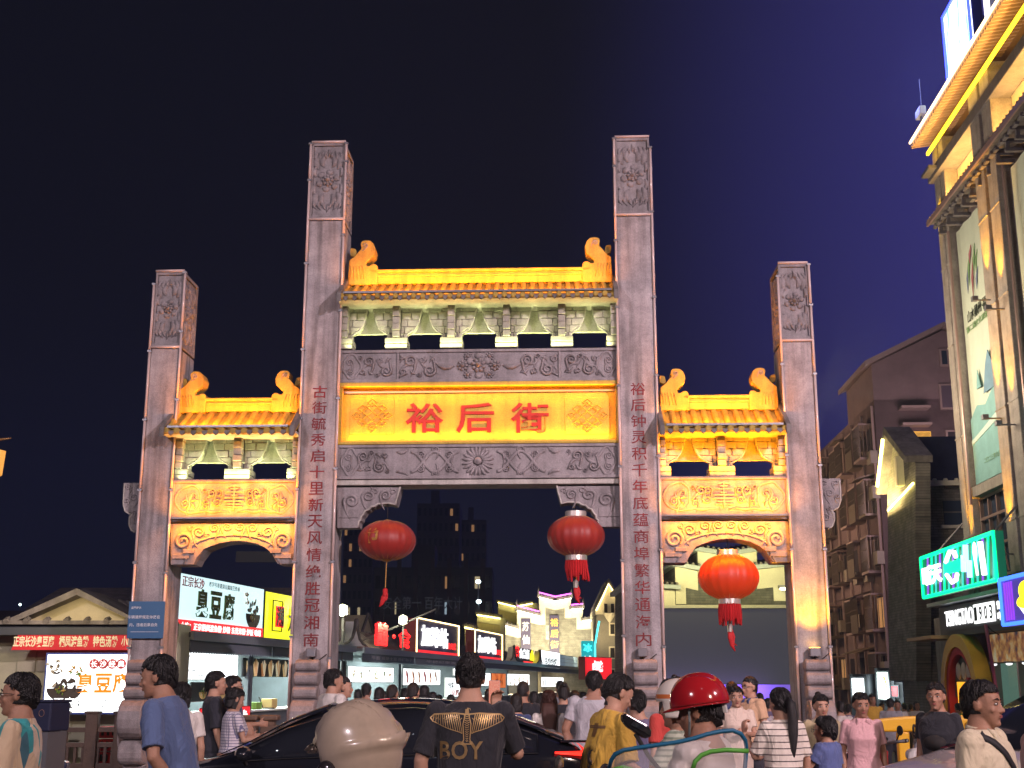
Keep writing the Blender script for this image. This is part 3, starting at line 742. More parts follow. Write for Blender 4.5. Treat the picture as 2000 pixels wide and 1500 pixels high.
def kiosk(x0, x1, label, zc=2.42, inner=MINT, e=60, awn=AWN, lamp=(.85, 1, .88)):
    o = LF.world(x0, 0)
    t = thing('food_kiosk', label, 'kiosk', (o[0], o[1], 0), LF.rot, 'food kiosks along the left side of the lane')
    w = x1-x0
    MB().box(0, w, 0, .08, 0, 1.02).build('counter_front', GRY, t)
    MB().box(0, w, -.08, .7, 1.021, 1.06).build('counter_top', WHT, t, bev=.008)
    MB().box(0, w, 2.2, 2.3, 0, zc).build('back_wall', inner, t)
    for xx in (0, w-.1): MB().box(xx, xx+.1, 0, 2.199, 0, zc).build('side_wall', GRY, t)
    MB().box(-.06, w+.06, -.45, 2.4, zc-.08, zc).build('roof_slab', GRY, t, bev=.01)
    MB().box(-.06, w+.06, -.50, -.451, zc-.13, zc+.02).build('gutter', P('zinc', (.35, .40, .45), .35, .5), t)
    # pitched tile roof
    rb = MB(); n = int(w/.3)
    rb.prismx([(.42, zc+.001), (1.3, zc+.55), (2.3, zc+.001)], 0, w)
    rf = rb.build('roof', TILE, t)
    rt = MB()
    for k in range(n):
        xx = w*(k+.5)/n; rt.tube([(xx, .42, zc+.03), (xx, 1.3, zc+.59)], .05, 5)
    rt.build('roof_tiles', TILE, rf, kind='stuff')
    # valance with a scalloped edge
    m = max(6, int(w/.11)); pts = [(0, zc-.13), (0, zc-.30)]
    for k in range(m): pts += [(w*(k+.5)/m, zc-.345), (w*(k+1)/m, zc-.30)]
    pts += [(w, zc-.13)]
    MB().prism(pts, -.43, -.41).build('awning_valance', awn, t)
    light('AREA', (w/2, 1.0, zc-.12), e*4.5, lamp, size=w*.8, size_y=.5, parent=t)
    return t
def lightbox(name, x0, x1, z0, z1, y, mat, label, cat='sign', fr=GRY2, dep=.12, group=None, neon=None):
    o = LF.world(x0, y)
    t = thing(name, label, cat, (o[0], o[1], 0), LF.rot, group)
    w = x1-x0
    MB().box(0, w, .012, dep, z0, z1).build('case', fr, t, bev=.008)
    MB().box(.02, w-.02, 0, .0115, z0+.02, z1-.02).build('panel', mat, t)
    if neon:
        MB().tube([(0, -.02, z0), (w, -.02, z0), (w, -.02, z1), (0, -.02, z1)], .02, 6, closed=True).build('neon_border', neon, t)
    return t, w
def food_pile(par, cx, cz, y, r, kind=0, cols=(0, 1, 2)):
    b = MB(); mats = [FOODC[i] for i in cols]
    rr = random.Random(int(cx*100)+kind)
    for k in range(14):
        a = rr.uniform(0, 2*pi); q = rr.random()**.5*r
        m = Matrix.Rotation(rr.uniform(0, pi), 3, 'Y')
        b.ell((cx+q*cos(a), y, cz+q*sin(a)*.8), (r*.28, .008, r*.13), 6, 4, m, mi=rr.randrange(len(mats)))
    return b.build('food_photo', mats, par, kind='stuff')
def bowl(par, cx, cz, y, r, mat=None):
    b = MB(); b.prism([(cx+r*cos(a)*1.15, cz+r*.85*sin(a)-r*.2) for a in [pi+pi*k/14 for k in range(15)]], y-.002, y+.002)
    b.build('bowl_photo', mat or FOODC[3], par)
    food_pile(par, cx, cz-.02*r, y-.008, r*.85, 3, (3, 3, 4, 6, 3))
    food_pile(par, cx-.2*r, cz-.35*r, y-.014, r*.35, 5, (4, 0, 2))
k1 = kiosk(-.3, 3.62, 'grey food kiosk under the pale blue lit signboard')
k2 = kiosk(3.66, 9.2, 'grey food kiosk under the yellow signboard with skewers over its counter', e=75)
t, wd = lightbox('shop_signboard', -.1, 4.05, 2.43, 3.46, -.05, P('x', (.6, .8, .85), .5, emis=1.15, ecol=(.66, .92, .96)), 'pale blue lit signboard with large dark green lettering and a bowl photo')
BGN = P('green_ink', (.10, .16, .02), .6)
for i, ch in enumerate('臭豆腐'):
    text(ch, BGN, t, 1.05+i*.62, 2.98, -.012, w=.52, h=.50, bold=.03, name='character')
text('正宗长沙', P('red_print', (.6, .03, .04), .6), t, .62, 3.32, -.012, w=.95, h=.19, bold=.008)
text('老字号非遗臭豆腐技艺传承', INK, t, 2.05, 3.345, -.012, w=1.5, h=.09, bold=.0)
MB().box(.02, wd-.02, -.02, -.008, 2.45, 2.655).build('red_strip', LRS, t)
text('小吃：正宗栖凤渡鱼粉 炒粉 东莞米粉 炒饭 嗦螺', E('wh_print', (1, .95, .9), 1.6), t, wd/2, 2.552, -.024, w=wd*.93, h=.13, bold=.012)
bowl(t, 3.55, 2.98, -.016, .34); food_pile(t, 3.2, 3.2, -.02, .14, 2, (0, 0, 5))
t, wd = lightbox('shop_signboard', 4.15, 6.9, 2.44, 3.43, -.05, LYB, 'bright yellow signboard with a red square and one large black character')
MB().box(.62, 1.12, -.012, 0, 2.72, 3.16).build('red_square', LRS, t); text('潮', INK, t, .87, 2.94, -.016, w=.42, h=.4, bold=.02, name='character')
MB().tube([(.42, -.01, 2.64), (1.0, -.01, 2.64), (1.0, -.01, 3.26), (.42, -.01, 3.26)], .015, 4, closed=True).build('black_outline', INK, t)
text('大排档', INK, t, 1.95, 2.9, -.014, w=1.1, h=.5, bold=.01, name='lettering')
t, wd = lightbox('menu_board', -.3, 3.2, 1.63, 2.13, .1, LW, 'glowing white menu board over the counter under the pale blue signboard', 'menu board', WHT, .05)
for r_ in range(5):
    text(['招牌臭豆腐 十元', '炸串 二元 三元', '鱼粉 炒粉 六元', '煎饺 糖油粑粑', '小龙虾 嗦螺 酸梅汤'][r_], P('grey_ink', (.3, .3, .3), .6), t, 1.3+.35*(r_ % 3), 2.05-.085*r_, -.006, h=.05, bold=0)
t, wd = lightbox('food_poster', 3.35, 6.0, 1.70, 2.07, .05, P('poster_dark', (.03, .04, .04), .5), 'dark poster of bundled skewers above the mint kiosk counter', 'poster', GRY2, .05)
for k in range(6):
    b = MB(); rr = random.Random(k)
    for q in range(12):
        a = rr.uniform(-.10, .10); b.tube([(.22+k*.43+a*.3, -.01, 1.72), (.22+k*.43+a*1.6, -.012-.001*q, 2.05-abs(a))], [.028, .006], 4, mi=q % 3)
    b.build('skewer_bundle', [P('skewer_a', (.7, .5, .25), .6, emis=.5), P('skewer_b', (.8, .7, .5), .6, emis=.5), P('skewer_c', (.5, .22, .08), .6, emis=.3)], t, kind='stuff')
t, wd = lightbox('food_poster', 1.1, 3.1, 1.25, 1.6, .12, P('poster_dark', (.03, .04, .04), .5), 'dark round dish poster hanging below the glowing white menu', 'poster', GRY2, .04)
for cx in (.5, 1.4): bowl(t, cx, 1.45, -.01, .15, FOODC[2])
t, wd = lightbox('price_banner', 1.0, 3.4, .75, 1.15, -.12, LRS, 'red price banner hung on the counter below the dark dish poster', 'banner', REDC, .03)
text('糖油粑粑 鱿鱼', E('wh_print', (1, .95, .9), 1.6), t, 1.2, .95, -.01, w=2.1, h=.26, bold=.01)
t, wd = lightbox('counter_sign', 6.1, 6.9, 1.9, 2.18, -.3, P('amber_board', (.35, .26, .1), .5), 'small brown hanging board between the two left kiosks', 'sign', GRY2, .04)
text('北平', INK, t, .4, 2.04, -.006, w=.6, h=.2, bold=.02)
for i in range(2):   # boxes and pans on the mint counter
    o = LF.world(4.4+i*.9, .2); c = tag(MB().box(-.16, .16, -.12, .12, 1.062, 1.2+.06*i).build('food_tray', [FOODC[4], FOODC[2]][i], loc=(o[0], o[1], 0), rot=(0, 0, LF.rot), bev=.01), ['green food tray on the mint kiosk counter', 'pale food tray on the mint kiosk counter'][i], 'tray')
o = LF.world(5.0, .1)
lp = MB().box(-.18, .18, -.11, .11, 1.062, 1.08); lp.add([(-.18, .11, 1.08), (.18, .11, 1.08), (.18, .2, 1.30), (-.18, .2, 1.30), (-.18, .125, 1.08), (.18, .125, 1.08), (.18, .215, 1.30), (-.18, .215, 1.30)], [(0, 1, 2, 3), (7, 6, 5, 4), (0, 4, 5, 1), (1, 5, 6, 2), (2, 6, 7, 3), (3, 7, 4, 0)])
tag(lp.build('laptop', BLK, loc=(o[0], o[1], 0), rot=(0, 0, LF.rot+.4)), 'open black laptop on the mint kiosk counter', 'laptop')
# second run of kiosks
k3 = kiosk(10.0, 15.3, 'grey kiosk with fried food pictures under the red neon characters', e=80)
k4 = kiosk(15.4, 24.0, 'grey kiosk under the first white lettered box sign', e=60, inner=WHT)
k5 = kiosk(24.1, 33.5, 'grey kiosk under the second white lettered box sign', e=60, inner=WHT)
k6 = kiosk(33.6, 42.0, 'grey kiosk under the red and white neon name', e=50, inner=CREAM, lamp=(1, .8, .5))
k7 = kiosk(42.1, 60.0, 'long pale kiosk at the far end of the row', e=60, inner=CREAM, lamp=(1, .85, .6))
# upturned gable ornament on the kiosk corner
for xx, s in ((9.6, 1.), (33.0, 1.), (40.5, 1.)):
    o = LF.world(xx, -.35); t = thing('swallowtail_gable', {9.6: 'small white swallowtail gable at the near end of the second kiosk run', 33.0: 'small white swallowtail gable beyond the second box sign', 40.5: 'small white swallowtail gable beside the white script sign'}[xx], 'gable', (o[0], o[1], 0), LF.rot, 'small swallowtail gables on the kiosk roofs')
    pl = [(-.95, 2.46), (-.6, 2.5), (-.3, 2.62), (-.1, 2.85), (0, 3.05), (.1, 2.85), (.3, 2.62), (.6, 2.5), (.95, 2.46)]
    MB().prism(pl, 0, .25).build('gable_wall', WHT, t); MB().tube([(x, -.02, z+.03) for x, z in pl], [.02, .03, .04, .05, .06, .05, .04, .03, .02], 6).build('coping', TILE, t, smooth=True)
def neon_char(x, z0, z1, ch, mat, lab, w, y=-.05, stem=True):
    o = LF.world(x, y); t = thing('neon_character', lab, 'neon sign', (o[0], o[1], 0), LF.rot, 'red neon characters on the kiosk roof')
    text(ch, mat, t, 0, (z0+z1)/2, 0, w=w, h=z1-z0, bold=.03, ext=.06, name='character', yd=.6)
    if stem:
        for dx in (-.2, .2): MB().box(dx-.01, dx+.01, .02, .04, 2.42, z0+.05).build('stand', METG, t)
neon_char(13.1, 2.56, 3.18, '囍', LRD, 'tall red neon character on the kiosk roof left of the red dot', 1.3)
neon_char(15.6, 2.56, 3.10, '食', LRD, 'red neon character on the kiosk roof right of the red dot', 1.2)
o = LF.world(14.4, -.05); tag(MB().ell((0, 0, 2.85), (.12, .04, .06)).build('neon_dot', LRD, loc=(o[0], o[1], 0), rot=(0, 0, LF.rot)), 'small red neon dot between two red neon characters', 'neon sign')
SLT = P('slate_panel', (.10, .10, .19), .5)
for x0, x1, lab in ((17.0, 23.1, 'nearer dark box sign with white lit characters and a warm neon border'), (26.0, 31.8, 'farther dark box sign with white lit characters and a warm neon border')):
    t, wd = lightbox('box_sign', x0, x1, 2.43, 3.50, -.05, SLT, lab, 'sign', P('rust_red', (.25, .05, .04), .5), .35, 'dark box signs with warm neon borders', NEW)
    MB().box(.1, wd-.1, -.012, -.001, 2.46, 2.56).build('red_band', LRS, t)
    for i, ch in enumerate('加蹄站'): text(ch, LWW, t, 1.15+i*1.28, 3.0, -.03, w=1.12, h=.64, bold=.015, ext=.04, name='character', yd=.6)
    text('肉夹馍', LRD, t, 5.0, 2.77, -.02, w=1.3, h=.22, bold=.03)
t, wd = lightbox('neon_name_sign', 34.4, 40.5, 2.50, 3.1, -.05, GRY2, 'red, white and yellow neon shop name on a dark board beyond the second box sign', 'sign')
text('烤', LRD, t, .9, 2.92, -.02, w=1.6, h=.5, bold=.04); text('食叁佰', LWW, t, 3.2, 2.86, -.02, w=2.9, h=.45, bold=.04)
MB().prism([(4.9, 2.6), (6.0, 2.6), (6.0, 2.85), (5.6, 3.1), (5.1, 2.9)], -.03, -.01).build('flame_logo', E('yellow_neon', (1, .8, .02), 2), t)
MB().box(3.0, 5.8, -.03, -.012, 2.36, 2.52).build('red_tag', LRD, t)
t, wd = lightbox('script_sign', 42.8, 50.2, 2.1, 3.17, -.05, LW, 'white lit sign with thin black handwritten characters', 'sign')
text('串纷纷烤', INK, t, wd/2, 2.65, -.02, w=4.6, h=.42, bold=.0)
t, wd = lightbox('blank_board', 50.4, 58.6, 2.1, 3.1, -.05, P('pale_blue_board', (.35, .5, .62), .5, emis=.25, ecol=(.35, .5, .65)), 'unlit pale blue panel board with painted-in glow beside the white script sign', 'board')  # board has no lamp; a faint glow is put into its material
for k in range(4): MB().box(.05, wd-.05, -.006, -.001, 2.28+k*.2, 2.29+k*.2).build('seam', GRY2, t)
# menu boards and food pictures of the far kiosks
t, wd = lightbox('menu_board', 10.6, 15.0, 1.58, 2.0, .1, LW, 'white board of six fried food pictures under the red neon characters', 'menu board', WHT, .05)
for k in range(6): food_pile(t, .42+k*.72, 1.76, -.008, .17, k, ((0, 4), (0, 2, 4), (6, 6, 2), (0, 4, 2), (4, 2, 0), (0, 1, 0))[k])
t, wd = lightbox('menu_board', 15.6, 21.0, 1.50, 2.0, .1, LW, 'white board of six sausage pictures under the first box sign', 'menu board', WHT, .05)
for k in range(6): MB().tube([(.9+k*.75+.12*sin(q*.7), -.012, 1.58+q*.055) for q in range(7)], [.03, .08, .09, .09, .09, .09, .03], 6, flat=(1, .15, 1)).build('food_photo', P('sausage_%d' % (k % 3), ((.5, .12, .10), (.55, .25, .12), (.6, .38, .25))[k % 3], .5, emis=.25), t)
t, wd = lightbox('menu_board', 21.4, 23.8, 1.1, 1.75, .0, LW, 'tall white notice board right of the sausage pictures', 'menu board', WHT, .05)
text('包浆', INK, t, .8, 1.5, -.01, w=1.0, h=.2, bold=.02); text('豆腐', INKR, t, 1.5, 1.25, -.01, w=1.2, h=.2, bold=.02)
t, wd = lightbox('menu_board', 21.3, 24.0, 1.8, 2.05, -.3, LW, 'small white and red board just above the tall white notice', 'menu board', WHT, .05)
text('火焰牛肉', INKR, t, 1.3, 1.92, -.01, w=2.2, h=.18, bold=.04)
t, wd = lightbox('menu_board', 26.2, 29.5, 1.45, 1.95, .0, LW, 'white drinks board under the second box sign', 'menu board', WHT, .05)
for k in range(3): MB().box(.5+k*1.0, .62+k*1.0, -.01, -.001, 1.55, 1.85).build('drink_photo', FOODC[5-k], t)
t, wd = lightbox('food_poster', 29.8, 33.0, 1.35, 1.95, .0, E('orange_poster', (.75, .18, .04), 1.0), 'red and orange crayfish poster under the second box sign', 'poster')
food_pile(t, 1.0, 1.65, -.01, .35, 4, (5, 5, 0)); food_pile(t, 2.2, 1.65, -.01, .35, 6, (5, 0, 2))
t, wd = lightbox('menu_board', 33.4, 39.5, 1.45, 1.95, .0, LW, 'white board printed all over with small dishes under the neon name', 'menu board', WHT, .05)
for k in range(5): food_pile(t, .7+k*1.2, 1.7, -.01, .3, k, (0, 5, 4, 2))
t, wd = lightbox('menu_board', 43.5, 52.0, 1.35, 1.85, .0, LW, 'farthest white menu board with a row of bottles', 'menu board', WHT, .05)
for k in range(12): MB().box(.5+k*.65, .75+k*.65, -.01, -.001, 1.42, 1.7+.08*(k % 2)).build('bottle_photo', FOODC[(k*3) % 7], t)
# valance lettering
for x0, s, w_ in ((10.7, '牛筋 狼牙土豆 炸烤粽子', 4.2), (16.6, '半糖纪果茶', 4.2)):
    o = LF.world(x0, -.44); t = thing('valance_banner', {10.7: 'grey cloth banner with small white writing over the fried food pictures', 16.6: 'grey cloth banner with five spaced white characters over the sausage pictures'}[x0], 'banner', (o[0], o[1], 0), LF.rot)
    MB().box(0, w_+.2, 0, .004, 2.14, 2.27).build('cloth', AWN, t); text(s, P('grey_print', (.5, .5, .55), .6), t, w_/2+.1, 2.20, -.004, w=w_, h=.085, bold=.01, ext=.005)
# white gables behind the kiosks and dark roofs behind
for x0, zb, w_, h_, y in ((20, 2.3, 3.2, 1.6, 4.), (24.5, 2.5, 3.0, 1.75, 6.), (36, 2.5, 4, 2.1, 7.)):
    o = LF.world(x0, y); t = thing('gable_house', {20: 'small house with a curved white gable behind the red neon characters', 24.5: 'small house with a pointed white gable behind the nearer box sign', 36: 'small house with a pointed white gable between the two box signs'}[x0], 'house', (o[0], o[1], 0), LF.rot, 'houses behind the kiosks')
    pl = [(-w_, zb-.3), (-w_*.45, zb+h_*.22), (0, zb+h_), (w_*.45, zb+h_*.22), (w_, zb-.3), (w_, 0), (-w_, 0)]
    MB().prism(pl, 0, 4).build('wall', CREAM, t); MB().tube([(x, -.05, z+.05) for x, z in pl[:5]], .07, 5).build('roof_edge', TILE, t)
    for dx in (-.35, .35): MB().box(dx-.22, dx+.22, -.03, -.001, zb-.1, zb+.35).build('window', GRY2, t)
# floodlights above the kiosks
for u, v, Y, lab in ((669, 1192, 30, 'glaring lamp on a thin pole just right of the left main pillar'), (787, 1211, 36, 'glaring yellow lamp above the second red neon character')):
    x, z = W(u, v, Y); t = thing('flood_lamp', lab, 'lamp', (x, Y, 0), 0, 'glaring lamps above the kiosks')
    MB().tube([(0, .1, 0), (0, .1, z)], .03, 6).build('pole', METG, t); MB().box(-.13, .13, -.02, .1, z-.12, z+.12).build('lamp_head', METG, t, bev=.02)
    MB().ell((0, -.03, z), (.10, .03, .14)).build('lens', E('flood_lens', (1, .98, .55), 14), t)
    light('POINT', (0, -.2, z), 70, (1, .95, .6), size=.1, parent=t)
    if u > 700: MB().tube([(-1.6, .1, z-.75), (0, .1, z-.1), (.9, .1, z+.3)], .025, 5).build('arm', METG, t)

# ============================================================ LEFT GABLED SHOP (faces the square)
def UZ(u, v, Y): return W(u, v, Y)
Y0 = 20.6; q0 = Y0/30; gx, gz = UZ(160, 1158, Y0)
t = thing('gabled_shop', 'low shop with a cream triangular gable and dark eaves on the far left', 'shop', (gx, Y0, 0), 0)
def U(u, v, Y=Y0): x, z = W(u, v, Y); return x-gx, z
xl, xr = U(-60, 1300)[0], U(262, 1300)[0]+.6
ze = U(0, 1216)[1]
MB().box(xl-2, xr, .3, 1.1, 0, ze).build('wall', P('cream_tin', (.55, .55, .38), .5, var=.1), t)
MB().prism([(U(42, 1217)[0], ze+.0), U(160, 1163), (U(272, 1217)[0], ze)], .1, .3).build('gable_wall', CREAM, t)
MB().prism([(U(20, 1219)[0], ze+.02), U(160, 1151), (U(280, 1219)[0], ze+.02), (U(268, 1216)[0], ze+.02), U(160, 1164), (U(45, 1216)[0], ze+.02)], -.25, 1.2).build('roof', TILE, t)
MB().box(xl-2, xr, -.3, .29, ze-.04, ze+.02).build('eave', TILE, t)
MB().box(xl-2, xr, -.2, .28, ze-.2, ze-.045).build('beam', GRY2, t)
rt = MB()
for k in range(int((xr-xl)/.32)): rt.tube([(xl+.32*k, -.32, ze+.0), (xl+.32*k, -.2, ze+.05)], .05, 5)
rt.build('eave_tiles', TILE, t, kind='stuff')
for k in range(3):
    a, b_ = U(22+k*40, 1280)[0], U(58+k*40, 1280)[0]
    for q in range(4): MB().box(a, b_, .27, .299, .8+q*.32, .8+q*.32+.31).build('wall_panel', P('cream_tin', (.55, .55, .38), .5, var=.1), t, bev=.006)
MB().box(U(-5, 0)[0], U(22, 0)[0], .2, .298, .4, 1.95).build('red_doorway', REDC, t); MB().box(U(-2, 0)[0], U(12, 0)[0], .18, .199, .5, 1.85).build('door', CREAM, t, bev=.01)
light('AREA', (U(150, 1200)[0], -1.2, ze+.35), 17, (1, .78, .45), rot=(R(80), 0, 0), size=2.2, size_y=.1, parent=t)  # fill light added to brighten the gable, no lamp body
bx0, bz1 = U(33, 1237); bx1, bz0 = U(258, 1270)
t = thing('red_banner', 'long red banner with pale lettering under the eave of the far left shop', 'banner', (gx, Y0-.18, 0), 0)
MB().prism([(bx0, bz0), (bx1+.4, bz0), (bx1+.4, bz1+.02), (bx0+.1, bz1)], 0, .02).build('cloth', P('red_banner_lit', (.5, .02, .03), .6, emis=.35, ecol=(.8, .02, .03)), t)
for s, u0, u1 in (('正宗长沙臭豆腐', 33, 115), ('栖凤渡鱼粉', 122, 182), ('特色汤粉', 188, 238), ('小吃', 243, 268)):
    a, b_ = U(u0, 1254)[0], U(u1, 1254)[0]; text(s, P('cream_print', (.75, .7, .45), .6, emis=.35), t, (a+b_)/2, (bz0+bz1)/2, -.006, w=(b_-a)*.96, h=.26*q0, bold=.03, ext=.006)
bx0, bz1 = U(100, 1279); bx1, bz0 = U(268, 1391)
t = thing('lit_poster', 'white lit poster with orange lettering and a bowl of black tofu', 'poster', (gx, Y0-.15, 0), 0)
MB().box(bx0-.03, bx1+.03, .012, .14, bz0-.03, bz1+.03).build('case', P('blue_case', (.08, .12, .4), .4), t); MB().box(bx0, bx1, 0, .0115, bz0, bz1).build('panel', LW, t)
for i, ch in enumerate('长沙经典'):
    cx, cz = U(190+i*17.5, 1297); MB().prism([(cx+.115*q0*cos(a), cz+.115*q0*sin(a)) for a in [2*pi*k/20 for k in range(20)]], -.008, -.001).build('red_disc', P('red_disc', (.6, .08, .08), .6, emis=.3), t)
    text(ch, LWW, t, cx, cz, -.012, h=.15*q0, bold=.01, ext=.004, name='character')
for i, ch in enumerate('臭豆腐'):
    cx, cz = U(173+i*35, 1334); text(ch, P('orange_print', (.9, .25, .01), .6, emis=.9, ecol=(1, .26, .01)), t, cx, cz, -.012, w=.40*q0, h=.44*q0, bold=.03, ext=.006, name='character')
a, cz = U(110, 1373); b_ = U(262, 1373)[0]
text('正宗栖凤渡鱼粉', P('grey_outline', (.22, .22, .22), .6), t, (a+b_)/2, cz, -.008, w=b_-a, h=.28*q0, bold=.035, ext=.003); text('正宗栖凤渡鱼粉', LW, t, (a+b_)/2, cz, -.014, w=b_-a-.02, h=.265*q0, bold=-.002, ext=.003)
cx, cz = U(133, 1338); bowl(t, cx, cz, -.01, .36*q0); food_pile(t, cx-.25*q0, cz+.42*q0, -.012, .2*q0, 3, (6, 3, 6)); food_pile(t, cx+.25*q0, cz+.3*q0, -.012, .16*q0, 9, (0, 0, 4))
# dark roof behind, and distant low house
t = thing('tiled_roof_house', 'dark low house with a ridge just left of the left pillar', 'house', (-12.4, 44, 0), 0)
MB().box(-4, 5, 0, 6, 0, 4.0).build('wall', GRY2, t); MB().prismx([(-.5, 4.0), (3, 5.0), (6.5, 4.0)], -4.3, 5.3).build('roof', TILE, t)
MB().box(2.2, 4.6, 2.6, 2.7, 5.9, 6.3).build('railing_panel', GRY2, t); MB().box(4.0, 4.3, 2.5, 2.8, 5.8, 6.9).build('chimney', P('pale_chimney', (.45, .45, .5), .7), t)
# wooden balustrade in front of the left shop
BW = P('balustrade_wood', (.20, .13, .10), .5, var=.3, bump=.3)
t = thing('balustrade', 'brown wooden balustrade with square posts left of the archway', 'fence', (0, 19.6, 0), 0)
def UB(u, v): return W(u, v, 19.6)
xs = [UB(u, 1400)[0] for u in (58, 122, 182, 238)]
for x in xs:
    MB().box(x-.09, x+.09, -.07, .07, 0, 1.13).build('post', BW, t, bev=.01); MB().box(x-.11, x+.11, -.09, .09, 1.131, 1.17).build('post_cap', BW, t, bev=.01)
for a, b_ in zip(xs[:-1], xs[1:]):
    for z in (.90, .68, .38): MB().box(a+.091, b_-.091, -.03, .03, z-.035, z+.035).build('rail', BW, t, bev=.006)
    for k in range(1, 4): MB().box(a+(b_-a)*k/4-.02, a+(b_-a)*k/4+.02, -.02, .02, .416, .644).build('spindle', BW, t)
x, _ = UB(192, 1440); cr = thing('crate_stack', 'stack of red plastic crates behind the wooden balustrade', 'crates', (x, 20.15, 0), .1)
for k in range(5):
    MB().box(-.14, .14, -.14, .14, k*.19, k*.19+.17).build('crate', REDC, cr, bev=.01)
    for q in (-.08, 0, .08): MB().box(q-.02, q+.02, -.143, -.1405, k*.19+.04, k*.19+.14).build('crate_slot', BLK, cr)
x, _ = UB(229, 1420); wc_ = thing('white_cabinet', 'pale blue white cabinet standing beside the left stone drum', 'cabinet', (x, 20.2, 0), -.1)
MB().box(-.15, .15, -.15, .15, .25, 1.08).build('body', P('cabinet_white', (.5, .6, .68), .4), wc_, bev=.02); MB().box(-.13, .13, -.165, -.151, .3, 1.0).build('door', P('cabinet_white', (.5, .6, .68), .4), wc_, bev=.01); MB().tube([(.1, -.19, .6), (.1, -.19, .75)], .01, 5).build('handle', METG, wc_)
# dark bollards near the kiosk
for u, lab in ((488, 'dark carved bollard right of the woman in a chequered shirt'), (528, 'dark carved bollard left of the left main pillar')):
    x, z = W(u, 1398, 17.2); b_ = thing('bollard', lab, 'bollard', (x, 17.2, 0), 0, 'dark bollards by the kiosks')
    MB().box(-.11, .11, -.11, .11, 0, z-.12).build('post', WOOD, b_, bev=.02); MB().box(-.07, .07, -.07, .07, z-.12, z-.06).build('neck', WOOD, b_); MB().box(-.12, .12, -.12, .12, z-.06, z+.01).build('cap', WOOD, b_, bev=.02)

# ============================================================ BRICK GATE WALL AT THE END OF THE LANE
GB = bricks('grey_gable_brick', (.26, .25, .21), (.20, .19, .16), (.12, .12, .10), bw=.42, bh=.11)
Y1 = 80; WLM = P('limewash', (.72, .68, .52), .7, var=.08)
def stepped_gable(name, lab, Y, pts, base_u, thick, brick, tops, neon, group=None, inset=12, xs_text=None):
    """pts: top outline in photo coordinates, stepped; tops: coping segments"""
    ox = W((pts[0][0]+pts[-1][0])/2, 1300, Y)[0]
    t = thing(name, lab, 'gable wall', (ox, Y, 0), 0, group)
    def q(u, v): x, z = W(u, v, Y); return x-ox, z
    out_ = [q(*p) for p in pts]; xl_, xr_ = out_[0][0], out_[-1][0]
    MB().prism([(xl_, 0)]+out_+[(xr_, 0)], 0, thick).build('wall', brick, t)
    ins = []
    for (a, b_) in tops:
        x0, z0 = q(*a); x1, z1 = q(*b_)
        d = inset/FPX*Y
        MB().prism([(x0, z0-d*1.4), (x1, z1-d*1.4), (x1, z1), (x0, z0)], -.03, -.001).build('white_border', WLM, t)
        MB().prism([(x0-.12, z0), (x1+.12, z1), (x1+.12, z1+.16), (x0-.12, z0+.16)], -.30, thick+.3).build('coping', TILE, t, bev=.01)
        n = max(3, int(abs(x1-x0)/.22)); b = MB()
        for k in range(n): xx = x0+(x1-x0)*(k+.5)/n; zz = z0+(z1-z0)*(k+.5)/n; b.tube([(xx, -.36, zz+.17), (xx, thick/2, zz+.30)], .045, 5)
        b.build('coping_tiles', TILE, t, kind='stuff')
        MB().tube([(x0, -.33, z0-.05), (x1, -.33, z1-.05)], .035, 6).build('led_tube', neon, t)
    for i in range(len(pts)-1):     # vertical white borders
        (x0, z0), (x1, z1) = out_[i], out_[i+1]
        if abs(x0-x1) < .25 and abs(z0-z1) > .2:
            s = 1 if i < len(pts)/2 else -1; d = inset/FPX*Y
            MB().box(min(x0, x0+s*d), max(x0, x0+s*d), -.031, -.0015, min(z0, z1)-d*1.4, max(z0, z1)).build('white_border', WLM, t)
    return t, q
WHN = E('white_neon', (1, .93, .66), 14.)
pts = [(980, 1220), (1010, 1228), (1010, 1192), (1053, 1203), (1053, 1166), (1084, 1174), (1115, 1168), (1115, 1190), (1138, 1188), (1138, 1212), (1163, 1210)]
t, q = stepped_gable('lane_gate_wall', 'grey brick stepped gable wall with white glowing edges closing the lane', Y1, pts, 0, .6, GB,
    [((980, 1220), (1010, 1228)), ((1010, 1192), (1053, 1203)), ((1053, 1166), (1084, 1174)), ((1084, 1174), (1115, 1168)), ((1115, 1190), (1138, 1188)), ((1138, 1212), (1163, 1210))], WHN)
for a, b_ in (((1053, 1161), (1084, 1169)), ((1084, 1169), (1115, 1163)), ((1010, 1187), (1053, 1198)), ((1115, 1185), (1138, 1183))):
    x0_, z0_ = q(*a); x1_, z1_ = q(*b_); MB().tube([(x0_, -.40, z0_+.1), (x1_, -.40, z1_+.1)], .045, 6).build('pink_tube', NEP, t)
for (u, v) in ((1052, 1158), (1116, 1160), (1009, 1183), (1139, 1180), (980, 1212)):
    x_, z_ = q(u, v); MB().tube([(x_, -.3, z_-.2), (x_-.02, -.35, z_+.15), (x_+.02, -.35, z_+.4)], [.09, .06, .02], 6).build('ridge_horn', TILE, t, smooth=True)
PLB = P('purple_board', (.05, .04, .10), .6)
GLD = P('gold_letters', (.75, .42, .08), .4, emis=.55, ecol=(.9, .5, .1)); SLV = P('pale_letters', (.6, .6, .62), .4, emis=.35)
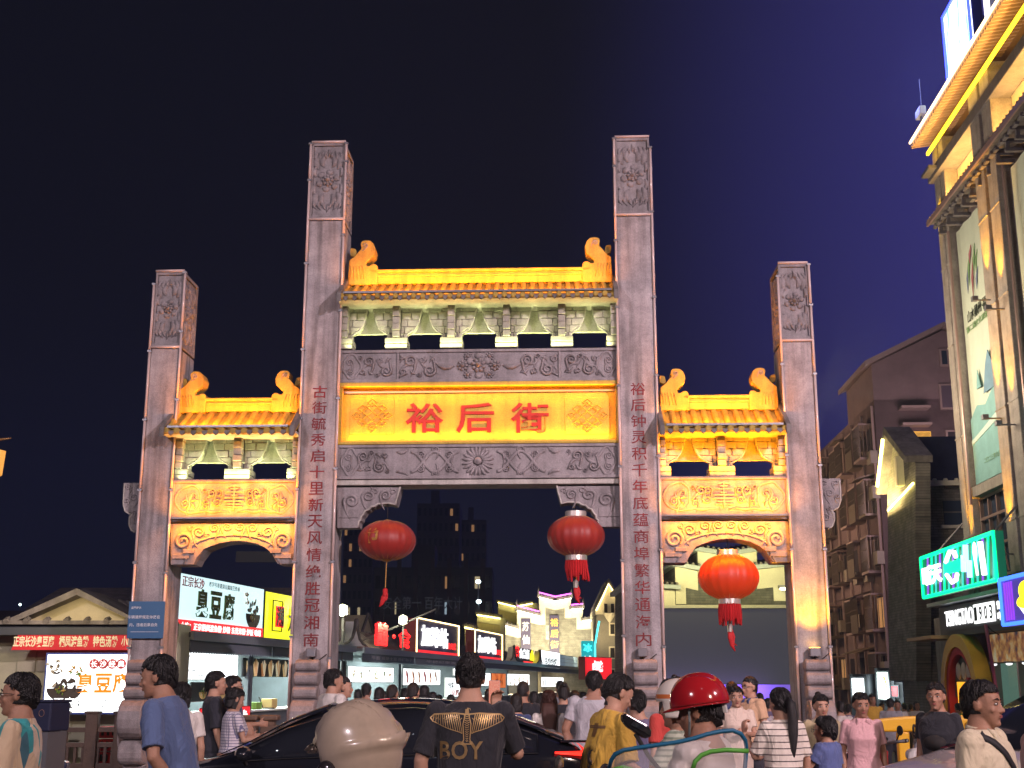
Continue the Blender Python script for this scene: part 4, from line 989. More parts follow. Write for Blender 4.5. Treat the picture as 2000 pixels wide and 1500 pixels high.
for u, chs, mat, v0, v1, w_ in ((1027, '苏仙', SLV, 1211, 1262, 9), (1083, '裕后街', GLD, 1205, 1270, 9)):
    x_, z0_ = q(u, v1); _, z1_ = q(u, v0); wd = w_/FPX*Y1
    MB().box(x_-wd, x_+wd, -.10, -.035, z0_-.3, z1_+.1).build('name_board', PLB, t)
    n = len(chs)
    for i, ch in enumerate(chs): text(ch, mat, t, x_, z1_-(z1_-z0_)*(i+.5)/n, -.12, w=wd*(1.75 if n == 3 else 1.5), h=(z1_-z0_)/n*.72, bold=.02, ext=.03, name='character')
x_, z_ = q(1069, 1240); text('YUHOUJIE', SLV, t, x_, z_, -.04, w=.2, h=1.2, bold=.0, ext=.01)
light('AREA', (0, -2.6, 3.6), 620, (1, .86, .55), rot=(R(115), 0, 0), size=5, size_y=.4, parent=t)
# yellow lit gables stepping up behind the kiosks
for lab, Y, pts_ in (('yellow lit stepped gable left of the lane gate wall', 70, [(932, 1200), (977, 1207), (977, 1300), (932, 1300)]), ('taller yellow lit gable behind the left shoulder of the lane gate wall', 84, [(973, 1176), (1006, 1184), (1040, 1178), (1040, 1300), (973, 1300)]), ('small yellow lit gable end between the box signs', 62, [(908, 1224), (926, 1228), (926, 1300), (908, 1300)])):
    tops = [(pts_[0], pts_[1])]+([(pts_[1], pts_[2])] if pts_[2][1] < 1250 else [])
    stepped_gable('lit_gable', lab, Y, pts_, 0, 5, P('yellow_plaster', (.72, .62, .28), .7, var=.1), tops, E('gold_neon', (1, .85, .25), 14), 'yellow lit gables', 10)
# narrow gabled house right of the gate wall
HY = 74; ox = W(1190, 1300, HY)[0]
t = thing('narrow_gabled_house', 'narrow grey house with a sharp white gable outlined in warm neon', 'house', (ox, HY, 0), 0)
def q(u, v): x, z = W(u, v, HY); return x-ox, z
MB().prism([q(1165, 1335), q(1165, 1200), q(1212, 1200), q(1240, 1200), q(1240, 1335)], 0, 5).build('wall', P('grey_render', (.25, .24, .20), .8, var=.15), t)
MB().prism([q(1163, 1200), q(1163, 1190), q(1176, 1168), q(1188, 1142), q(1203, 1168), q(1225, 1195), q(1225, 1200)], -.1, 5).build('gable_wall', WLM, t)
gl = [q(1164, 1193), q(1176, 1168), q(1188, 1141), q(1202, 1164), q(1218, 1182)]
MB().tube([(x, -.25, z) for x, z in gl], .05, 6).build('neon_outline', NEW, t); MB().prism([(x, z+.12) for x, z in gl]+[(x, z+.32) for x, z in gl[::-1]], -.4, 5).build('roof', TILE, t)
for u in (1183, 1196): x_, z_ = q(u, 1188); MB().box(x_-.09, x_+.09, -.13, -.101, z_-.25, z_+.25).build('window', BLK, t)
for v in (1229, 1275, 1318):
    x_, z_ = q(1196, v); wn = MB().box(x_-.2, x_+.2, -.06, -.001, z_-.36, z_+.36).build('window', WLM, t); MB().box(x_-.12, x_+.12, -.08, -.061, z_-.28, z_+.28).build('pane', BLK, wn)
for u, v, s in ((1190, 1206, 1),):
    x_, z_ = q(u, v); MB().lathe([(0, -.35), (.12, -.2), (.32, .1), (.36, .22), (0, .22)], 10, (x_, -.2, z_)).build('corbel', WLM, t)
light('AREA', (-.6, -1.5, 4.), 60, (1, .75, .4), rot=(R(120), 0, 0), size=2, size_y=.4, parent=t)
# turquoise vertical neon and red sign
TQ = E('turquoise_neon', (.08, .85, .85), 2.2)
x_, z1_ = W(1147, 1213, 66); _, z0_ = W(1147, 1325, 66); t = thing('vertical_neon_sign', 'turquoise vertical neon sign with white characters above the red box sign', 'neon sign', (x_, 66, 0), .1)
MB().box(-.32, .32, 0, .15, z0_, z1_-1.0).build('case', P('teal_case', (.02, .25, .27), .4, emis=.7, ecol=(.02, .55, .6)), t, bev=.05)
for i, ch in enumerate(('冰', '城', '茶')): text(ch, LWW if i else TQ, t, 0, z1_-1.35-i*.62, -.02, w=.45, h=.42, bold=.02, ext=.03, name='character')
MB().tube([(.38, -.05, z0_), (.38, -.05, z1_-1.2), (.55, -.05, z1_-.3), (.62, -.05, z1_)], .05, 6).build('neon_tube', TQ, t, smooth=True)
RS = Frame(W(1143, 1300, 58)[0], 58, R(80.35)-.35)
t = thing('red_box_sign', 'bright red box sign with white lettering in front of the narrow gabled house', 'sign', (RS.x, 58, 0), RS.rot)
a = RS.at(1195, 1300); MB().box(0, a[0], .01, .35, 1.7, 2.72).build('case', P('rust_red', (.25, .05, .04), .5), t, bev=.02); MB().box(.03, a[0]-.03, 0, .0095, 1.73, 2.69).build('panel', LRS, t)
text('卤味', LWW, t, a[0]*.45, 2.3, -.02, w=a[0]*.38, h=.5, bold=.04)

# ============================================================ STAGE BUILDING BEHIND THE RIGHT BAY
SY = 50
t = thing('stage_building', 'grey brick building with white stepped gables and a blank dark screen', 'building', (0, SY, 0), 0)
def q(u, v): return W(u, v, SY)
SB = bricks('stage_brick', (.17, .17, .15), (.12, .12, .11), (.06, .06, .06), bw=.4, bh=.10)
top = [(1225, 1145), (1318, 1152), (1318, 1106), (1360, 1116), (1362, 1076), (1420, 1088), (1477, 1076), (1477, 1113), (1600, 1106)]
MB().prism([q(1225, 1340)]+[q(*p) for p in top]+[q(1600, 1340)], 0, 6).build('wall', SB, t)
for a, b_ in (((1225, 1145), (1318, 1152)), ((1318, 1106), (1362, 1116)), ((1362, 1076), (1420, 1088)), ((1420, 1088), (1477, 1076)), ((1477, 1113), (1600, 1100))):
    (x0_, z0_), (x1_, z1_) = q(*a), q(*b_)
    MB().prism([(x0_, z0_-.75), (x1_, z1_-.75), (x1_, z1_), (x0_, z0_)], -.05, -.001).build('white_band', WLM, t)
    MB().prism([(x0_-.2, z0_), (x1_+.2, z1_), (x1_+.2, z1_+.16), (x0_-.2, z0_+.16)], -.35, 6.3).build('eave_board', P('pale_blue_grey', (.40, .45, .47), .6), t)
    n = int(abs(x1_-x0_)/.16); b = MB()
    for k in range(n): xx = x0_-.15+(x1_-x0_+.3)*(k+.5)/n; zz = z0_+(z1_-z0_)*(k+.5)/n; b.tube([(xx, -.42, zz+.20), (xx, 1.2, zz+.42)], .055, 6)
    b.build('eave_tiles', TILE, t, kind='stuff')
for a, b_ in (((1318, 1106), (1340, 1180)), ((1362, 1076), (1376, 1130)), ((1464, 1078), (1477, 1130)), ((1508, 1108), (1535, 1174))):
    (x0_, z0_), (x1_, z1_) = q(*a), q(*b_); MB().box(x0_, x1_, -.052, -.0015, z1_, z0_-.02).build('white_band', WLM, t)
(x0_, z1_), (x1_, z0_) = q(1225, 1183), q(1600, 1189)
MB().box(x0_, x1_, -.5, -.06, z0_, z1_).build('ledge', WLM, t)
(x0_, z1_), (x1_, z0_) = q(1296, 1190), q(1541, 1336)
MB().box(x0_, x1_, -.30, -.1, z0_, z1_).build('screen', P('screen_glow_grey', (.02, .02, .022), .8, emis=.062, ecol=(.85, .82, 1)), t)  # screen is switched off; a faint emission stands in for its grey
MB().box(x0_, x1_, -1.6, -.05, 0, z0_-.6).build('stage_floor', GRY2, t)
MB().box(x0_, x1_, -.4, -.31, z0_-.55, z0_-.02).build('stage_back', E('purple_glow', (.30, .18, .85), .55), t)
for k in range(5): MB().box(x0_+.4+k*.95, x0_+.55+k*.95, -.5, -.41, z0_-.5, z0_-.35).build('stage_lamp', BLK, t)
light('AREA', (7.3, SY-2.2, 5.6), 200, (1, .90, .42), rot=(R(122), 0, 0), size=7, size_y=.5)
light('AREA', (7.3, SY-1, 1.3), 60, (.45, .3, 1), rot=(R(90), 0, 0), size=5, size_y=.5)
x_, z_ = q(1525, 1152); sp = thing('wall_lamp', 'small glaring lamp hung at the right end of the stage gable', 'lamp', (x_, SY-.5, 0)); MB().ell((0, 0, z_), (.16, .08, .05)).build('lens', E('flood_lens', (1, .98, .55), 14), sp); MB().box(-.15, .15, .0, .3, z_+.05, z_+.15).build('lamp_head', METG, sp)

# ============================================================ FAR TOWERS
TW = P('tower_wall', (.10, .09, .13), .9, emis=.0)
LWN = [E('lit_window_a', (1, .80, .45), .42), E('lit_window_b', (.65, .85, 1), .4), E('lit_window_c', (1, .5, .2), .3)]
def tower(u0, u1, v, Y, lab, nlit, seed, mat=TW, dep=14, cols=8):
    x0_, z_ = W(u0, v, Y); x1_, _ = W(u1, v, Y); w_ = x1_-x0_
    t = thing('apartment_tower', lab, 'tower', (x0_, Y, 0), 0, 'dark apartment towers beyond the lane')
    MB().box(0, w_, 0, dep, 0, z_).box(w_*.3, w_*.5, 3, 8, z_, z_+3).build('wall', mat, t)
    rr = random.Random(seed); fl = 3.0; n = int((z_-8)/fl); cw = w_/cols
    dk = MB().box(0, cw*.55, -.12, -.002, 0, 1.5).mesh('window', P('dark_glass', (.02, .025, .04), .2)); lt = [MB().box(0, cw*.5, -.12, -.002, 0, 1.4).mesh('window', m_) for m_ in LWN]
    lit = set((rr.randrange(cols), rr.randrange(max(1, n))) for _ in range(nlit))
    for i in range(cols):
        for j in range(n):
            place('window', lt[rr.choice((0, 0, 1, 2))] if (i, j) in lit else dk, t, (cw*(i+.22), 0, z_-2.5-j*fl))
    return t, w_, z_
tower(815, 898, 983, 250, 'tallest dark tower with lit window columns behind the lane', 11, 3)
tower(898, 950, 1015, 262, 'slightly lower dark tower right of the tallest one', 5, 5, cols=5)
tower(672, 730, 1020, 240, 'dark tower behind the left red lantern', 8, 8, cols=6)
RT = P('tower_brick', (.13, .09, .11), .9)
t, w_, z_ = tower(730, 962, 1108, 150, 'broad dark block with reddish vertical piers and pale roof lettering', 4, 11, cols=12)
for k in range(7): MB().box(w_*(.06+.14*k), w_*(.06+.14*k)+.5, -.5, -.13, 3, z_+1).build('pier', RT, t)
text('安全第一 百年大计', P('dim_letters', (.3, .32, .38), .7, emis=.05), t, w_*.42, W(800, 1178, 150)[1], -.6, w=w_*.66, h=1.5, bold=.0, ext=.05)
for u, v, lab in ((935, 1175, 'nearer of two white lights on a thin mast beyond the lane'), (934, 1136, 'upper of two white lights on a thin mast beyond the lane')):
    x_, z_ = W(u, v, 140); b_ = thing('mast_light', lab, 'lamp', (x_, 140, 0)); MB().ell((0, 0, z_), (.28, .15, .22)).build('lens', E('cold_lens', (.75, 1, 1), 9), b_); MB().tube([(0, .2, 0), (0, .2, z_)], .08, 5).build('mast', METG, b_)
x_, z_ = W(40, 1181, 130); t = thing('low_block', 'low dark block with one tiny lamp on the far left skyline', 'building', (x_, 130, 0)); MB().box(-6, 6, 0, 8, 0, z_-.6).build('wall', RT, t); MB().ell((0, -.1, z_), (.12, .1, .12)).build('lamp', E('cold_lens', (.75, 1, 1), 9), t); MB().tube([(0, 0, z_-.6), (0, 0, z_)], .04, 5).build('pole', METG, t)
# ============================================================ RIGHT: LARGE COMMERCIAL BUILDING
RF = Frame(10.8, 30, R(-93))
COLM = stone('column_stone', (.36, .33, .30), .6, .9, .2, 35); CONC = stone('dark_beam', (.16, .15, .16), .7, .4, .2)
CLAD = P('cream_cladding', (.72, .60, .42), .55, var=.06); EAVE = P('eave_tile', (.50, .33, .26), .6, var=.12)
RIM = P('steel_rail', (.38, .26, .24), .4, .4); GLS = P('dark_window', (.03, .05, .09), .12)
bld = thing('commercial_building', 'large lit commercial building with banners, stone columns and a ribbed eave on the right', 'building', (10.8, 30, 0), RF.rot)
MB().box(0, 20, .5, 14, 3.42, 15.1).build('wall', P('bay_wall', (.24, .21, .25), .8, var=.2), bld)
for xb in (0, 3.35, 8.0, 12.6):
    for a, b_ in ((0, .42), (.52, .86)) if xb == 0 else ((0, .62), (.82, 1.42)):
        MB().box(xb+a, xb+b_, -.12 if xb else -.02, .49, 3.42, 14.9).build('column', COLM, bld, bev=.02)
        for z in (4.9, 7.3, 9.6, 11.6): MB().box(xb+a-.012, xb+b_+.012, -.135 if xb else -.035, .3, z, z+.03).build('column_ring', COLM, bld)
    MB().tube([(xb+(1.75 if xb else 1.05), -.1, 5.6), (xb+(1.75 if xb else 1.05), -.1, 12.3)], .035, 6).build('drain_pipe', RIM, bld)
# upper storey
MB().box(-.1, 20, -.15, .5, 14.0, 14.28).build('beam', CONC, bld, bev=.02)
for x0_, x1_ in ((.9, 3.3), (4.9, 7.9), (9.5, 12.5), (14.1, 18)):
    n = 3; w_ = (x1_-x0_)/n
    for k in range(n):
        for z0_, z1_ in ((12.95, 13.42), (13.43, 13.98)):
            MB().box(x0_+k*w_+.006, x0_+(k+1)*w_-.006, .30, .49, z0_, z1_).build('cladding_panel', CLAD, bld, bev=.006)
    light('AREA', ((x0_+x1_)/2, .0, 12.98), 170, (1, .52, .12), rot=(R(155), 0, 0), size=x1_-x0_, size_y=.1, parent=bld)
# ribbed eave
MB().prismx([(-.48, 15.04), (-.48, 15.16), (.6, 15.5), (.6, 15.2)], -.1, 20).build('eave_board', EAVE, bld)
ribm = MB().tube([(0, -.51, 15.02), (0, .3, 15.13)], .05, 6).mesh('eave_rib', EAVE)
for k in range(112): place('eave_rib', ribm, bld, (-.05+k*.16, 0, 0))
MB().box(-.05, 20, -.56, -.52, 15.10, 15.15).build('led_edge', E('edge_neon', (1, .72, .35), 5), bld)
MB().box(.2, 20, -.22, -.16, 14.66, 14.74).build('led_bar', E('yellow_bar', (1, .62, .02), 4), bld)
light('AREA', (5, -.35, 14.4), 45, (1, .55, .12), rot=(R(180-20), 0, 0), size=12, size_y=.3, parent=bld)
MB().prismx([(.0, 15.5), (6, 16.6), (12, 15.5)], -.1, 20).build('roof', TILE, bld)
# lattice canopy
MB().prismx([(-.34, 12.74), (-.34, 12.80), (.3, 12.94), (.3, 12.84)], .3, 20).build('canopy', TILE, bld)
MB().box(.3, 20, -.39, -.345, 12.70, 12.82).build('canopy_rail', RIM, bld)
ctm = MB().tube([(0, -.38, 12.84), (0, .2, 12.98)], .03, 5).mesh('canopy_tile', TILE)
for k in range(60): place('canopy_tile', ctm, bld, (.35+k*.2, 0, 0))
for k in range(14):
    x_ = .6+k*.62
    b = MB().box(x_, x_+.10, -.3, .2, 12.58, 12.66).box(x_, x_+.10, -.2, .2, 12.38, 12.46).box(x_+.01, x_+.09, -.18, -.10, 12.46, 12.58).box(x_-.2, x_+.3, -.26, -.18, 12.60, 12.67)
    b.build('bracket', CONC, bld, bev=.008)
# windows under the banners, steel lattice
for x0_, x1_ in ((.95, 3.3), (4.9, 7.9), (9.5, 12.5)):
    wn = MB().box(x0_, x1_, .2, .49, 3.9, 5.75).build('window', GLS, bld)
    b = MB()
    for k in range(5): x_ = x0_+(x1_-x0_)*k/4; MB().box(x_-.03, x_+.03, .12, .199, 3.9, 5.75).build('mullion', RIM, wn)
    for z in (3.9, 4.6, 5.25, 5.72): MB().box(x0_, x1_, .10, .118, z-.03, z+.03).build('transom', RIM, wn)
    MB().tube([(x0_+.9, .09, 3.95), (x0_+1.3, .09, 5.2), (x0_+1.7, .09, 3.95)], .025, 5).build('brace', RIM, wn)
    MB().box(x0_, x1_, -.05, .49, 5.76, 6.0).build('sill_beam', COLM, bld, bev=.01)
# wall washers on the columns
def washer(x, z, y, d, e=800, sp=34):
    MB().box(x-.07, x+.07, y-.06, y+.06, z-.12, z-.02).build('washer_lamp', METG, bld)
    MB().tube([(x, -.1, z-.1), (x, y, z-.1)], .02, 5).build('washer_arm', METG, bld)
    l = light('SPOT', (x, y, z+.03), e, (1, .40, .005), spot=R(sp), size=.04, parent=bld, blend=.8); l.rotation_euler = (R(180-14) if d > 0 else R(8), 0, 0)
for x, z, d in ((3.66, 9.85, 1), (4.47, 9.4, 1), (3.66, 7.2, 1), (4.47, 6.9, 1), (3.66, 4.3, 1), (8.3, 9.8, 1), (9.1, 9.4, 1), (.66, 4.2, 1)): washer(x, z, -.46, d)
MB().box(.05, .75, -.35, -.1, 14.1, 14.18).build('washer_lamp', METG, bld)
l = light('SPOT', (.3, -.30, 14.05), 300, (1, .55, .02), spot=R(50), size=.05, parent=bld)
# fabric banners
BAN = P('banner_cloth', (.52, .60, .50), .75, var=.05, bump=.15, bscale=2); TEAL = P('banner_teal', (.22, .45, .45), .75, var=.15); FOG = P('banner_mist', (.50, .66, .60), .75)
for i, (x0_, x1_) in enumerate(((.95, 3.25), (4.95, 7.9))):
    o = RF.world(x0_, .12); t = thing('fabric_banner', ['tall pale green banner with painted grasses and water on the first bay', 'second tall pale banner cut by the right picture edge'][i], 'banner', (o[0], o[1], 0), RF.rot, 'tall banners on the commercial building')
    w_ = x1_-x0_
    b = MB(); n = 10
    b.loft([[(w_*k/n, .0+.02*sin(k*1.7), z) for k in range(n+1)]+[(w_*k/n, .05+.02*sin(k*1.7), z) for k in range(n, -1, -1)] for z in (6.05, 8, 10, 12.3)]).build('cloth', BAN, t)
    MB().prism([(.02, 6.07), (w_-.02, 6.07), (w_-.02, 8.1), (w_*.75, 8.0), (w_*.5, 7.75), (w_*.25, 7.85), (.02, 7.6)], -.045, -.03).build('painted_water', TEAL, t)
    MB().prism([(.02, 7.1), (w_*.4, 7.25), (w_-.02, 7.5), (w_-.02, 7.32), (w_*.4, 7.12), (.02, 7.0)], -.06, -.047).build('painted_foam', FOG, t)
    MB().prism([(w_*.5, 8.0), (w_*.62, 8.6), (w_*.72, 8.9), (w_*.85, 8.5), (w_-.02, 8.9), (w_-.02, 8.0)], -.062, -.047).build('painted_rock', P('banner_blue', (.15, .28, .38), .75, var=.2), t)
    MB().prism([(w_*.3, 8.2), (w_*.36, 8.65), (w_*.44, 8.2)], -.062, -.047).build('painted_hill', TEAL, t)
    for k, (dx, z_, l_, c_) in enumerate(((.6, 10.9, .7, 0), (.75, 11.1, .8, 1), (.95, 10.8, .95, 2), (1.15, 11.2, .7, 1), (1.3, 11.1, .5, 1), (.9, 11.4, .4, 2), (1.25, 10.7, .5, 0))):
        MB().tube([(dx, -.03, z_-l_*.5), (dx+.05, -.03, z_), (dx+.2, -.03, z_+l_*.5)], [.005, .03, .008], 4).build('brush_stroke', [P('ink_blue', (.12, .16, .25), .7), P('ink_green', (.15, .28, .12), .7), P('ink_plum', (.30, .10, .12), .7)][c_], t)
    text('山水郴州·福城', INK, t, w_*.55, 10.0, -.04, w=w_*.72, h=.28, bold=.0); text('第二届文化旅游节', P('ink_green', (.15, .28, .12), .7), t, w_*.52, 9.72, -.04, w=w_*.8, h=.16, bold=.01); text('二〇二三年九月', P('ink_green', (.15, .28, .12), .7), t, w_*.6, 6.5, -.07, w=w_*.5, h=.12, bold=.0)
light('AREA', (2.2, -3.6, 8.0), 420, (1, .78, .55), rot=(R(110), 0, 0), size=5, size_y=.6, parent=bld)  # free-standing fill light added to brighten banners and facade
# ground floor
GFM = P('shop_dark', (.06, .06, .07), .5)
MB().box(-3.2, 20, .3, 8, 0, 3.4).build('ground_floor', P('brown_wall', (.20, .14, .10), .7, var=.2), bld)
MB().box(-1.75, 6, -.25, .29, 2.66, 3.40).build('fascia', GFM, bld, bev=.01); MB().box(-1.9, 6, -.5, .29, 3.41, 3.5).build('fascia_cap', P('zinc', (.35, .40, .45), .35, .5), bld)
MB().box(-3.2, -1.76, .0, .299, 0, 3.2).build('corner_pier', COLM, bld, bev=.02); MB().box(-3.3, -1.0, -.7, .0, 2.62, 2.70).build('small_canopy', P('canopy_tan', (.5, .3, .15), .5), bld)
for k in range(3): MB().box(1.4+k*1.6, 1.4+k*1.6+.1, -.05, .29, 0, 2.0).build('door_frame', RIM, bld)
for k in range(3): MB().box(1.5+k*1.6, 1.4+k*1.6+1.6, .1, .28, .05, 2.0).build('glass_door', P('shop_glass', (.05, .10, .09), .1, emis=.25, ecol=(.25, .5, .4)), bld)
arc = thing('painted_arch', 'yellow and red painted arch around the shop doorway', 'arch', (*RF.world(-.1, -.3), 0), RF.rot)
def ringp(r0, r1, n=20, ky=1.): return [(r1*cos(pi*k/n), 1.25+r1*ky*sin(pi*k/n)) for k in range(n+1)]+[(r0*cos(pi*k/n), 1.25+r0*ky*sin(pi*k/n)) for k in range(n, -1, -1)]
YEL = P('yellow_paint', (.60, .34, .03), .5); 
MB().prism(ringp(1.15, 1.45), -.1, .25).build('outer_ring', YEL, arc); MB().prism(ringp(.98, 1.149), -.05, .25).build('inner_ring', REDC, arc)
for s_ in (-1, 1): MB().box(min(s_*1.15, s_*1.45), max(s_*1.15, s_*1.45), -.1, .25, 0, 1.249).build('leg', YEL, arc); MB().box(min(s_*.98, s_*1.149), max(s_*.98, s_*1.149), -.05, .25, 0, 1.249).build('leg', REDC, arc)
MB().prism([(.97*cos(pi*k/16), 1.25+.97*sin(pi*k/16)) for k in range(17)], .1, .24).build('fanlight', P('arch_dark', (.04, .08, .07), .4), arc); MB().box(-.6, .35, .05, .2, 0, 1.6).build('lit_doorway', E('orange_glow', (1, .42, .02), 1.3), arc); MB().box(.36, .5, .0, .2, 0, 1.7).build('red_drape', REDC, arc)
for k in range(3): MB().ell((-.4+.4*k, .06, 1.85), (.17, .05, .2)).build('rosette', P('pink_white', (.6, .5, .5), .6), arc)
mur = thing('mural_band', 'painted mural band of orange flowers over the shop doors', 'mural', (*RF.world(1.5, -.1), 0), RF.rot)
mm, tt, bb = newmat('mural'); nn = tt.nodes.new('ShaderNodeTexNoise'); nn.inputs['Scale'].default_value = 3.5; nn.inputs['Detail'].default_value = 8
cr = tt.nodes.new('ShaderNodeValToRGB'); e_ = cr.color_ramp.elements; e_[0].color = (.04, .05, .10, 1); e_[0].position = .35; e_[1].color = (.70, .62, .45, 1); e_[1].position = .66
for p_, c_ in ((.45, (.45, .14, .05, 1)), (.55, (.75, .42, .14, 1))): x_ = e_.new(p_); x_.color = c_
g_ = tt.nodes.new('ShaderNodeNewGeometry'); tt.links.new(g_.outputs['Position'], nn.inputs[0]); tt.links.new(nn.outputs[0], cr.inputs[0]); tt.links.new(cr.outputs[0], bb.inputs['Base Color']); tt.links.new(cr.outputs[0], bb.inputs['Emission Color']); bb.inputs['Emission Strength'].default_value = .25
MB().box(0, 6, 0, .12, 2.02, 2.62).build('panel', mm, mur)
for k in range(4): x_ = .5+k*1.0; o = RF.world(1.5+x_, -.2); d_ = thing('downlight', ['first', 'second', 'third', 'fourth'][k]+' small white downlight under the mural from the left', 'lamp', (o[0], o[1], 0), RF.rot, 'downlights under the mural'); MB().ell((0, 0, 1.97), (.07, .07, .03)).build('lens', LWW, d_); MB().box(-.08, .08, -.08, .08, 1.985, 2.02).build('housing', METG, d_)
# lettering sign
ts = thing('lettered_sign', 'white glowing letters and boxed numerals on a dark fascia under the green neon sign', 'sign', (*RF.world(-1.0, -.3), 0), RF.rot)
MB().box(-.1, 4.7, .0, .04, 2.8, 3.36).build('backing', GFM, ts)
text('TSINGTAO', LWW, ts, 1.15, 3.08, -.03, w=2.2, h=.36, bold=.0, ext=.03)
for i, ch in enumerate('1903'):
    cx = 2.48+i*.36; MB().box(cx-.165, cx+.165, -.035, -.005, 2.87, 3.29).build('tile', LWW, ts); text(ch, INK, ts, cx, 3.08, -.045, w=.2, h=.30, bold=.02, ext=.005, name='character')
text('青岛', LWW, ts, 4.15, 3.19, -.03, w=.45, h=.18, bold=.03); text('啤酒', LWW, ts, 4.15, 2.96, -.03, w=.45, h=.18, bold=.03)
# green neon sign
GN = E('green_neon', (0, .85, .30), 2.2); PUR = E('purple_neon', (.32, .06, .75), 1.0); TQ2 = E('teal_neon', (.05, .65, .6), .9); DG = P('green_case', (.01, .12, .07), .4, emis=.25, ecol=(0, .35, .18))
gs = thing('green_neon_sign', 'green framed neon billboard with white characters and diagonal purple bars', 'neon sign', (*RF.world(-.65, -.9), 0), RF.rot)
MB().box(0, 5.6, .02, .18, 3.55, 4.55).build('case', DG, gs, bev=.01)
MB().tube([(.05, 0, 3.58), (5.55, 0, 3.58), (5.55, 0, 4.52), (.05, 0, 4.52)], .045, 6, closed=True).build('neon_border', GN, gs)
for k in range(15):
    x_ = .35+k*.35; MB().prism([(x_, 3.62), (x_+.09, 3.62), (x_+.30, 4.48), (x_+.21, 4.48)], -.0, .018).build('diagonal_bar', [PUR, GN, TQ2][k % 3], gs)
text('昕天', LWW, gs, 1.1, 4.05, -.06, w=1.6, h=.46, bold=.05, ext=.04, name='lettering'); MB().box(2.1, 3.3, -.05, -.01, 3.96, 4.2).build('green_plate', GN, gs)
for s_ in (1, -1): MB().tube([(2.3, -.06, 4.08+s_*.14), (2.65, -.06, 4.08+s_*.34), (3.0, -.06, 4.08+s_*.30), (3.1, -.06, 4.08+s_*.18)], .05, 5).build('white_curve', LWW, gs)
for x_, z_ in ((3.55, 4.1), (3.75, 4.3), (3.95, 3.95)): MB().tube([(x_, -.05, z_-.2), (x_+.06, -.05, z_+.15)], .06, 5).build('dotted_script', E('mint_neon', (.4, 1, .75), 2), gs)
MB().ell((4.45, -.06, 4.25), (.13, .03, .2)).build('spoon_head', LWW, gs); MB().tube([(4.42, -.06, 4.1), (4.5, -.06, 3.75)], .03, 5).build('spoon_stem', LWW, gs); MB().tube([(4.85, -.06, 4.4), (4.95, -.06, 3.72)], .06, 5).build('fork', LWW, gs)
for x_ in (.6, 4.8): MB().tube([(x_, .15, 4.5), (x_, .9, 5.3)], .025, 5).build('stay', METG, gs)
# blue neon bird sign
bs = thing('blue_neon_sign', 'blue framed neon sign with a yellow and white tulip cut by the right picture edge', 'neon sign', (*RF.world(5.9, -1.2), 0), RF.rot)
BN = E('blue_neon', (.05, .18, 1), 2.5)
MB().box(0, 2.4, .02, .15, 2.62, 3.52).build('case', P('indigo_case', (.05, .03, .25), .4, emis=.5, ecol=(.12, .08, .6)), bs); MB().tube([(.03, 0, 2.65), (2.37, 0, 2.65), (2.37, 0, 3.49), (.03, 0, 3.49)], .04, 6, closed=True).build('neon_border', BN, bs)
for k in range(4): MB().box(.2+k*.13, .26+k*.13, -.0, .018, 2.72, 3.42).build('purple_bar', PUR, bs)
MB().ell((1.5, -.05, 3.2), (.35, .03, .17)).build('yellow_petal', E('yellow_neon', (1, .8, .02), 2), bs); MB().ell((1.5, -.05, 3.0), (.5, .03, .13)).build('yellow_petal', E('yellow_neon', (1, .8, .02), 2), bs); MB().prism([(1.1, 2.95), (1.9, 2.95), (1.5, 2.7)], -.06, -.01).build('white_tip', LWW, bs)
# leaning red pole in front of the doors
o = RF.world(2.4, -1.8); x0_, z0_ = W(1925, 1220, 25); x1_, z1_ = W(1955, 1400, 24.6)
lp_ = thing('leaning_pole', 'thin pink red pole with a cable leaning before the shop doors', 'pole', (x0_, 24.8, 0)); MB().tube([(0, .2, z0_), (x1_-x0_, -.2, z1_), ((x1_-x0_)*1.6, -.5, .1)], .035, 8).build('shaft', P('pink_red', (.5, .12, .16), .4), lp_, smooth=True); MB().tube([(0, .2, z0_), (.12, .2, z0_-.12), (.25, .2, z0_-.2)], .01, 5).build('cable', BLK, lp_)
# rooftop LED billboard
bb_ = thing('rooftop_billboard', 'glowing blue white LED billboard standing on the roof of the commercial building', 'billboard', (*RF.world(-.1, .6), 0), RF.rot)
bm, tt, b2 = newmat('led_picture'); n1 = tt.nodes.new('ShaderNodeTexWave'); n1.inputs['Scale'].default_value = .35; n1.inputs['Distortion'].default_value = 9; n1.inputs['Detail'].default_value = 3
g_ = tt.nodes.new('ShaderNodeTexCoord'); tt.links.new(g_.outputs['Object'], n1.inputs[0]); cr = tt.nodes.new('ShaderNodeValToRGB'); e_ = cr.color_ramp.elements
e_[0].color = (.12, .45, 1, 1); e_[0].position = .0; e_[1].color = (.95, .98, 1, 1); e_[1].position = .22
tt.links.new(n1.outputs[0], cr.inputs[0]); tt.links.new(cr.outputs[0], b2.inputs['Emission Color']); b2.inputs['Emission Strength'].default_value = 3.2; b2.inputs['Base Color'].default_value = (.1, .1, .1, 1)
MB().box(0, 2.05, .05, .3, 15.6, 18.7).build('case', P('navy_case', (.02, .03, .2), .4), bb_); MB().box(.03, 2.02, 0, .049, 15.63, 18.67).build('screen', bm, bb_)
MB().tube([(0, -.02, 15.6), (2.05, -.02, 15.6), (2.05, -.02, 18.7), (0, -.02, 18.7)], .04, 6, closed=True).build('neon_border', E('deep_blue_neon', (.03, .05, 1), 5), bb_)
for x_ in (.4, 1.6): MB().tube([(x_, .3, 18), (x_, 2.2, 15)], .06, 5).build('strut', METG, bb_)
light('AREA', (-.6, -1.0, 17.2), 200, (.25, .30, 1), rot=(R(70), 0, -.4), size=2, size_y=2, parent=bb_)
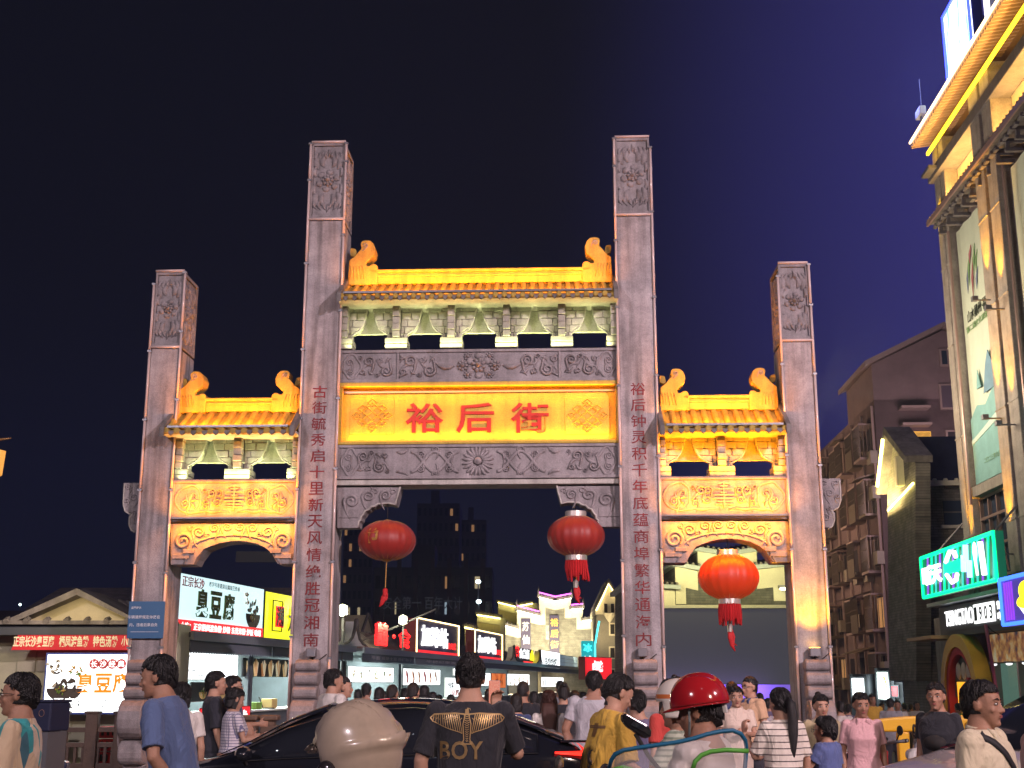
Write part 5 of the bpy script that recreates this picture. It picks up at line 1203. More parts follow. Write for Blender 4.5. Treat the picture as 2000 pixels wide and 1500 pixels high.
b3 = thing('rooftop_billboard', 'second rooftop billboard, mostly cut off by the top right corner', 'billboard', (*RF.world(2.9, .6), 0), RF.rot)
MB().box(0, 2.6, .05, .3, 15.6, 18.7).build('case', P('navy_case', (.02, .03, .2), .4), b3); MB().box(.03, .35, 0, .049, 15.63, 18.67).build('lit_edge', LWW, b3); MB().box(.45, 2.57, 0, .049, 15.63, 18.67).build('screen', P('grey_screen', (.25, .25, .3), .5, emis=.3), b3)
cm = thing('roof_camera', 'small camera and lamp on the roof corner under the LED billboard', 'camera', (*RF.world(.3, -.3), 0), RF.rot); MB().tube([(0, 0, 15.2), (0, 0, 15.7)], .03, 6).build('post', METG, cm); MB().box(-.25, .2, -.08, .08, 15.7, 15.92).build('body', WHT, cm, bev=.02); MB().tube([(.1, 0, 15.92), (.1, 0, 16.7)], .008, 5).build('aerial', METG, cm)

# ============================================================ GREY BRICK ANNEX WITH LIT GABLE
AF = Frame(*RF.world(-3.4, 0), RF.rot)
AB = bricks('annex_brick', (.27, .25, .22), (.19, .18, .17), (.11, .11, .10), bw=.26, bh=.075); AB2 = bricks('annex_brick_side', (.27, .25, .22), (.19, .18, .17), (.11, .11, .10), axis='yz', bw=.26, bh=.075)
an = thing('brick_annex', 'grey brick house with a yellow lit gable between the apartment block and the commercial building', 'house', (AF.x, AF.y, 0), RF.rot)
gp = [AF.at(*p) for p in ((1737, 1330), (1733, 955), (1747, 850), (1788, 905), (1790, 1330))]
xl_ = gp[0][0]; ztop = gp[2][1]; zE = AF.at(1789, 928)[1]
MB().prism(gp, 0, .4).build('gable_wall', AB, an)
MB().box(xl_, gp[4][0], .41, 9, 0, zE).build('wall', AB2, an)
ap_ = gp[2]
MB().prism([(gp[1][0]-.25, gp[1][1]-.1), (ap_[0], ap_[1]+.25), (gp[3][0]+.1, gp[3][1]+.2), (gp[3][0]+.05, gp[3][1]+.02), (ap_[0], ap_[1]+.02), (gp[1][0]-.1, gp[1][1]-.15)], -.3, .45).build('gable_coping', TILE, an)
MB().loft([[(gp[4][0]+.35, .3, zE), (gp[4][0]+.35, 9, zE)], [(ap_[0], .3, ap_[1]-.05), (ap_[0], 9, ap_[1]-.05)]], cap=False).build('roof', P('blue_slate', (.03, .04, .10), .6, var=.2), an)
MB().box(gp[4][0]+.3, gp[4][0]+.42, .3, 9, zE-.12, zE+.02).build('eave', WLM, an)
for k in range(24): place('eave_tile', MB().tube([(0, 0, 0), (.12, 0, -.02)], .05, 6).mesh('eave_tile', WLM), an, (gp[4][0]+.34, .5+.3*k, zE+.05))
MB().tube([(AF.at(1738, 997)[0], -.05, AF.at(1738, 997)[1]), (AF.at(1787, 944)[0], -.05, AF.at(1787, 944)[1])], .035, 6).build('neon_line', E('yellow_line', (1, .85, .2), 8), an)
MB().tube([(AF.at(1735, 950)[0], -.32, AF.at(1735, 950)[1]), (AF.at(1746, 858)[0], -.32, AF.at(1746, 858)[1])], .05, 6).build('neon_line', E('yellow_line', (1, .85, .2), 8), an)
light('AREA', ((gp[0][0]+gp[4][0])/2, -.5, AF.at(1760, 985)[1]), 170, (1, .72, .28), rot=(R(160), 0, 0), size=2.4, size_y=.2, parent=an)
MB().box(gp[4][0]+.0, gp[4][0]+.3, -.2, .45, zE-.1, zE+.75).build('gable_end_block', WLM, an, bev=.03)
MB().lathe([(0, 0), (.12, 0), (.08, .1), (.13, .25), (.06, .38), (.08, .48), (0, .55)], 10, (gp[4][0]+.15, .1, zE+.76)).build('ridge_beast', WLM, an)
xF = gp[4][0]+.012
wa, wb = W(1840, 965, AF.y-gp[4][0]), W(1880, 1016, AF.y-gp[4][0])
yl = [(W(u, 990, RF.world(-3.4+gp[4][0], 0)[1])[0]-RF.world(-3.4+gp[4][0], 0)[0]) for u in (1840, 1880)]
zz = [AF.at(1790, v)[1] for v in (965, 1016)]
wn = MB().box(xF, xF+.05, yl[0], yl[1], zz[1], zz[0]).build('window', GLS, an); MB().box(xF, xF+.10, yl[0]-.1, yl[1]+.1, zz[1]-.09, zz[1]-.001).build('window_sill', WLM, wn); MB().box(xF+.051, xF+.07, yl[0], yl[1], (zz[0]+zz[1])/2, (zz[0]+zz[1])/2+.04).build('glazing_bar', CONC, wn)
lb_ = MB().box(xF, xF+.12, yl[0]+.1, yl[0]+.65, zz[0]+.35, zz[0]+.55).build('twin_lamp', WLM, an, bev=.02)

# ============================================================ OLD APARTMENT BLOCK
PF = Frame(W(1742, 1300, 60)[0], 60, R(-93))
PK = P('pink_render', (.26, .19, .21), .85, var=.2, vscale=1); PK2 = P('pink_trim', (.42, .32, .32), .7); DRK = P('dark_recess', (.04, .035, .05), .8); CAGE = P('cage_metal', (.25, .21, .18), .5, .4)
ab = thing('apartment_block', 'old pink apartment block with barred balconies and a pitched end gable', 'apartment block', (PF.x, PF.y, 0), PF.rot)
zt = PF.at(1742, 738)[1]; zg = W(1742, 712, 60)[1]; xf = PF.at(1602, 893)[0]; zf_ = PF.at(1602, 893)[1]
MB().box(xf, 0, 0, 14, 0, zt-.2).build('wall', PK, ab)
pkx = lambda u: W(u, 700, 60)[0]-PF.x
MB().prismx([(0, 0), (0, zg), (pkx(1843), W(1843, 647, 60)[1]), (pkx(1843)*2.05, zg), (pkx(1843)*2.05, 0)], -6, .0).build('gable_wing', PK, ab)
MB().prismx([(-.4, zg-.15), (pkx(1843), W(1843, 647, 60)[1]+.12), (pkx(1843)*2.2, zg-.3), (pkx(1843)*2.2, zg-.12), (pkx(1843), W(1843, 647, 60)[1]+.35), (-.4, zg+.1)], -6.2, .35).build('roof_edge', PK2, ab)
def endwin(u0, v0, u1, v1, mat=DRK, fr=True):
    ya, yb_ = pkx(u0), pkx(u1); za, zb_ = W(u0, v1, 60)[1], W(u0, v0, 60)[1]
    wn = MB().box(.002, .1, ya, yb_, za, zb_).build('window', PK2 if fr else mat, ab); MB().box(.101, .12, ya+.1, yb_-.1, za+.1, zb_-.1).build('pane', mat, wn)
endwin(1832, 684, 1850, 718, GLS); endwin(1826, 752, 1870, 802, P('pinkpane', (.15, .12, .17), .5)); endwin(1832, 842, 1870, 870, DRK)
x_ = pkx(1772); z_ = W(1772, 852, 60)[1]
MB().box(.002, .08, pkx(1768), pkx(1804), W(1768, 862, 60)[1], z_+.2).build('lit_window', E('amber_window', (1, .5, .08), .8), ab)
for v in (798, 831): MB().box(.002, .7, pkx(1746), pkx(1801), W(1746, v, 60)[1]-.12, W(1746, v, 60)[1]).build('balcony_slab', PK2, ab)
for i in range(16): MB().tube([(.12, pkx(1769)+i*.055*1.0, W(1768, 862, 60)[1]), (.12, pkx(1769)+i*.055*1.0, z_+.15)], .012, 4).build('window_bar', DRK, ab)
# side facade: bays stepping along, with cages, air conditioners and pipes
rr = random.Random(5); nfl = 7; fh = 2.75
acm = MB().box(-.42, .42, -.34, 0, 0, .62).mesh('air_conditioner', P('ac_body', (.4, .36, .32), .6, var=.2))
nb_ = 6; bw_ = -xf/nb_
for i in range(nb_):
    xb = -bw_*(i+.5); ztl = zt+(zf_-zt)*(i+.5)/nb_*0
    MB().tube([(xb+bw_*.47, -.12, 0), (xb+bw_*.47, -.12, zt-.5)], .07, 5).build('drain_pipe', PK2, ab)
    for j in range(nfl):
        z0_ = .9+j*fh
        if z0_+fh > zt: break
        typ = (i*3+j*2+rr.randrange(3)) % 4
        wn = MB().box(xb-bw_*.3, xb+bw_*.22, -.04, -.001, z0_+.5, z0_+1.9).build('window', DRK if rr.random() > .05 else LWN[2], ab)
        if typ in (0, 1, 2):
            d = rr.uniform(.5, .85); cg = MB().box(xb-bw_*.36, xb+bw_*.28, -d, -.002, z0_+.28, z0_+.40); MB().box(xb-bw_*.36, xb+bw_*.28, -d, -.002, z0_+2.0, z0_+2.08).build('cage_top', PK2, ab)
            if typ == 1: cg.box(xb-bw_*.36, xb+bw_*.28, -d, -d+.05, z0_+.401, z0_+1.2)
            cg = cg.build('balcony_cage', CAGE if typ else PK2, ab)
            b = MB(); n = 12
            for k in range(n+1): xx = xb-bw_*.36+bw_*.64*k/n; b.box(xx-.015, xx+.015, -d, -d+.03, z0_+.40, z0_+2.0)
            for k in range(4): b.box(xb+bw_*.28-.03, xb+bw_*.28, -d+d*k/4, -d+d*k/4+.03, z0_+.4, z0_+2.0)
            for zq in (.9, 1.4): b.box(xb-bw_*.36, xb+bw_*.28, -d-.01, -d, z0_+zq, z0_+zq+.03)
            b.build('cage_bars', CAGE, cg, kind='stuff')
        if rr.random() < .7: place('air_conditioner', acm, ab, (xb+bw_*.36, -.02, z0_+rr.uniform(0, 1.2)))
        if rr.random() < .4: MB().prismx([(-1.0, z0_+2.05), (-1.0, z0_+2.09), (0, z0_+2.4), (0, z0_+2.3)], xb-bw_*.4, xb+bw_*.3).build('rain_awning', P('tin_awning', (.3, .24, .2), .5, var=.3), ab)
light('AREA', (-6, -9, 9), 620, (1, .62, .34), rot=(R(100), 0, 0), size=3, size_y=3, parent=ab)
light('AREA', (7, 2, 10), 380, (.9, .6, .62), rot=(R(90), 0, R(-90+180)), size=3, size_y=3, parent=ab)  # pink fill light added to lift the end gable of the block
# small lit shopfronts below the block
for i, (u, v0, v1, w_, m_, lab) in enumerate(((1675, 1322, 1372, 26, LW, 'white lit shopfront at the foot of the apartment block'), (1723, 1310, 1368, 24, E('mint_box', (.75, 1, .85), 2.2), 'tall mint white lit sign panel right of the white shopfront'), (1747, 1338, 1362, 14, LRS, 'small red and yellow lit sign beyond the yellow barriers'))):
    x_, z1_ = W(u, v0, 46); z0_ = W(u, v1, 46)[1]; t = thing('lit_shopfront', lab, 'sign', (x_, 46, 0), -.5); d = w_/FPX*46/2
    MB().box(-d, d, 0, .2, z0_, z1_).build('case', GRY2, t); MB().box(-d+.04, d-.04, -.03, -.001, z0_+.05, z1_-.05).build('panel', m_, t)
    if i == 1: MB().tube([(d*.3, -.06, z0_+.3), (d*.6, -.06, (z0_+z1_)/2), (d*.2, -.06, z1_-.2)], .04, 5).build('yellow_curve', E('yellow_neon', (1, .8, .02), 2), t)
    MB().box(-d-.1, d+.1, .25, 3, 0, z1_+.1).build('wall', GRY2, t)
    light('AREA', (0, -.3, (z0_+z1_)/2), 14, (.9, 1, .95), rot=(R(90), 0, 0), size=.8, size_y=.6, parent=t)
# street lamp arm at the far left edge
x_, z_ = W(-34, 905, 22)
t = thing('street_lamp', 'ornate street lamp whose arm reaches in from the left picture edge', 'street lamp', (x_-.3, 22, 0), 0, 'street lamps round the square')
MB().tube([(0, 0, 0), (0, 0, z_-.2)], [.09, .06], 8).build('pole', METG, t); xa, za = W(22, 856, 22)
MB().tube([(0, 0, z_), (.2, 0, za-.15), (xa-x_, 0, za-.03), (xa-x_+.3, 0, za)], [.05, .03, .03, .012], 6).build('arm', P('bronze', (.35, .2, .08), .4, .6), t, smooth=True)
xb, zb_ = W(-8, 905, 22); MB().lathe([(.02, .26), (.16, .22), (.13, -.2), (.05, -.26), (0, -.26)], 8, (xb-x_+.3, 0, zb_)).build('lantern_glass', E('lamp_amber', (1, .42, .08), .7), t)
# ============================================================ PEOPLE
def vox(mb, size, name, mats, smooth=2):
    """overlapping primitives -> one continuous skin"""
    me = mb.mesh('raw', [])
    o = bpy.data.objects.new('raw', me); C.objects.link(o)
    r = o.modifiers.new('r', 'REMESH'); r.mode = 'VOXEL'; r.voxel_size = size; r.use_smooth_shade = True
    if smooth: s_ = o.modifiers.new('s', 'SMOOTH'); s_.iterations = smooth; s_.factor = .5
    dg = bpy.context.evaluated_depsgraph_get(); m2 = bpy.data.meshes.new_from_object(o.evaluated_get(dg))
    bpy.data.objects.remove(o); bpy.data.meshes.remove(me); m2.name = name
    m2.materials.clear()
    for m in (mats if isinstance(mats, (list, tuple)) else [mats]): m2.materials.append(m)
    return m2
def limb(b, pts, rad, n=10):
    pts = [Vector(p) for p in pts]
    b.tube(pts, rad, n)
    for p, r in zip(pts, rad): b.ell(p, (r, r, r), n, 6)
def ering(c, rx, ry, n=20, p=2.3):
    o = []
    for k in range(n):
        a = 2*pi*k/n; ca, sa = cos(a), sin(a)
        o.append((c[0]+rx*math.copysign(abs(ca)**(2/p), ca), c[1]+ry*math.copysign(abs(sa)**(2/p), sa), c[2]))
    return o
SKINS = [P('skin_light', (.46, .26, .18), .6, var=.12, vscale=18, bump=.15, bscale=120), P('skin_mid', (.36, .19, .125), .6, var=.12, vscale=18, bump=.15, bscale=120), P('skin_tan', (.30, .15, .095), .6, var=.12, vscale=18, bump=.15, bscale=120)]
for s_ in SKINS: s_.node_tree.nodes['Principled BSDF'].inputs['Subsurface Weight'].default_value = .03
HAIRB = P('black_hair', (.010, .009, .010), .42, bump=.5, bscale=160); HAIRN = P('brown_hair', (.05, .016, .010), .4, bump=.5, bscale=160)
EYEW = P('eye_white', (.6, .58, .55), .25); EYED = P('iris', (.015, .01, .01), .15); LIPS = P('lips', (.33, .10, .09), .45); FRAME = P('glasses_frame', (.03, .03, .03), .3)
GLASS = P('glasses_lens', (.8, .85, .9), .05, alpha=.25)
def cloth(name, col, kind=None, col2=(0, 0, 0), sc=14., col3=None, wid=.2):
    """knitted cotton with fold relief; stripes, checks or a bold printed pattern"""
    if name in _m: return _m[name]
    m, t, b = newmat(name); N = t.nodes.new; L = t.links.new
    b.inputs['Roughness'].default_value = .85; b.inputs['Sheen Weight'].default_value = .2; b.inputs['Base Color'].default_value = (*col, 1)
    tcx = N('ShaderNodeTexCoord')
    n = N('ShaderNodeTexNoise'); n.inputs['Scale'].default_value = 5; n.inputs['Detail'].default_value = 3; n.inputs['Distortion'].default_value = 1.2
    mp = N('ShaderNodeMapping'); mp.inputs['Scale'].default_value = (1.6, 1.6, .8); mp.inputs['Rotation'].default_value = (.3, .4, 0); L(tcx.outputs['Object'], mp.inputs[0]); L(mp.outputs[0], n.inputs['Vector'])
    n2 = N('ShaderNodeTexNoise'); n2.inputs['Scale'].default_value = 150; L(tcx.outputs['Object'], n2.inputs['Vector'])
    b1 = N('ShaderNodeBump'); b1.inputs['Strength'].default_value = .75; b1.inputs['Distance'].default_value = .05; L(n.outputs[0], b1.inputs['Height'])
    b2 = N('ShaderNodeBump'); b2.inputs['Strength'].default_value = .25; b2.inputs['Distance'].default_value = .002; L(n2.outputs[0], b2.inputs['Height']); L(b1.outputs[0], b2.inputs['Normal']); L(b2.outputs[0], b.inputs['Normal'])
    if kind:
        mx = N('ShaderNodeMix'); mx.data_type = 'RGBA'; mx.inputs[6].default_value = (*col, 1); mx.inputs[7].default_value = (*col2, 1)
        sp = N('ShaderNodeSeparateXYZ'); L(tcx.outputs['Object'], sp.inputs[0])
        def fr(sock, s_):
            m1 = N('ShaderNodeMath'); m1.operation = 'MULTIPLY'; m1.inputs[1].default_value = s_; L(sock, m1.inputs[0])
            m2 = N('ShaderNodeMath'); m2.operation = 'FRACT'; L(m1.outputs[0], m2.inputs[0])
            m3 = N('ShaderNodeMath'); m3.operation = 'LESS_THAN'; m3.inputs[1].default_value = wid; L(m2.outputs[0], m3.inputs[0]); return m3.outputs[0]
        if kind == 'stripe': L(fr(sp.outputs['Z'], sc), mx.inputs[0])
        elif kind == 'check':
            a = fr(sp.outputs['Z'], sc); c = fr(sp.outputs['X'], sc); q = N('ShaderNodeMath'); q.operation = 'MAXIMUM'; L(a, q.inputs[0]); L(c, q.inputs[1]); L(q.outputs[0], mx.inputs[0])
        elif kind == 'bold':
            mp2 = N('ShaderNodeMapping'); mp2.inputs['Scale'].default_value = (7, 7, 2.2); mp2.inputs['Rotation'].default_value = (.25, .5, .3); L(tcx.outputs['Object'], mp2.inputs[0])
            v = N('ShaderNodeTexVoronoi'); v.inputs['Scale'].default_value = 1.6; L(mp2.outputs[0], v.inputs['Vector'])
            cr = N('ShaderNodeValToRGB'); cr.color_ramp.interpolation = 'CONSTANT'; e = cr.color_ramp.elements
            e[0].color = (.55, .42, .28, 1); e[1].color = (.03, .28, .30, 1); e[1].position = .42
            for p_, c_ in ((.58, (.05, .03, .05, 1)), (.68, (.30, .14, .06, 1)), (.78, (.6, .48, .36, 1)), (.9, (.04, .12, .16, 1))): x = e.new(p_); x.color = c_
            s2 = N('ShaderNodeSeparateXYZ'); L(v.outputs['Color'], s2.inputs[0]); L(s2.outputs[0], cr.inputs[0]); L(cr.outputs[0], mx.inputs[7]); mx.inputs[0].default_value = 1
        L(mx.outputs[2], b.inputs['Base Color'])
    _m[name] = m; return m
TRO = cloth('dark_trousers', (.03, .03, .045)); JEAN = cloth('jeans', (.06, .09, .18)); SHOE = P('shoe', (.05, .05, .05), .5)
def hand(b, w, d, nrm, curl=.6, k=1., side=1, spread=.12):
    """palm, four unequal bent fingers and a thumb leaving the side of the palm"""
    w = Vector(w); d = Vector(d).normalized(); nrm = Vector(nrm); nrm = (nrm-d*nrm.dot(d)).normalized(); s = d.cross(nrm)*side
    pc = w+d*.05*k
    rot = Matrix((s, nrm, d)).transposed()
    b.ell(pc, (.042*k, .017*k, .056*k), 10, 8, rot)
    for i, (o, l_) in enumerate(((-.030, .066), (-.010, .078), (.011, .074), (.031, .058))):
        p = w+d*.088*k+s*o*k; q = d.copy()
        pts = [p-d*.02*k, p]
        for j, f in enumerate((.45, .32, .25)):
            q = (Matrix.Rotation(-curl*(.8+.35*j), 3, s) @ q) if side > 0 else (Matrix.Rotation(curl*(.8+.35*j), 3, s) @ q)
            qq = (q+s*o*spread*4).normalized(); pts.append(pts[-1]+qq*l_*f*1.1*k)
        limb(b, pts, [.0095*k, .0095*k, .009*k, .0082*k, .0068*k], 8)
    p = w+d*.03*k-s*.036*k; q = (d*.55-s*.75+nrm*.2).normalized()
    limb(b, [p+s*.01*k, p+q*.03*k, p+q*.045*k+d*.022*k-nrm*.012*k*0], [.013*k, .011*k, .008*k], 8)
def person(lab, u, vtop, Y, face=0, shirt=None, trousers=None, hair='short', hairmat=None, skin=0, fem=False, lean=0, head=(0, 0), arms=(None, None), hnd=None,
           child=False, vs=.012, glasses=False, helmet=None, tall=None, build=1., group=None, sleeve=.55, collar=None, eyes=True, skirt=False, sit=False, hairup=.014, long_sleeve=False, coll_mat=None, yaw_body=0):
    """head=(yaw,pitch) relative to the body; arms=((elbow offset),(wrist offset),(hand dir),curl) per side (left, right)"""
    x, ztop = W(u, vtop, Y)
    H = ztop-hairup
    bz = .95+.642*cos(R(lean))
    k = H/(bz+.127) if not sit else 1.0
    hk = k*1.07 if not child else k*1.24
    dz = 0 if not sit else H-(bz+.127)
    t = thing('person', lab, 'person', (x, Y, 0), R(face), group)
    sk = SKINS[skin]; hm = hairmat or HAIRB
    wd = (.90 if fem else 1.)*build
    def S_(p, kk=k): return (p[0]*kk, p[1]*kk, p[2]*kk+dz)
    B = Vector((0, 0, .95))
    def bend(p, w=1.):
        p = Vector(p); a = R(lean)*w; q = p-B
        return Vector((q.x, q.y*cos(a)+q.z*sin(a), -q.y*sin(a)+q.z*cos(a)))+B
    def ww(z): return max(0, min(1, (z-.95)/.35))
    rings = [(.84, .15, .11, 0), (.90, .168, .125, -.005), (.97, .16, .12, -.005), (1.06, .142, .105, 0), (1.15, .15, .108, .005), (1.25, .168, .116, .01), (1.33, .178, .112, .004), (1.385, .170, .096, -.004), (1.42, .140, .082, -.01), (1.45, .098, .070, -.014), (1.475, .070, .062, -.012), (1.52, .058, .058, -.006)]
    if fem: rings = [(z, rx*(1.03 if z < 1. else .92), ry*(1. if z < 1.2 else 1.0)+(.018 if 1.2 < z < 1.3 else 0), y+(.012 if 1.2 < z < 1.3 else 0)) for z, rx, ry, y in rings]
    rings = [(z, rx*build, ry*build, y) for z, rx, ry, y in rings]
    b = MB()
    b.loft([[S_(bend(p, ww(z))) for p in ering((0, y, z), rx, ry)] for z, rx, ry, y in rings])
    # arms
    sh = []; chains = []
    for i, s in enumerate((-1, 1)):
        a = arms[i] or ((s*.05, -.03, -.28), (s*.0, .07, -.24), (0, .15, -1), .35)
        S0 = bend((s*.178*wd, -.005, 1.39)); El = S0+Vector(a[0])*1.0; Wr = El+Vector(a[1])
        chains.append((S0, El, Wr)); sh.append(S0)
        limb(b, [S_(p) for p in (S0, S0.lerp(El, .3), S0.lerp(El, .75), El, El.lerp(Wr, .3), El.lerp(Wr, .75), Wr)], [r*k*wd for r in (.056, .050, .042, .039, .040, .031, .026)])
        hn = Vector(a[2]); nn = Vector(a[4]) if len(a) > 4 else Vector((s, 0, .01))
        hand(b, S_(Wr), hn, nn, a[3], k, 1 if s > 0 else -1)
    # legs
    if not sit:
        for s in (-1, 1):
            st = .06*s if not child else .02
            limb(b, [S_(p) for p in ((s*.085, 0, .90), (s*.09, .01, .70), (s*.095, .02+st, .49), (s*.095, st-.01, .28), (s*.095, -.02+st, .09))], [r*k for r in (.085, .078, .054, .052, .036)])
            limb(b, [S_(p) for p in ((s*.095, -.03+st, .045), (s*.10, .06+st, .035), (s*.105, .13+st, .03))], [.038*k, .036*k, .03*k])
    else:
        for s in (-1, 1):
            limb(b, [S_(p) for p in ((s*.09, 0, .90), (s*.12, .2, .88), (s*.14, .42, .86), (s*.13, .40, .62), (s*.12, .36, .42))], [.088, .08, .058, .052, .038]); limb(b, [S_((s*.12, .34, .37)), S_((s*.12, .50, .35))], [.038, .03])
    # head
    Hc = Vector(S_(bend((0, .010, 1.592)))); 
    if child: Hc.z = H-.118*hk*1.0
    o_ = Vector((Hc.x, Hc.y, 0)); o_.rotate(Matrix.Rotation(R(face), 3, 'Z')); t.location = (x-o_.x, Y-o_.y, 0)
    HM = Matrix.Rotation(R(head[0]), 3, 'Z') @ Matrix.Rotation(-R(head[1]+lean*.3), 3, 'X')
    def Hp(p): return Hc+HM @ (Vector(p)*hk)
    def hel(c, r, n=14, m=10): b.ell(Hp(c), tuple(q*hk for q in r), n, m, HM)
    hel((0, -.010, .030), (.073, .090, .086))
    jr = [(.055, .066, .070, .018), (.02, .069, .072, .020), (-.02, .066, .070, .022), (-.055, .059, .062, .027), (-.085, .046, .046, .038), (-.106, .030, .030, .052), (-.114, .018, .018, .058)]
    b.loft([[Hp(p) for p in ering((0, y, z), rx*(.96 if fem else 1), ry, 16, 2.2)] for z, rx, ry, y in jr])
    limb(b, [Hp((0, .086, .012)), Hp((0, .096, -.012)), Hp((0, .106, -.032))], [.008*hk, .009*hk, .0125*hk], 8)
    for s in (-1, 1):
        hel((s*.013, .096, -.036), (.009, .010, .008), 8, 6); hel((s*.032, .079, .022), (.020, .012, .008), 8, 6); hel((s*.040, .066, -.028), (.022, .018, .018), 8, 6)
        hel((s*.075, -.004, -.006), (.010, .020, .031), 8, 8); hel((s*.081, -.010, .006), (.006, .012, .018), 8, 6)
    hel((0, .086, -.060), (.022, .012, .010), 8, 6); hel((0, .078, -.098), (.018, .014, .012), 8, 6)
    nb = Vector(S_(bend((0, -.012, 1.44))))
    limb(b, [Hp((0, -.012, -.05)), Hp((0, -.012, -.05)).lerp(nb, .5), nb], [.058*hk if not fem else .050*hk, .058*k if not fem else .049*k, .070*k], 14)
    place('body', vox(b, vs*.85, 'body', sk, 2), t)
    # face pieces
    if eyes:
        for s in (-1, 1):
            MB().ell(Hp((s*.031, .0835, .003)), (.0145*hk, .008*hk, .0065*hk), 10, 6, HM).build('eye', EYEW, t, smooth=True)
            MB().ell(Hp((s*.031, .0885, .003)), (.0065*hk, .005*hk, .0065*hk), 8, 6, HM).build('iris', EYED, t, smooth=True)
            MB().tube([Hp((s*.014, .094, .024)), Hp((s*.032, .093, .030)), Hp((s*.050, .080, .024))], [.003*hk, .0045*hk, .002*hk], 5).build('eyebrow', hm, t)
            MB().tube([Hp((s*.016, .0895, .007)), Hp((s*.031, .0925, .0105)), Hp((s*.046, .084, .007))], .0016*hk, 4).build('eyelid', hm, t)
        MB().ell(Hp((0, .094, -.0575)), (.020*hk, .006*hk, .0035*hk), 10, 5, HM).ell(Hp((0, .093, -.0645)), (.017*hk, .006*hk, .0045*hk), 10, 5, HM).build('lips', LIPS, t, smooth=True)
    if glasses:
        gm_ = MB()
        for s in (-1, 1):
            gm_.tube([Hp((s*.033+.023*cos(a), .106, .002+.018*sin(a))) for a in [2*pi*q/14 for q in range(14)]], .0022*hk, 5, closed=True)
            gm_.tube([Hp((s*.056, .104, .006)), Hp((s*.078, .05, .008)), Hp((s*.080, -.005, .004))], .0022*hk, 4)
        gm_.tube([Hp((-.010, .106, .004)), Hp((.010, .106, .004))], .0022*hk, 4)
        gm_.build('glasses', FRAME, t)
    # hair
    if hair and not helmet:
        NA, NZ = 64, 26; b = MB(); vsl = []
        rr = random.Random(int(u))
        for i in range(NZ+1):
            zz = .128-(.128+.115)*i/NZ
            for j in range(NA):
                a = 2*pi*j/NA; fa = abs((a+pi) % (2*pi)-pi)       # 0 = front
                if fa < 1.0: lim = .066+.012*cos(a*5)
                elif fa < 1.75: lim = .066+(-.012-.066)*(fa-1.0)/.75
                else: lim = -.012+(-.078+.012)*(fa-1.75)/(pi-1.75)
                if hair in ('long', 'bob', 'pony') and fa > 1.15: lim = -.11 if hair != 'pony' else lim
                if hair == 'crop': lim += .028 if fa > 1 else .008
                if zz > .03: q = max(0, 1-((zz-.03)/.098)**2)**.5
                else: q = 1-.10*((.03-zz)/.14)
                thick = 1.0 if hair != 'crop' else (.985 if zz < .07 else 1.0)
                if hair == 'crop' and zz > .07: q *= 1.02
                inside = zz < lim
                rx, ry = (.0795*thick, .0985*thick)
                w_ = 1+(.030*(rr.random()-.5)+.012*sin(a*7+zz*25))*(0 if q < .2 else 1)
                if inside: w_ = .82 if zz > -.05 else .55
                px, py = rx*q*w_*sin(a), ry*q*w_*cos(a)-.010
                if hair == 'crop' and zz > .09: pz = zz+.006+.008*rr.random()
                else: pz = zz+.004*rr.random()
                vsl.append(Hp((px, py, pz)))
        fs = [(i*NA+j, (i+1)*NA+j, (i+1)*NA+(j+1) % NA, i*NA+(j+1) % NA) for i in range(NZ) for j in range(NA)]
        b.add(vsl, fs)
        for q in range(14 if hair != 'bald' else 0):       # loose tufts that break the outline
            a = rr.uniform(0, 2*pi); e = rr.uniform(.15, 1.2); d_ = Vector((cos(a)*cos(e)*.083, sin(a)*cos(e)*.103-.01, .03+.095*sin(e)))
            tdir = Vector((rr.uniform(-.3, .3), -.4+rr.uniform(-.4, .6), rr.uniform(-.1, .5)))*(.013 if hair != 'crop' else .010)
            b.tube([Hp(d_*.96), Hp(d_*1.02+tdir*.6), Hp(d_*1.03+tdir*1.2)], [.009*hk, .006*hk, .001], 4)
        if hair in ('long',):
            ba = Hp((0, -.055, -.03))
            ln = .36
            b.loft([[Vector(p) for p in ering(Hp((0, -.075-.015*q, -.02-ln*q/6)), (.084+.012*sin(q*.8))*hk*(1-.02*q*q/6), .042*hk*(1-.05*q), 16)] for q in range(7)])
            for s in (-1, 1): b.tube([Hp((s*.072, -.01, .02)), Hp((s*.080, .0, -.06)), Hp((s*.085, .01, -.15)), Hp((s*.08, .02, -.22))], [.02*hk, .024*hk, .02*hk, .006*hk], 8)
        if hair == 'bob':
            b.loft([[Vector(p) for p in ering(Hp((0, -.045, -.02-.02*q)), (.083-.002*q)*hk, .062*hk*(1-.04*q), 16)] for q in range(5)])
        if hair == 'pony':
            b.ell(Hp((0, -.105, .03)), (.03*hk, .03*hk, .03*hk), 10, 8)
            b.tube([Hp((0, -.11, .035)), Hp((.005, -.15, .0)), Hp((.01, -.155, -.10)), Hp((.015, -.145, -.24)), Hp((.015, -.13, -.36)), Hp((.02, -.125, -.43))], [.024*hk, .036*hk, .042*hk, .038*hk, .026*hk, .006*hk], 10)
        if hair == 'bun': b.ell(Hp((0, -.075, .115)), (.038*hk, .038*hk, .034*hk), 10, 8)
        ho = b.build('hair', hm, t, smooth=True)
        ns = 420 if Y < 11 else (220 if Y < 15 else 0)      # separate locks lying over the cap
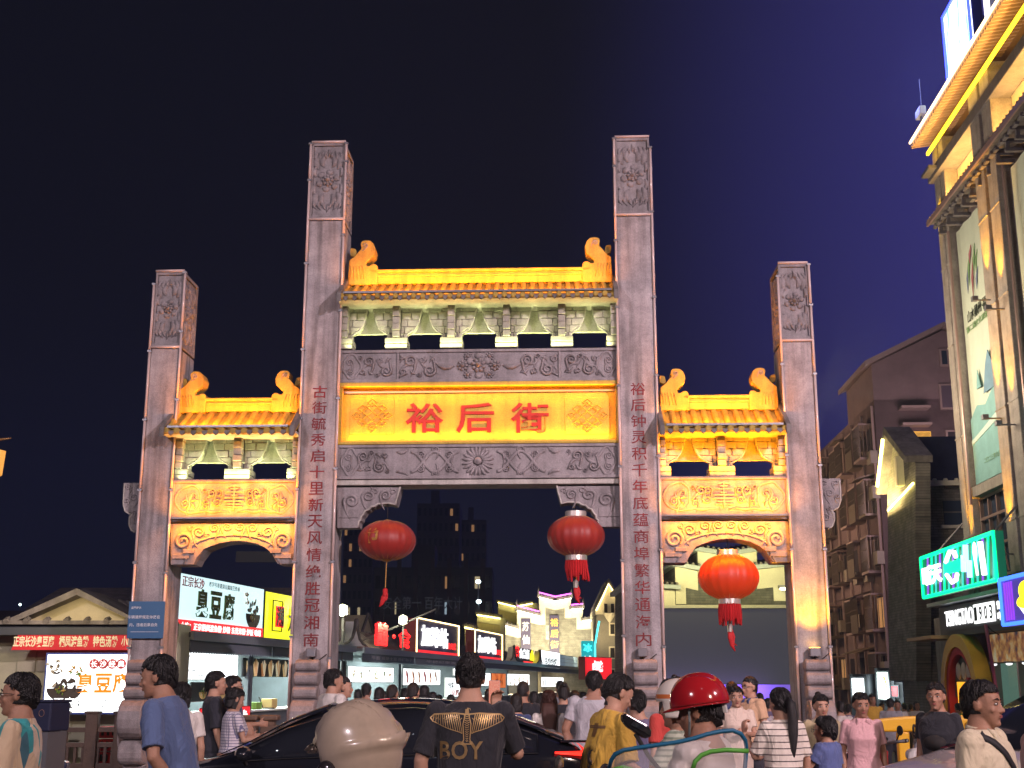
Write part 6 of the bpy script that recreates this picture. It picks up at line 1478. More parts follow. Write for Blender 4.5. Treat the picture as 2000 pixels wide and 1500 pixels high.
        if ns:
            b = MB()
            for q in range(ns):
                a = rr.uniform(0, 2*pi); fa = abs((a+pi) % (2*pi)-pi); e0 = math.asin(rr.uniform((-.35 if hair != 'crop' else -.2) if fa > 1.6 else .3, .98)); ln_ = rr.uniform(.35, .75)*(.55 if hair == 'crop' else 1); tw = rr.uniform(-.22, .22)+.15*sin(3*a)
                lo_ = .50 if fa < 1.0 else (.50-(fa-1.0)*.75 if fa < 1.75 else -.12-(fa-1.75)*.45)
                pts = []; lift = rr.uniform(1.0, 1.045)
                for g in range(4):
                    e_2 = max(e0-ln_*g/3, lo_-.12); aa = a+tw*g/3; rr_2 = lift+.02*sin(g*1.4)+(.018 if g == 3 else 0)
                    if hair == 'crop' and e0 > .8: pts.append(Hp((.080*cos(e0)*sin(a)*(1+.02*g), .099*cos(e0)*cos(a)-.010, .03+.102*sin(e0)*(1+.0)+.006*g*(1 if e0 > .9 else .4))))
                    else: pts.append(Hp((.0805*cos(max(e_2, 0))**.9*sin(aa)*rr_2*(1+.06*min(0, e_2)), .0995*cos(max(e_2, 0))**.9*cos(aa)*rr_2*(1+.06*min(0, e_2))-.010, .03+.100*sin(e_2)*(1.0 if e_2 > 0 else 1.2))))
                b.tube(pts, [.0042*hk, .0048*hk, .0036*hk, .0006], 3)
            b.build('hair_locks', hm, t, smooth=True, kind='stuff')
    # shirt
    shm = shirt or cloth('plain_grey', (.25, .25, .28)); pr = .018
    b = MB(); hem = .80 if not skirt else .62
    rg = [(hem, .175*build, .135*build, -.004)]+[(z, rx+pr+(.012 if z < 1.2 else .004), ry+pr+(.012 if z < 1.2 else .002), y) for z, rx, ry, y in rings if hem < z < 1.40]+[(1.425, .138*wd, .090, -.010), (1.458, .092*wd, .078, -.013)]
    rr = random.Random(int(u*3))
    ph = rr.uniform(0, 6)
    def fold(p, z): 
        return p
    LR = []
    for z, rx, ry, y in rg:
        r_ = ering((0, y, z), rx, ry, 28); r2 = []
        for q, p in enumerate(r_):
            a = 2*pi*q/28; f = 1+(.022*sin(a*5+z*9+ph)+.014*sin(a*9-z*16+ph))*max(0, min(1, (1.40-z)*4))
            r2.append(S_(bend(((p[0])*f, y+(p[1]-y)*f, p[2]), ww(z))))
        LR.append(r2)
    b.loft(LR)
    for i, s in enumerate((-1, 1)):
        S0, El, Wr = chains[i]; fr = sleeve
        if long_sleeve:
            pts = [S0+Vector((-s*.035, 0, .008)), S0, S0.lerp(El, .5), El, El.lerp(Wr, .5), El.lerp(Wr, .9)]; rd = [.06, .068, .060, .056, .050, .042]
        else:
            pts = [S0+Vector((-s*.035, 0, .008)), S0, S0.lerp(El, fr*.5), S0.lerp(El, fr), S0.lerp(El, fr+.10)]; rd = [.062, .069, .066, .066, .069]
        P2 = [Vector(S_(p)) for p in pts]; b.tube(P2, [r*k*(wd if fem else 1) for r in rd], 12); b.ell(P2[1], (.068*k*wd,)*3, 12, 8); b.ell(P2[2], (.062*k*wd,)*3, 10, 6)
        if long_sleeve: b.ell(P2[3], (.056*k,)*3, 10, 6)
    sm = vox(b, vs, 'shirt', shm, 1)
    so_ = place('shirt', sm, t)
    if collar:
        cr_ = [Vector(S_(bend((.072*wd*cos(a), -.010+.066*sin(a), 1.452+(.012 if collar == 'mandarin' else .004)-.012*sin(a))))) for a in [2*pi*q/20 for q in range(20)]]
        MB().tube(cr_, (.016 if collar != 'tee' else .008)*k, 6, closed=True).build('collar', coll_mat or shm, t, smooth=True)
        if collar == 'shirt':
            for s in (-1, 1): MB().tube([S_(bend((s*.055, .045, 1.455))), S_(bend((s*.045, .085, 1.425))), S_(bend((s*.075, .100, 1.385)))], [.014*k, .026*k, .006*k], 6, flat=(1, .5, 1)).build('collar_point', coll_mat or shm, t, smooth=True)
    # trousers and shoes
    b = MB(); tm = trousers or TRO
    if not sit:
        b.loft([[S_(p) for p in ering((0, -.004, z), rx, ry, 18)] for z, rx, ry in ((.80, .165, .13), (.9, .175, .135), (1.0, .165, .125))])
        for s in (-1, 1):
            st = .06*s if not child else .02
            limb(b, [S_(p) for p in ((s*.085, 0, .86), (s*.09, .01, .68), (s*.095, .015+st, .49), (s*.095, st-.01, .28), (s*.095, -.02+st, .13))], [r*k for r in (.098, .090, .070, .064, .058)])
            MB().loft([[S_(p) for p in ering((s*.10, .04+st, z), .046, .125-(z > .05)*.03, 14)] for z in (.002, .03, .07)]).build('shoe', SHOE, t, smooth=True)
    else:
        b.loft([[S_(p) for p in ering((0, -.004, z), rx, ry, 18)] for z, rx, ry in ((.80, .165, .13), (.9, .175, .135), (1.0, .165, .125))])
        for s in (-1, 1): limb(b, [S_(p) for p in ((s*.09, 0, .88), (s*.12, .2, .87), (s*.14, .42, .85), (s*.13, .40, .62), (s*.12, .36, .46))], [.10, .095, .075, .066, .058])
    place('trousers', vox(b, max(vs, .014), 'trousers', tm, 1), t)
    return dict(t=t, Hp=Hp, hk=hk, HM=HM, chains=chains, S=S_, shirt=so_, bend=bend, k=k, H=H)
def print_on(p, me_or_mb, mat, name, origin, side=-1, off=.004, scale=1.):
    """lay a flat print on the back (side=-1) or chest (+1) of a shirt, following its folds"""
    o = p['shirt']; bv = BVHTree.FromPolygons([v.co[:] for v in o.data.vertices], [pl.vertices[:] for pl in o.data.polygons])
    me = me_or_mb if isinstance(me_or_mb, bpy.types.Mesh) else me_or_mb.mesh(name, mat)
    me = me.copy(); me.materials.clear(); me.materials.append(mat)
    for v in me.vertices:
        X = v.co.x*scale*(1 if side < 0 else -1)+origin[0]; Z = v.co.z*scale+origin[1]
        h = bv.ray_cast(Vector((X, side*1.0, Z)), Vector((0, -side, 0)))
        y = h[0].y if h[0] else 0
        v.co = (X, y+side*(off+(.001 if v.co.y < 0 else 0)), Z)
    return place(name, me, p['t'])
# --- helmets
def helmet_full(p, mat, name='helmet', stripes=None, r=(.118, .142, .118), disc=True, brim=False):
    Hp, hk, HM = p['Hp'], p['hk'], p['HM']; b = MB(); NA, NZ = 40, 16; vs_ = []
    for i in range(NZ+1):
        zz = 1-1.55*i/NZ; q = max(0, 1-zz*zz)**.5
        for j in range(NA):
            a = 2*pi*j/NA; fa = abs((a+pi) % (2*pi)-pi)
            ridge = 1+.022*max(0, cos(a*1)*0)+.016*abs(sin(a*3))*q
            z2 = zz
            if fa < .95 and zz < .10: z2 = .10+(zz-.10)*.05; 
            vs_.append(Hp((r[0]*q*ridge*sin(a), r[1]*q*ridge*cos(a)-.012, .028+r[2]*z2)))
    b.add(vs_, [(i*NA+j, (i+1)*NA+j, (i+1)*NA+(j+1) % NA, i*NA+(j+1) % NA) for i in range(NZ) for j in range(NA)])
    h = place(name, b.mesh(name, mat, True), p['t'])
    sl_ = h.modifiers.new('s', 'SOLIDIFY'); sl_.thickness = -.012; sl_.offset = 0
    return h
# ------------------------------------------------------------ the cast, near to far
TEE_BLUE = cloth('slate_blue_cotton', (.085, .13, .27)); TEE_BLK = cloth('black_cotton', (.012, .013, .02)); TEE_YEL = cloth('mustard_cotton', (.60, .36, .05))
GRYS = cloth('grey_cotton', (.33, .33, .38)); WHC = cloth('white_cotton', (.62, .58, .55)); CRM = cloth('cream_shirt_cloth', (.66, .58, .42)); PNK = cloth('pink_cotton', (.62, .36, .38))
STR = cloth('striped_cotton', (.68, .62, .55), 'stripe', (.04, .025, .03), 21, wid=.17); CHK = cloth('checked_cotton', (.58, .54, .60), 'check', (.12, .12, .22), 34, wid=.22)
BOLD = cloth('printed_blouse', (.5, .4, .3), 'bold'); GST = cloth('green_grey_stripe', (.42, .45, .36), 'stripe', (.20, .24, .18), 30, wid=.4)
QIP = cloth('pale_satin', (.68, .55, .46)); POL = cloth('peach_polo', (.66, .42, .26)); NVY = cloth('navy_cotton', (.04, .06, .16)); PRP = cloth('purple_grey_cotton', (.13, .11, .20)); BEI = cloth('beige_cotton', (.42, .34, .20)); RDT = cloth('red_cotton', (.5, .05, .04)); RAIN = P('rain_cape', (.48, .42, .40), .35, bump=.5, bscale=9); CHB = cloth('child_blue', (.10, .14, .34)); ORG = cloth('orange_cotton', (.5, .2, .06))
# 1 woman far left
p = person('woman in a multicoloured printed blouse and glasses walking left at the far left edge', 42, 1311, 7.6, 96, BOLD, hair='short', fem=True, glasses=True, skin=1, vs=.010, build=1.08, sleeve=.8,
    arms=(((-.05, .04, -.27), (.14, .17, .0), (.6, .8, 0), .5), ((.05, .05, -.27), (-.06, .22, -.02), (-.6, .8, 0), .5)))
# 2 man blue tee
p2 = person('tall man in a slate blue T-shirt leaning left with hands clasped behind him', 312, 1276, 8.3, 82, TEE_BLUE, hair='short', skin=1, lean=12, head=(6, 4), vs=.009, sleeve=.72,
    arms=(((-.09, -.06, -.27), (.13, -.10, -.19), (.9, -.1, -.2), .8, (0, -1, 0)), ((.06, -.05, -.29), (-.02, -.08, -.25), (-.8, -.2, -.3), .9, (0, -1, 0))))
b = MB().prism([(-.03, 0), (.035, 0), (.012, .035), (.03, .03), (.0, .075), (-.012, .035), (-.03, .03)], -.001, .001)
print_on(p2, b, P('yellow_print', (.7, .6, .05), .5), 'chest_print', (-.06, 1.33), side=1)
# 3 behind
person('person in a white shirt and dark hood half hidden behind the man in blue', 356, 1330, 11.6, 20, WHC, hair='bob', fem=True, eyes=False)
# 4-6 group by the kiosk
person('slim young man in a loose black T-shirt looking right beside the kiosk', 424, 1309, 14.0, -72, cloth('black_tee_loose', (.015, .017, .028)), hair='short', skin=0, vs=.010, sleeve=.85, head=(0, 0), arms=(((-.05, -.02, -.28), (.02, .04, -.24), (0, .2, -1), .4), ((.05, .02, -.28), (.0, .08, -.24), (0, .2, -1), .4)))
person('man in glasses and a dark blue shirt behind the woman in a chequered shirt', 457, 1318, 14.9, -80, NVY, hair='short', skin=0, glasses=True, arms=(None, ((.06, .12, -.24), (-.1, .2, .02), (-.3, .9, 0), .5)))
person('woman in a chequered shirt and yellow skirt looking down beside the man in black', 461, 1342, 13.75, -62, CHK, cloth('yellow_skirt_cloth', (.60, .50, .10)), hair='bob', fem=True, skin=0, head=(0, 18), vs=.010, arms=(((-.04, .06, -.26), (.08, .21, .02), (.2, .9, .1), .5), ((.04, .08, -.26), (-.04, .22, .02), (-.2, .9, 0), .6)))
person('child in royal blue held close beside the woman in a chequered shirt', 482, 1408, 14.2, -80, cloth('royal_blue', (.06, .09, .40)), hair=None, child=True, eyes=False)
# 7-8
person('youth in a white T-shirt with a fringe standing against the left main pillar', 653, 1305, 14.6, -52, WHC, hair='short', skin=0, vs=.010, head=(-12, 4))
person('person in profile just behind the youth in white', 672, 1320, 15.4, -85, NVY, hair='short', skin=0)
# 9 pale helmet rider
p9 = person('rider in a glossy pale pink open helmet in the near foreground', 696, 1384, 4.25, 54, RAIN, hair=None, skin=1, sit=True, vs=.011, eyes=False, helmet=True, hairup=.034, head=(0, 14), arms=(((-.08, .10, -.26), (-.0, .24, .02), (0, 1, 0), 1.0), ((.08, .10, -.26), (.0, .24, .02), (0, 1, 0), 1.0)))
HLM = P('pale_pink_gloss', (.62, .50, .40), .22, coat=.8, var=.15, vscale=9)
def shell(p, mat, name, fn, zlo, NA=56, NZ=26, n0=1.0):
    Hp = p['Hp']; b = MB(); vs_ = []
    for i in range(NZ+1):
        e = pi/2-(pi/2-zlo)*i/NZ
        for j in range(NA):
            a = 2*pi*j/NA; x, y, z = fn(a, e); vs_.append(Hp((x, y, z)))
    b.add(vs_, [(i*NA+j, (i+1)*NA+j, (i+1)*NA+(j+1) % NA, i*NA+(j+1) % NA) for i in range(NZ) for j in range(NA)])
    o = place(name, b.mesh(name, mat, True), p['t']); s_ = o.modifiers.new('s', 'SOLIDIFY'); s_.thickness = .012; s_.offset = -1; return o
def f9(a, e):      # faceted riding helmet: three long ridges, a lip across the back and a peak in front
    q, zz = cos(e), sin(e)
    fa = abs((a+pi) % (2*pi)-pi); back = max(0, -cos(a))
    rid = 0
    for c in (0, .36, -.36, .72, -.72):
        d = (sin(a)*q-c*.72)/.04; rid += .012*math.exp(-d*d)*(1 if zz > -.1 else 0)
    r = 1+rid*(1 if e < 1.5 else .3)
    lip = .024*back**.7*math.exp(-((e+.06)/.09)**2)-.006*(e < -.16)
    z = .034+.122*zz*(1 if zz > 0 else 1.1)
    q2 = q**.86 if e > 0 else 1-.30*zz*zz
    rx, ry = .104*q2, (.127+.026*back*(1-max(0, zz)))*q2
    z -= .018*back*(1-zz)*(zz > 0)
    if fa < 1.05 and e < .22: z = max(z, .034+.122*sin(.22)-.012*(1-fa/1.05))
    return (rx*sin(a)*(1+rid*5+lip*5), (ry+lip)*cos(a)*(1+rid*5)-.016, z+rid*.8)
h9 = shell(p9, HLM, 'helmet', f9, -.92)
Hp = p9['Hp']
MB().loft([[Hp((.118*sin(a)*s_, (.142+dy)*cos(a)-.016, .062+dz_)) for a in [(-1.0+2.0*k/12) for k in range(13)]]+[Hp((.110*sin(a)*s_, (.132+dy)*cos(a)-.016, .052+dz_)) for a in [(1.0-2.0*k/12) for k in range(13)]] for s_, dy, dz_ in ((1, 0, 0), (.93, .035, .008), (.8, .06, .004))]).build('peak', HLM, p9['t'], smooth=True)
for s in (-1, 1):
    HMr = p9['HM'] @ Matrix.Rotation(pi/2, 3, 'Y')
    MB().ell(Hp((s*.112, .018, -.03)), (.040, .040, .020), 20, 8, HMr).build('ear_boss', P('dark_gloss', (.03, .025, .03), .2, coat=.5), p9['t'], smooth=True)
    MB().prism([(-.014, -.012), (.018, -.012), (.010, .0), (.0, .018), (-.008, .002)], -.002, .002).build('boss_emblem', P('grey_emblem', (.4, .35, .33), .4), p9['t'], Hp((s*.133, .018, -.03)), (p9['HM'] @ Matrix.Rotation(s*pi/2, 3, 'Z')).to_euler())
    MB().tube([Hp((s*.118, .0, -.06)), Hp((s*.09, .03, -.10)), Hp((0, .05, -.135))], .008, 6).build('chin_strap', BLK, p9['t'])
# 10 the man with the printed back
pb_ = person('man in a black T-shirt with a gold bird print, filming with a phone', 919, 1276, 7.9, 0, TEE_BLK, hair='crop', skin=0, vs=.009, eyes=True, build=1.1, sleeve=.78, hairup=.02,
    arms=(((-.09, -.03, -.27), (.0, .06, -.25), (0, .1, -1), .4), ((.085, .11, -.235), (-.125, .10, .225), (-.05, .1, 1), .55, (-.5, .85, 0))))
sd = MB()      # shaved sides: a tight layer of stubble
for z, rx, ry in (): pass
GP = P('gold_print', (.62, .42, .20), .35, .5)
eb = MB()
def ln(x0, z0, x1, z1, w0=.003, w1=.0015):
    d = Vector((x1-x0, z1-z0)); n = Vector((-d.y, d.x)).normalized(); m = 5
    P0 = [(x0+(x1-x0)*k/m, z0+(z1-z0)*k/m, w0+(w1-w0)*k/m) for k in range(m+1)]
    vs_ = [(x+n.x*w, 0, z+n.y*w) for x, z, w in P0]+[(x-n.x*w, 0, z-n.y*w) for x, z, w in P0]
    eb.add(vs_, [(k, k+1, m+2+k, m+1+k) for k in range(m)])
for s in (-1, 1):
    ln(0, .055, s*.07, .062, .004, .004); ln(s*.07, .062, s*.20, .055, .005, .004); ln(s*.20, .055, s*.222, .035, .004, .003); ln(s*.222, .035, s*.205, .012, .003, .003)
    for k in range(13):
        f = k/12; x0 = s*(.05+.150*f); z0 = .058-.006*f
        x1 = s*(.028+.178*f**1.1); z1 = -.055+.070*f**.8-.012*sin(f*pi)
        ln(x0, z0, x1, z1, .0026, .0016)
    for k in range(9): f = k/8; ln(s*(.03+.17*f), .035-.0*f, s*(.045+.165*f), .020+.006*f, .002, .001)
    for k in range(12): f = k/11; f2 = (k+1)/11; ln(s*(.028+.178*f**1.1), -.055+.070*f**.8-.012*sin(f*pi), s*(.028+.178*min(1, f2)**1.1), -.055+.070*min(1, f2)**.8-.012*sin(min(1, f2)*pi), .0022, .0022)
    ln(s*.010, .06, s*.024, .0, .003, .003); ln(s*.024, .0, s*.018, -.09, .003, .003); ln(s*.018, -.09, s*.030, -.115, .003, .003)
for k in range(12): ln(-.018+.001*k, .05-k*.013, 0, .042-k*.013, .002, .002); ln(.018-.001*k, .05-k*.013, 0, .042-k*.013, .002, .002)
ln(-.03, -.115, .03, -.115, .003, .003); ln(-.006, .06, -.004, .085, .006, .007); ln(.006, .06, .003, .088, .006, .006); ln(.0, .09, .018, .088, .004, .002); ln(.018, .088, .02, .078, .002, .001)
xo, zo = W(912, 1414, 7.75); xp = pb_['t'].location.x
print_on(pb_, eb, GP, 'bird_print', (xo-xp, zo+.0))
for ch, u in (('B', 868), ('O', 897), ('Y', 929)):
    me, tw, th_ = tmesh(ch, GP, .02, .003); m2 = me.copy()
    for v in m2.vertices: v.co = (v.co.x*.125, 0, v.co.z*.125/.72*.82)
    xo, zo = W(u, 1466, 7.72); print_on(pb_, m2, GP, 'letter_print', (xo-xp, zo))
# phone in his raised hand
ch_ = pb_['chains'][1]; wr = Vector(pb_['S'](ch_[2])); 
ph = thing('mobile_phone', 'mobile phone with a lit screen held up by the man in the printed T-shirt', 'phone', (xp+wr.x-.015, 7.9+wr.y+.05, wr.z+.05), R(-6))
sm_, tt, bb = newmat('phone_screen'); nn = tt.nodes.new('ShaderNodeTexNoise'); nn.inputs['Scale'].default_value = 45; cr = tt.nodes.new('ShaderNodeValToRGB'); e_ = cr.color_ramp.elements; e_[0].color = (.05, .03, .1, 1); e_[1].color = (1, .8, .55, 1); e_[1].position = .62; x_ = e_.new(.5); x_.color = (.8, .12, .08, 1)
tt.links.new(nn.outputs[0], cr.inputs[0]); tt.links.new(cr.outputs[0], bb.inputs['Emission Color']); bb.inputs['Emission Strength'].default_value = .9; bb.inputs['Base Color'].default_value = (.02, .02, .02, 1)
MB().box(-.037, .037, 0, .009, 0, .155).build('body', P('phone_case', (.5, .35, .3), .4), ph, bev=.004); MB().box(-.034, .034, -.002, -.0005, .004, .151).build('screen', sm_, ph)
# 11 grey shirt man
person('broad man in a light grey T-shirt seen from behind, right of the black car', 1160, 1308, 13.7, -8, cloth('light_grey_cotton', (.42, .42, .46)), hair='short', skin=1, vs=.010, build=1.16, eyes=False, arms=(((-.10, -.02, -.27), (.02, .10, -.22), (0, .2, -1), .4), ((.10, -.02, -.27), (-.02, .10, -.22), (0, .2, -1), .4)))
# 12 yellow boy
py_ = person('boy in a mustard yellow T-shirt looking down to the right', 1207, 1311, 8.9, -62, TEE_YEL, hair='short', skin=0, lean=14, head=(-8, 24), vs=.009, build=.92, sleeve=.85, hairup=.02, arms=(((-.05, .02, -.27), (.02, .16, -.14), (0, 1, -.2), .6), ((.06, .0, -.28), (.02, .18, -.14), (0, 1, -.2), .6)))
eb = MB(); [ln(-.10+.0*k, .0+.01*k, .10, .0+.01*k, .004, .004) for k in range(2)]; [ln(-.02+.01*k, -.06, -.02+.01*k, .03, .003, .003) for k in range(5)]
print_on(py_, eb, P('brown_print', (.18, .10, .05), .7), 'back_print', (0, 1.30), side=-1)
person('person in a purple grey T-shirt mostly hidden behind the boy in yellow', 1243, 1345, 11.0, 10, PRP, hair='short', eyes=False, build=1.1)
person('woman with long black hair and a red top behind the white helmet rider', 1308, 1324, 10.2, 30, RDT, hair='long', fem=True, eyes=False)
person('woman with black hair in a bun turned away beyond the red hard hat', 1322, 1320, 15.5, -30, TEE_BLK, hair='bun', fem=True, eyes=False)
# 13 white helmet rider
p13 = person('rider in a white and orange striped helmet and green grey striped shirt', 1324, 1330, 8.0, 70, GST, hair=None, skin=1, sit=True, helmet=True, hairup=.03, vs=.011, build=1.12, eyes=False, arms=(((-.08, .14, -.24), (.0, .24, .0), (0, 1, 0), 1.), ((.08, .14, -.24), (.0, .24, .0), (0, 1, 0), 1.)))
def f13(a, e):
    q, zz = cos(e), sin(e); fa = abs((a+pi) % (2*pi)-pi); z = .03+.122*zz
    if fa < 1.0 and e < .1: z = .03+.122*sin(.1)
    return (.114*(q**.8 if e > 0 else 1)*sin(a), .136*(q**.8 if e > 0 else 1)*cos(a)-.012, z)
HW2, tt, bb = newmat('white_orange_helmet'); cx_ = tt.nodes.new('ShaderNodeTexCoord'); sp = tt.nodes.new('ShaderNodeSeparateXYZ'); w_ = tt.nodes.new('ShaderNodeMath'); w_.operation = 'SUBTRACT'; w_.inputs[1].default_value = p13['Hp']((0, 0, .06)).z
a_ = tt.nodes.new('ShaderNodeMath'); a_.operation = 'ABSOLUTE'; l_ = tt.nodes.new('ShaderNodeMath'); l_.operation = 'LESS_THAN'; l_.inputs[1].default_value = .013; mx = tt.nodes.new('ShaderNodeMix'); mx.data_type = 'RGBA'; mx.inputs[6].default_value = (.65, .60, .55, 1); mx.inputs[7].default_value = (.55, .16, .05, 1)
for a, b_ in ((cx_.outputs['Object'], sp.inputs[0]), (sp.outputs['Z'], w_.inputs[0]), (w_.outputs[0], a_.inputs[0]), (a_.outputs[0], l_.inputs[0]), (l_.outputs[0], mx.inputs[0]), (mx.outputs[2], bb.inputs['Base Color'])): tt.links.new(a, b_)
bb.inputs['Roughness'].default_value = .2
shell(p13, HW2, 'helmet', f13, -.8, 40, 18)
# 14 red hard hat
p14 = person('rider in a glossy red hard hat with a grey chin strap, seen from behind', 1363, 1325, 6.5, 62, RAIN, hair='short', skin=2, sit=True, vs=.009, build=1.18, hairup=.034, helmet=None, eyes=False, head=(6, 8), arms=(((-.09, .10, -.25), (.0, .25, .0), (0, 1, 0), 1.), ((.09, .10, -.25), (.0, .25, .0), (0, 1, 0), 1.)))
RHT = P('red_gloss', (.36, .012, .018), .14, coat=1.0)
def f14(a, e):
    q, zz = cos(e), sin(e); x = sin(a)*q
    rid = .010*math.exp(-((x)/.16)**2)+.007*(math.exp(-((x-.42)/.05)**2)+math.exp(-((x+.42)/.05)**2))*(zz > .12)
    return ((.110*q**.8)*sin(a)*(1+rid*2), (.130*q**.85)*cos(a)*(1+rid*2)-.010, .030+.126*zz+rid*(zz > .1))
shell(p14, RHT, 'hard_hat', f14, 0.0, 72, 26)
Hp = p14['Hp']
def brr(a, r_): return (.110+r_*.30)*sin(a), (.130+r_*(.35+1.5*max(0, cos(a))**1.5))*cos(a)-.010
MB().loft([[Hp((*brr(2*pi*k/60, r_), .030-dz_-.008*(r_ > .02)*max(0, cos(2*pi*k/60)))) for k in range(60)] for r_, dz_ in ((-.004, -.006), (.032, .004), (.033, .010), (-.008, .004))], cap=False).build('brim', RHT, p14['t'], smooth=True)
GSTR = P('grey_strap', (.16, .19, .20), .6)
MB().tube([Hp((.086*sin(a), .108*cos(a)-.012, .022-.030*abs(sin((a-1.4)*1.0)))) for a in [1.5+k*.16 for k in range(12)]], .014, 6, flat=(1, 1, 1.0)).build('head_band', GSTR, p14['t'], smooth=True)
for s in (-1, 1): MB().tube([Hp((s*.09, .02, .035)), Hp((s*.088, .03, -.04)), Hp((s*.055, .05, -.10)), Hp((0, .06, -.122))], .006, 6).build('chin_strap', GSTR, p14['t'])
MB().box(-.016, .016, -.01, .01, -.024, .024).build('buckle', P('white_plastic', (.65, .65, .65), .3), p14['t'], Hp((0, -.124, .0)), p14['HM'].to_euler(), bev=.003)
# 15+
person('young woman in a pale short sleeved dress with a high collar facing the camera', 1437, 1339, 14.6, 172, QIP, hair='bun', fem=True, skin=0, collar='mandarin', vs=.010, skirt=True, head=(4, 2), arms=(((-.05, .04, -.25), (.10, .20, .02), (.5, .6, .3), .6), ((.05, .04, -.26), (-.02, .07, -.22), (0, .2, -1), .4)))
person('young man in glasses and a peach polo with blue sleeves looking left', 1463, 1320, 15.8, 118, POL, hair='short', skin=0, glasses=True, collar='shirt', coll_mat=NVY, vs=.011)
person('person with dark round hair turned away beside the young man in glasses', 1428, 1330, 17.5, 15, NVY, hair='short', eyes=False)
person('woman in a black and white striped T-shirt with a long ponytail', 1522, 1341, 10.2, 22, STR, hair='pony', fem=True, skin=0, vs=.010, build=1.02, sleeve=.8, eyes=False, arms=(((-.06, .10, -.24), (-.02, .12, .18), (0, .1, 1), .8), ((.06, -.02, -.27), (.02, .06, -.24), (0, .1, -1), .4)))
person('smiling woman in a beige top facing the camera behind the small boy', 1602, 1354, 12.6, 185, BEI, hair='bun', fem=True, skin=0, vs=.010, head=(0, 3))
person('small boy in a blue T-shirt looking left in front of the smiling woman', 1610, 1396, 10.8, 48, CHB, hair='short', child=True, skin=0, vs=.010, glasses=True, arms=(((-.06, .10, -.20), (.0, .14, .12), (0, .3, 1), .7), ((.05, .0, -.27), (.0, .06, -.22), (0, .1, -1), .4)))
person('slender woman in a pale pink polo shirt walking toward the camera', 1680, 1350, 12.0, 176, PNK, hair='short', fem=True, skin=1, collar='shirt', vs=.010, sleeve=.6, head=(4, 6))
person('woman in a black T-shirt looking left before the yellow barriers', 1826, 1331, 11.4, 140, TEE_BLK, JEAN, hair='short', fem=True, skin=1, vs=.010, head=(10, 0))
p28 = person('man in a cream collared shirt with a black shoulder strap looking right', 1914, 1325, 6.8, -128, CRM, hair='short', skin=1, vs=.008, build=1.12, collar='shirt', head=(-2, 0), sleeve=.9)
for pts in (((-.16, 1.44), (-.10, 1.36), (-.02, 1.26), (.06, 1.14), (.13, 1.02)),):
    o = p28['shirt']; bv = BVHTree.FromPolygons([v.co[:] for v in o.data.vertices], [pl.vertices[:] for pl in o.data.polygons]); q = []
    for i in range(25):
        f = i/24*(len(pts)-1); j = min(int(f), len(pts)-2); f -= j; X = -(pts[j][0]+(pts[j+1][0]-pts[j][0])*f); Z = (pts[j][1]+(pts[j+1][1]-pts[j][1])*f)*p28['k']
        h = bv.ray_cast(Vector((X, 1, Z)), Vector((0, -1, 0))); q.append((X, (h[0].y if h[0] else .0)+.004, Z))
    MB().tube(q, .024, 6, flat=(1, .25, 1)).build('shoulder_strap', P('black_webbing', (.015, .015, .02), .7), p28['t'], smooth=True)
person('person in a dusty pink shirt cut off by the right picture edge', 2030, 1345, 7.6, 100, cloth('dusty_pink', (.45, .28, .24)), hair='short', skin=1, vs=.012, eyes=False)
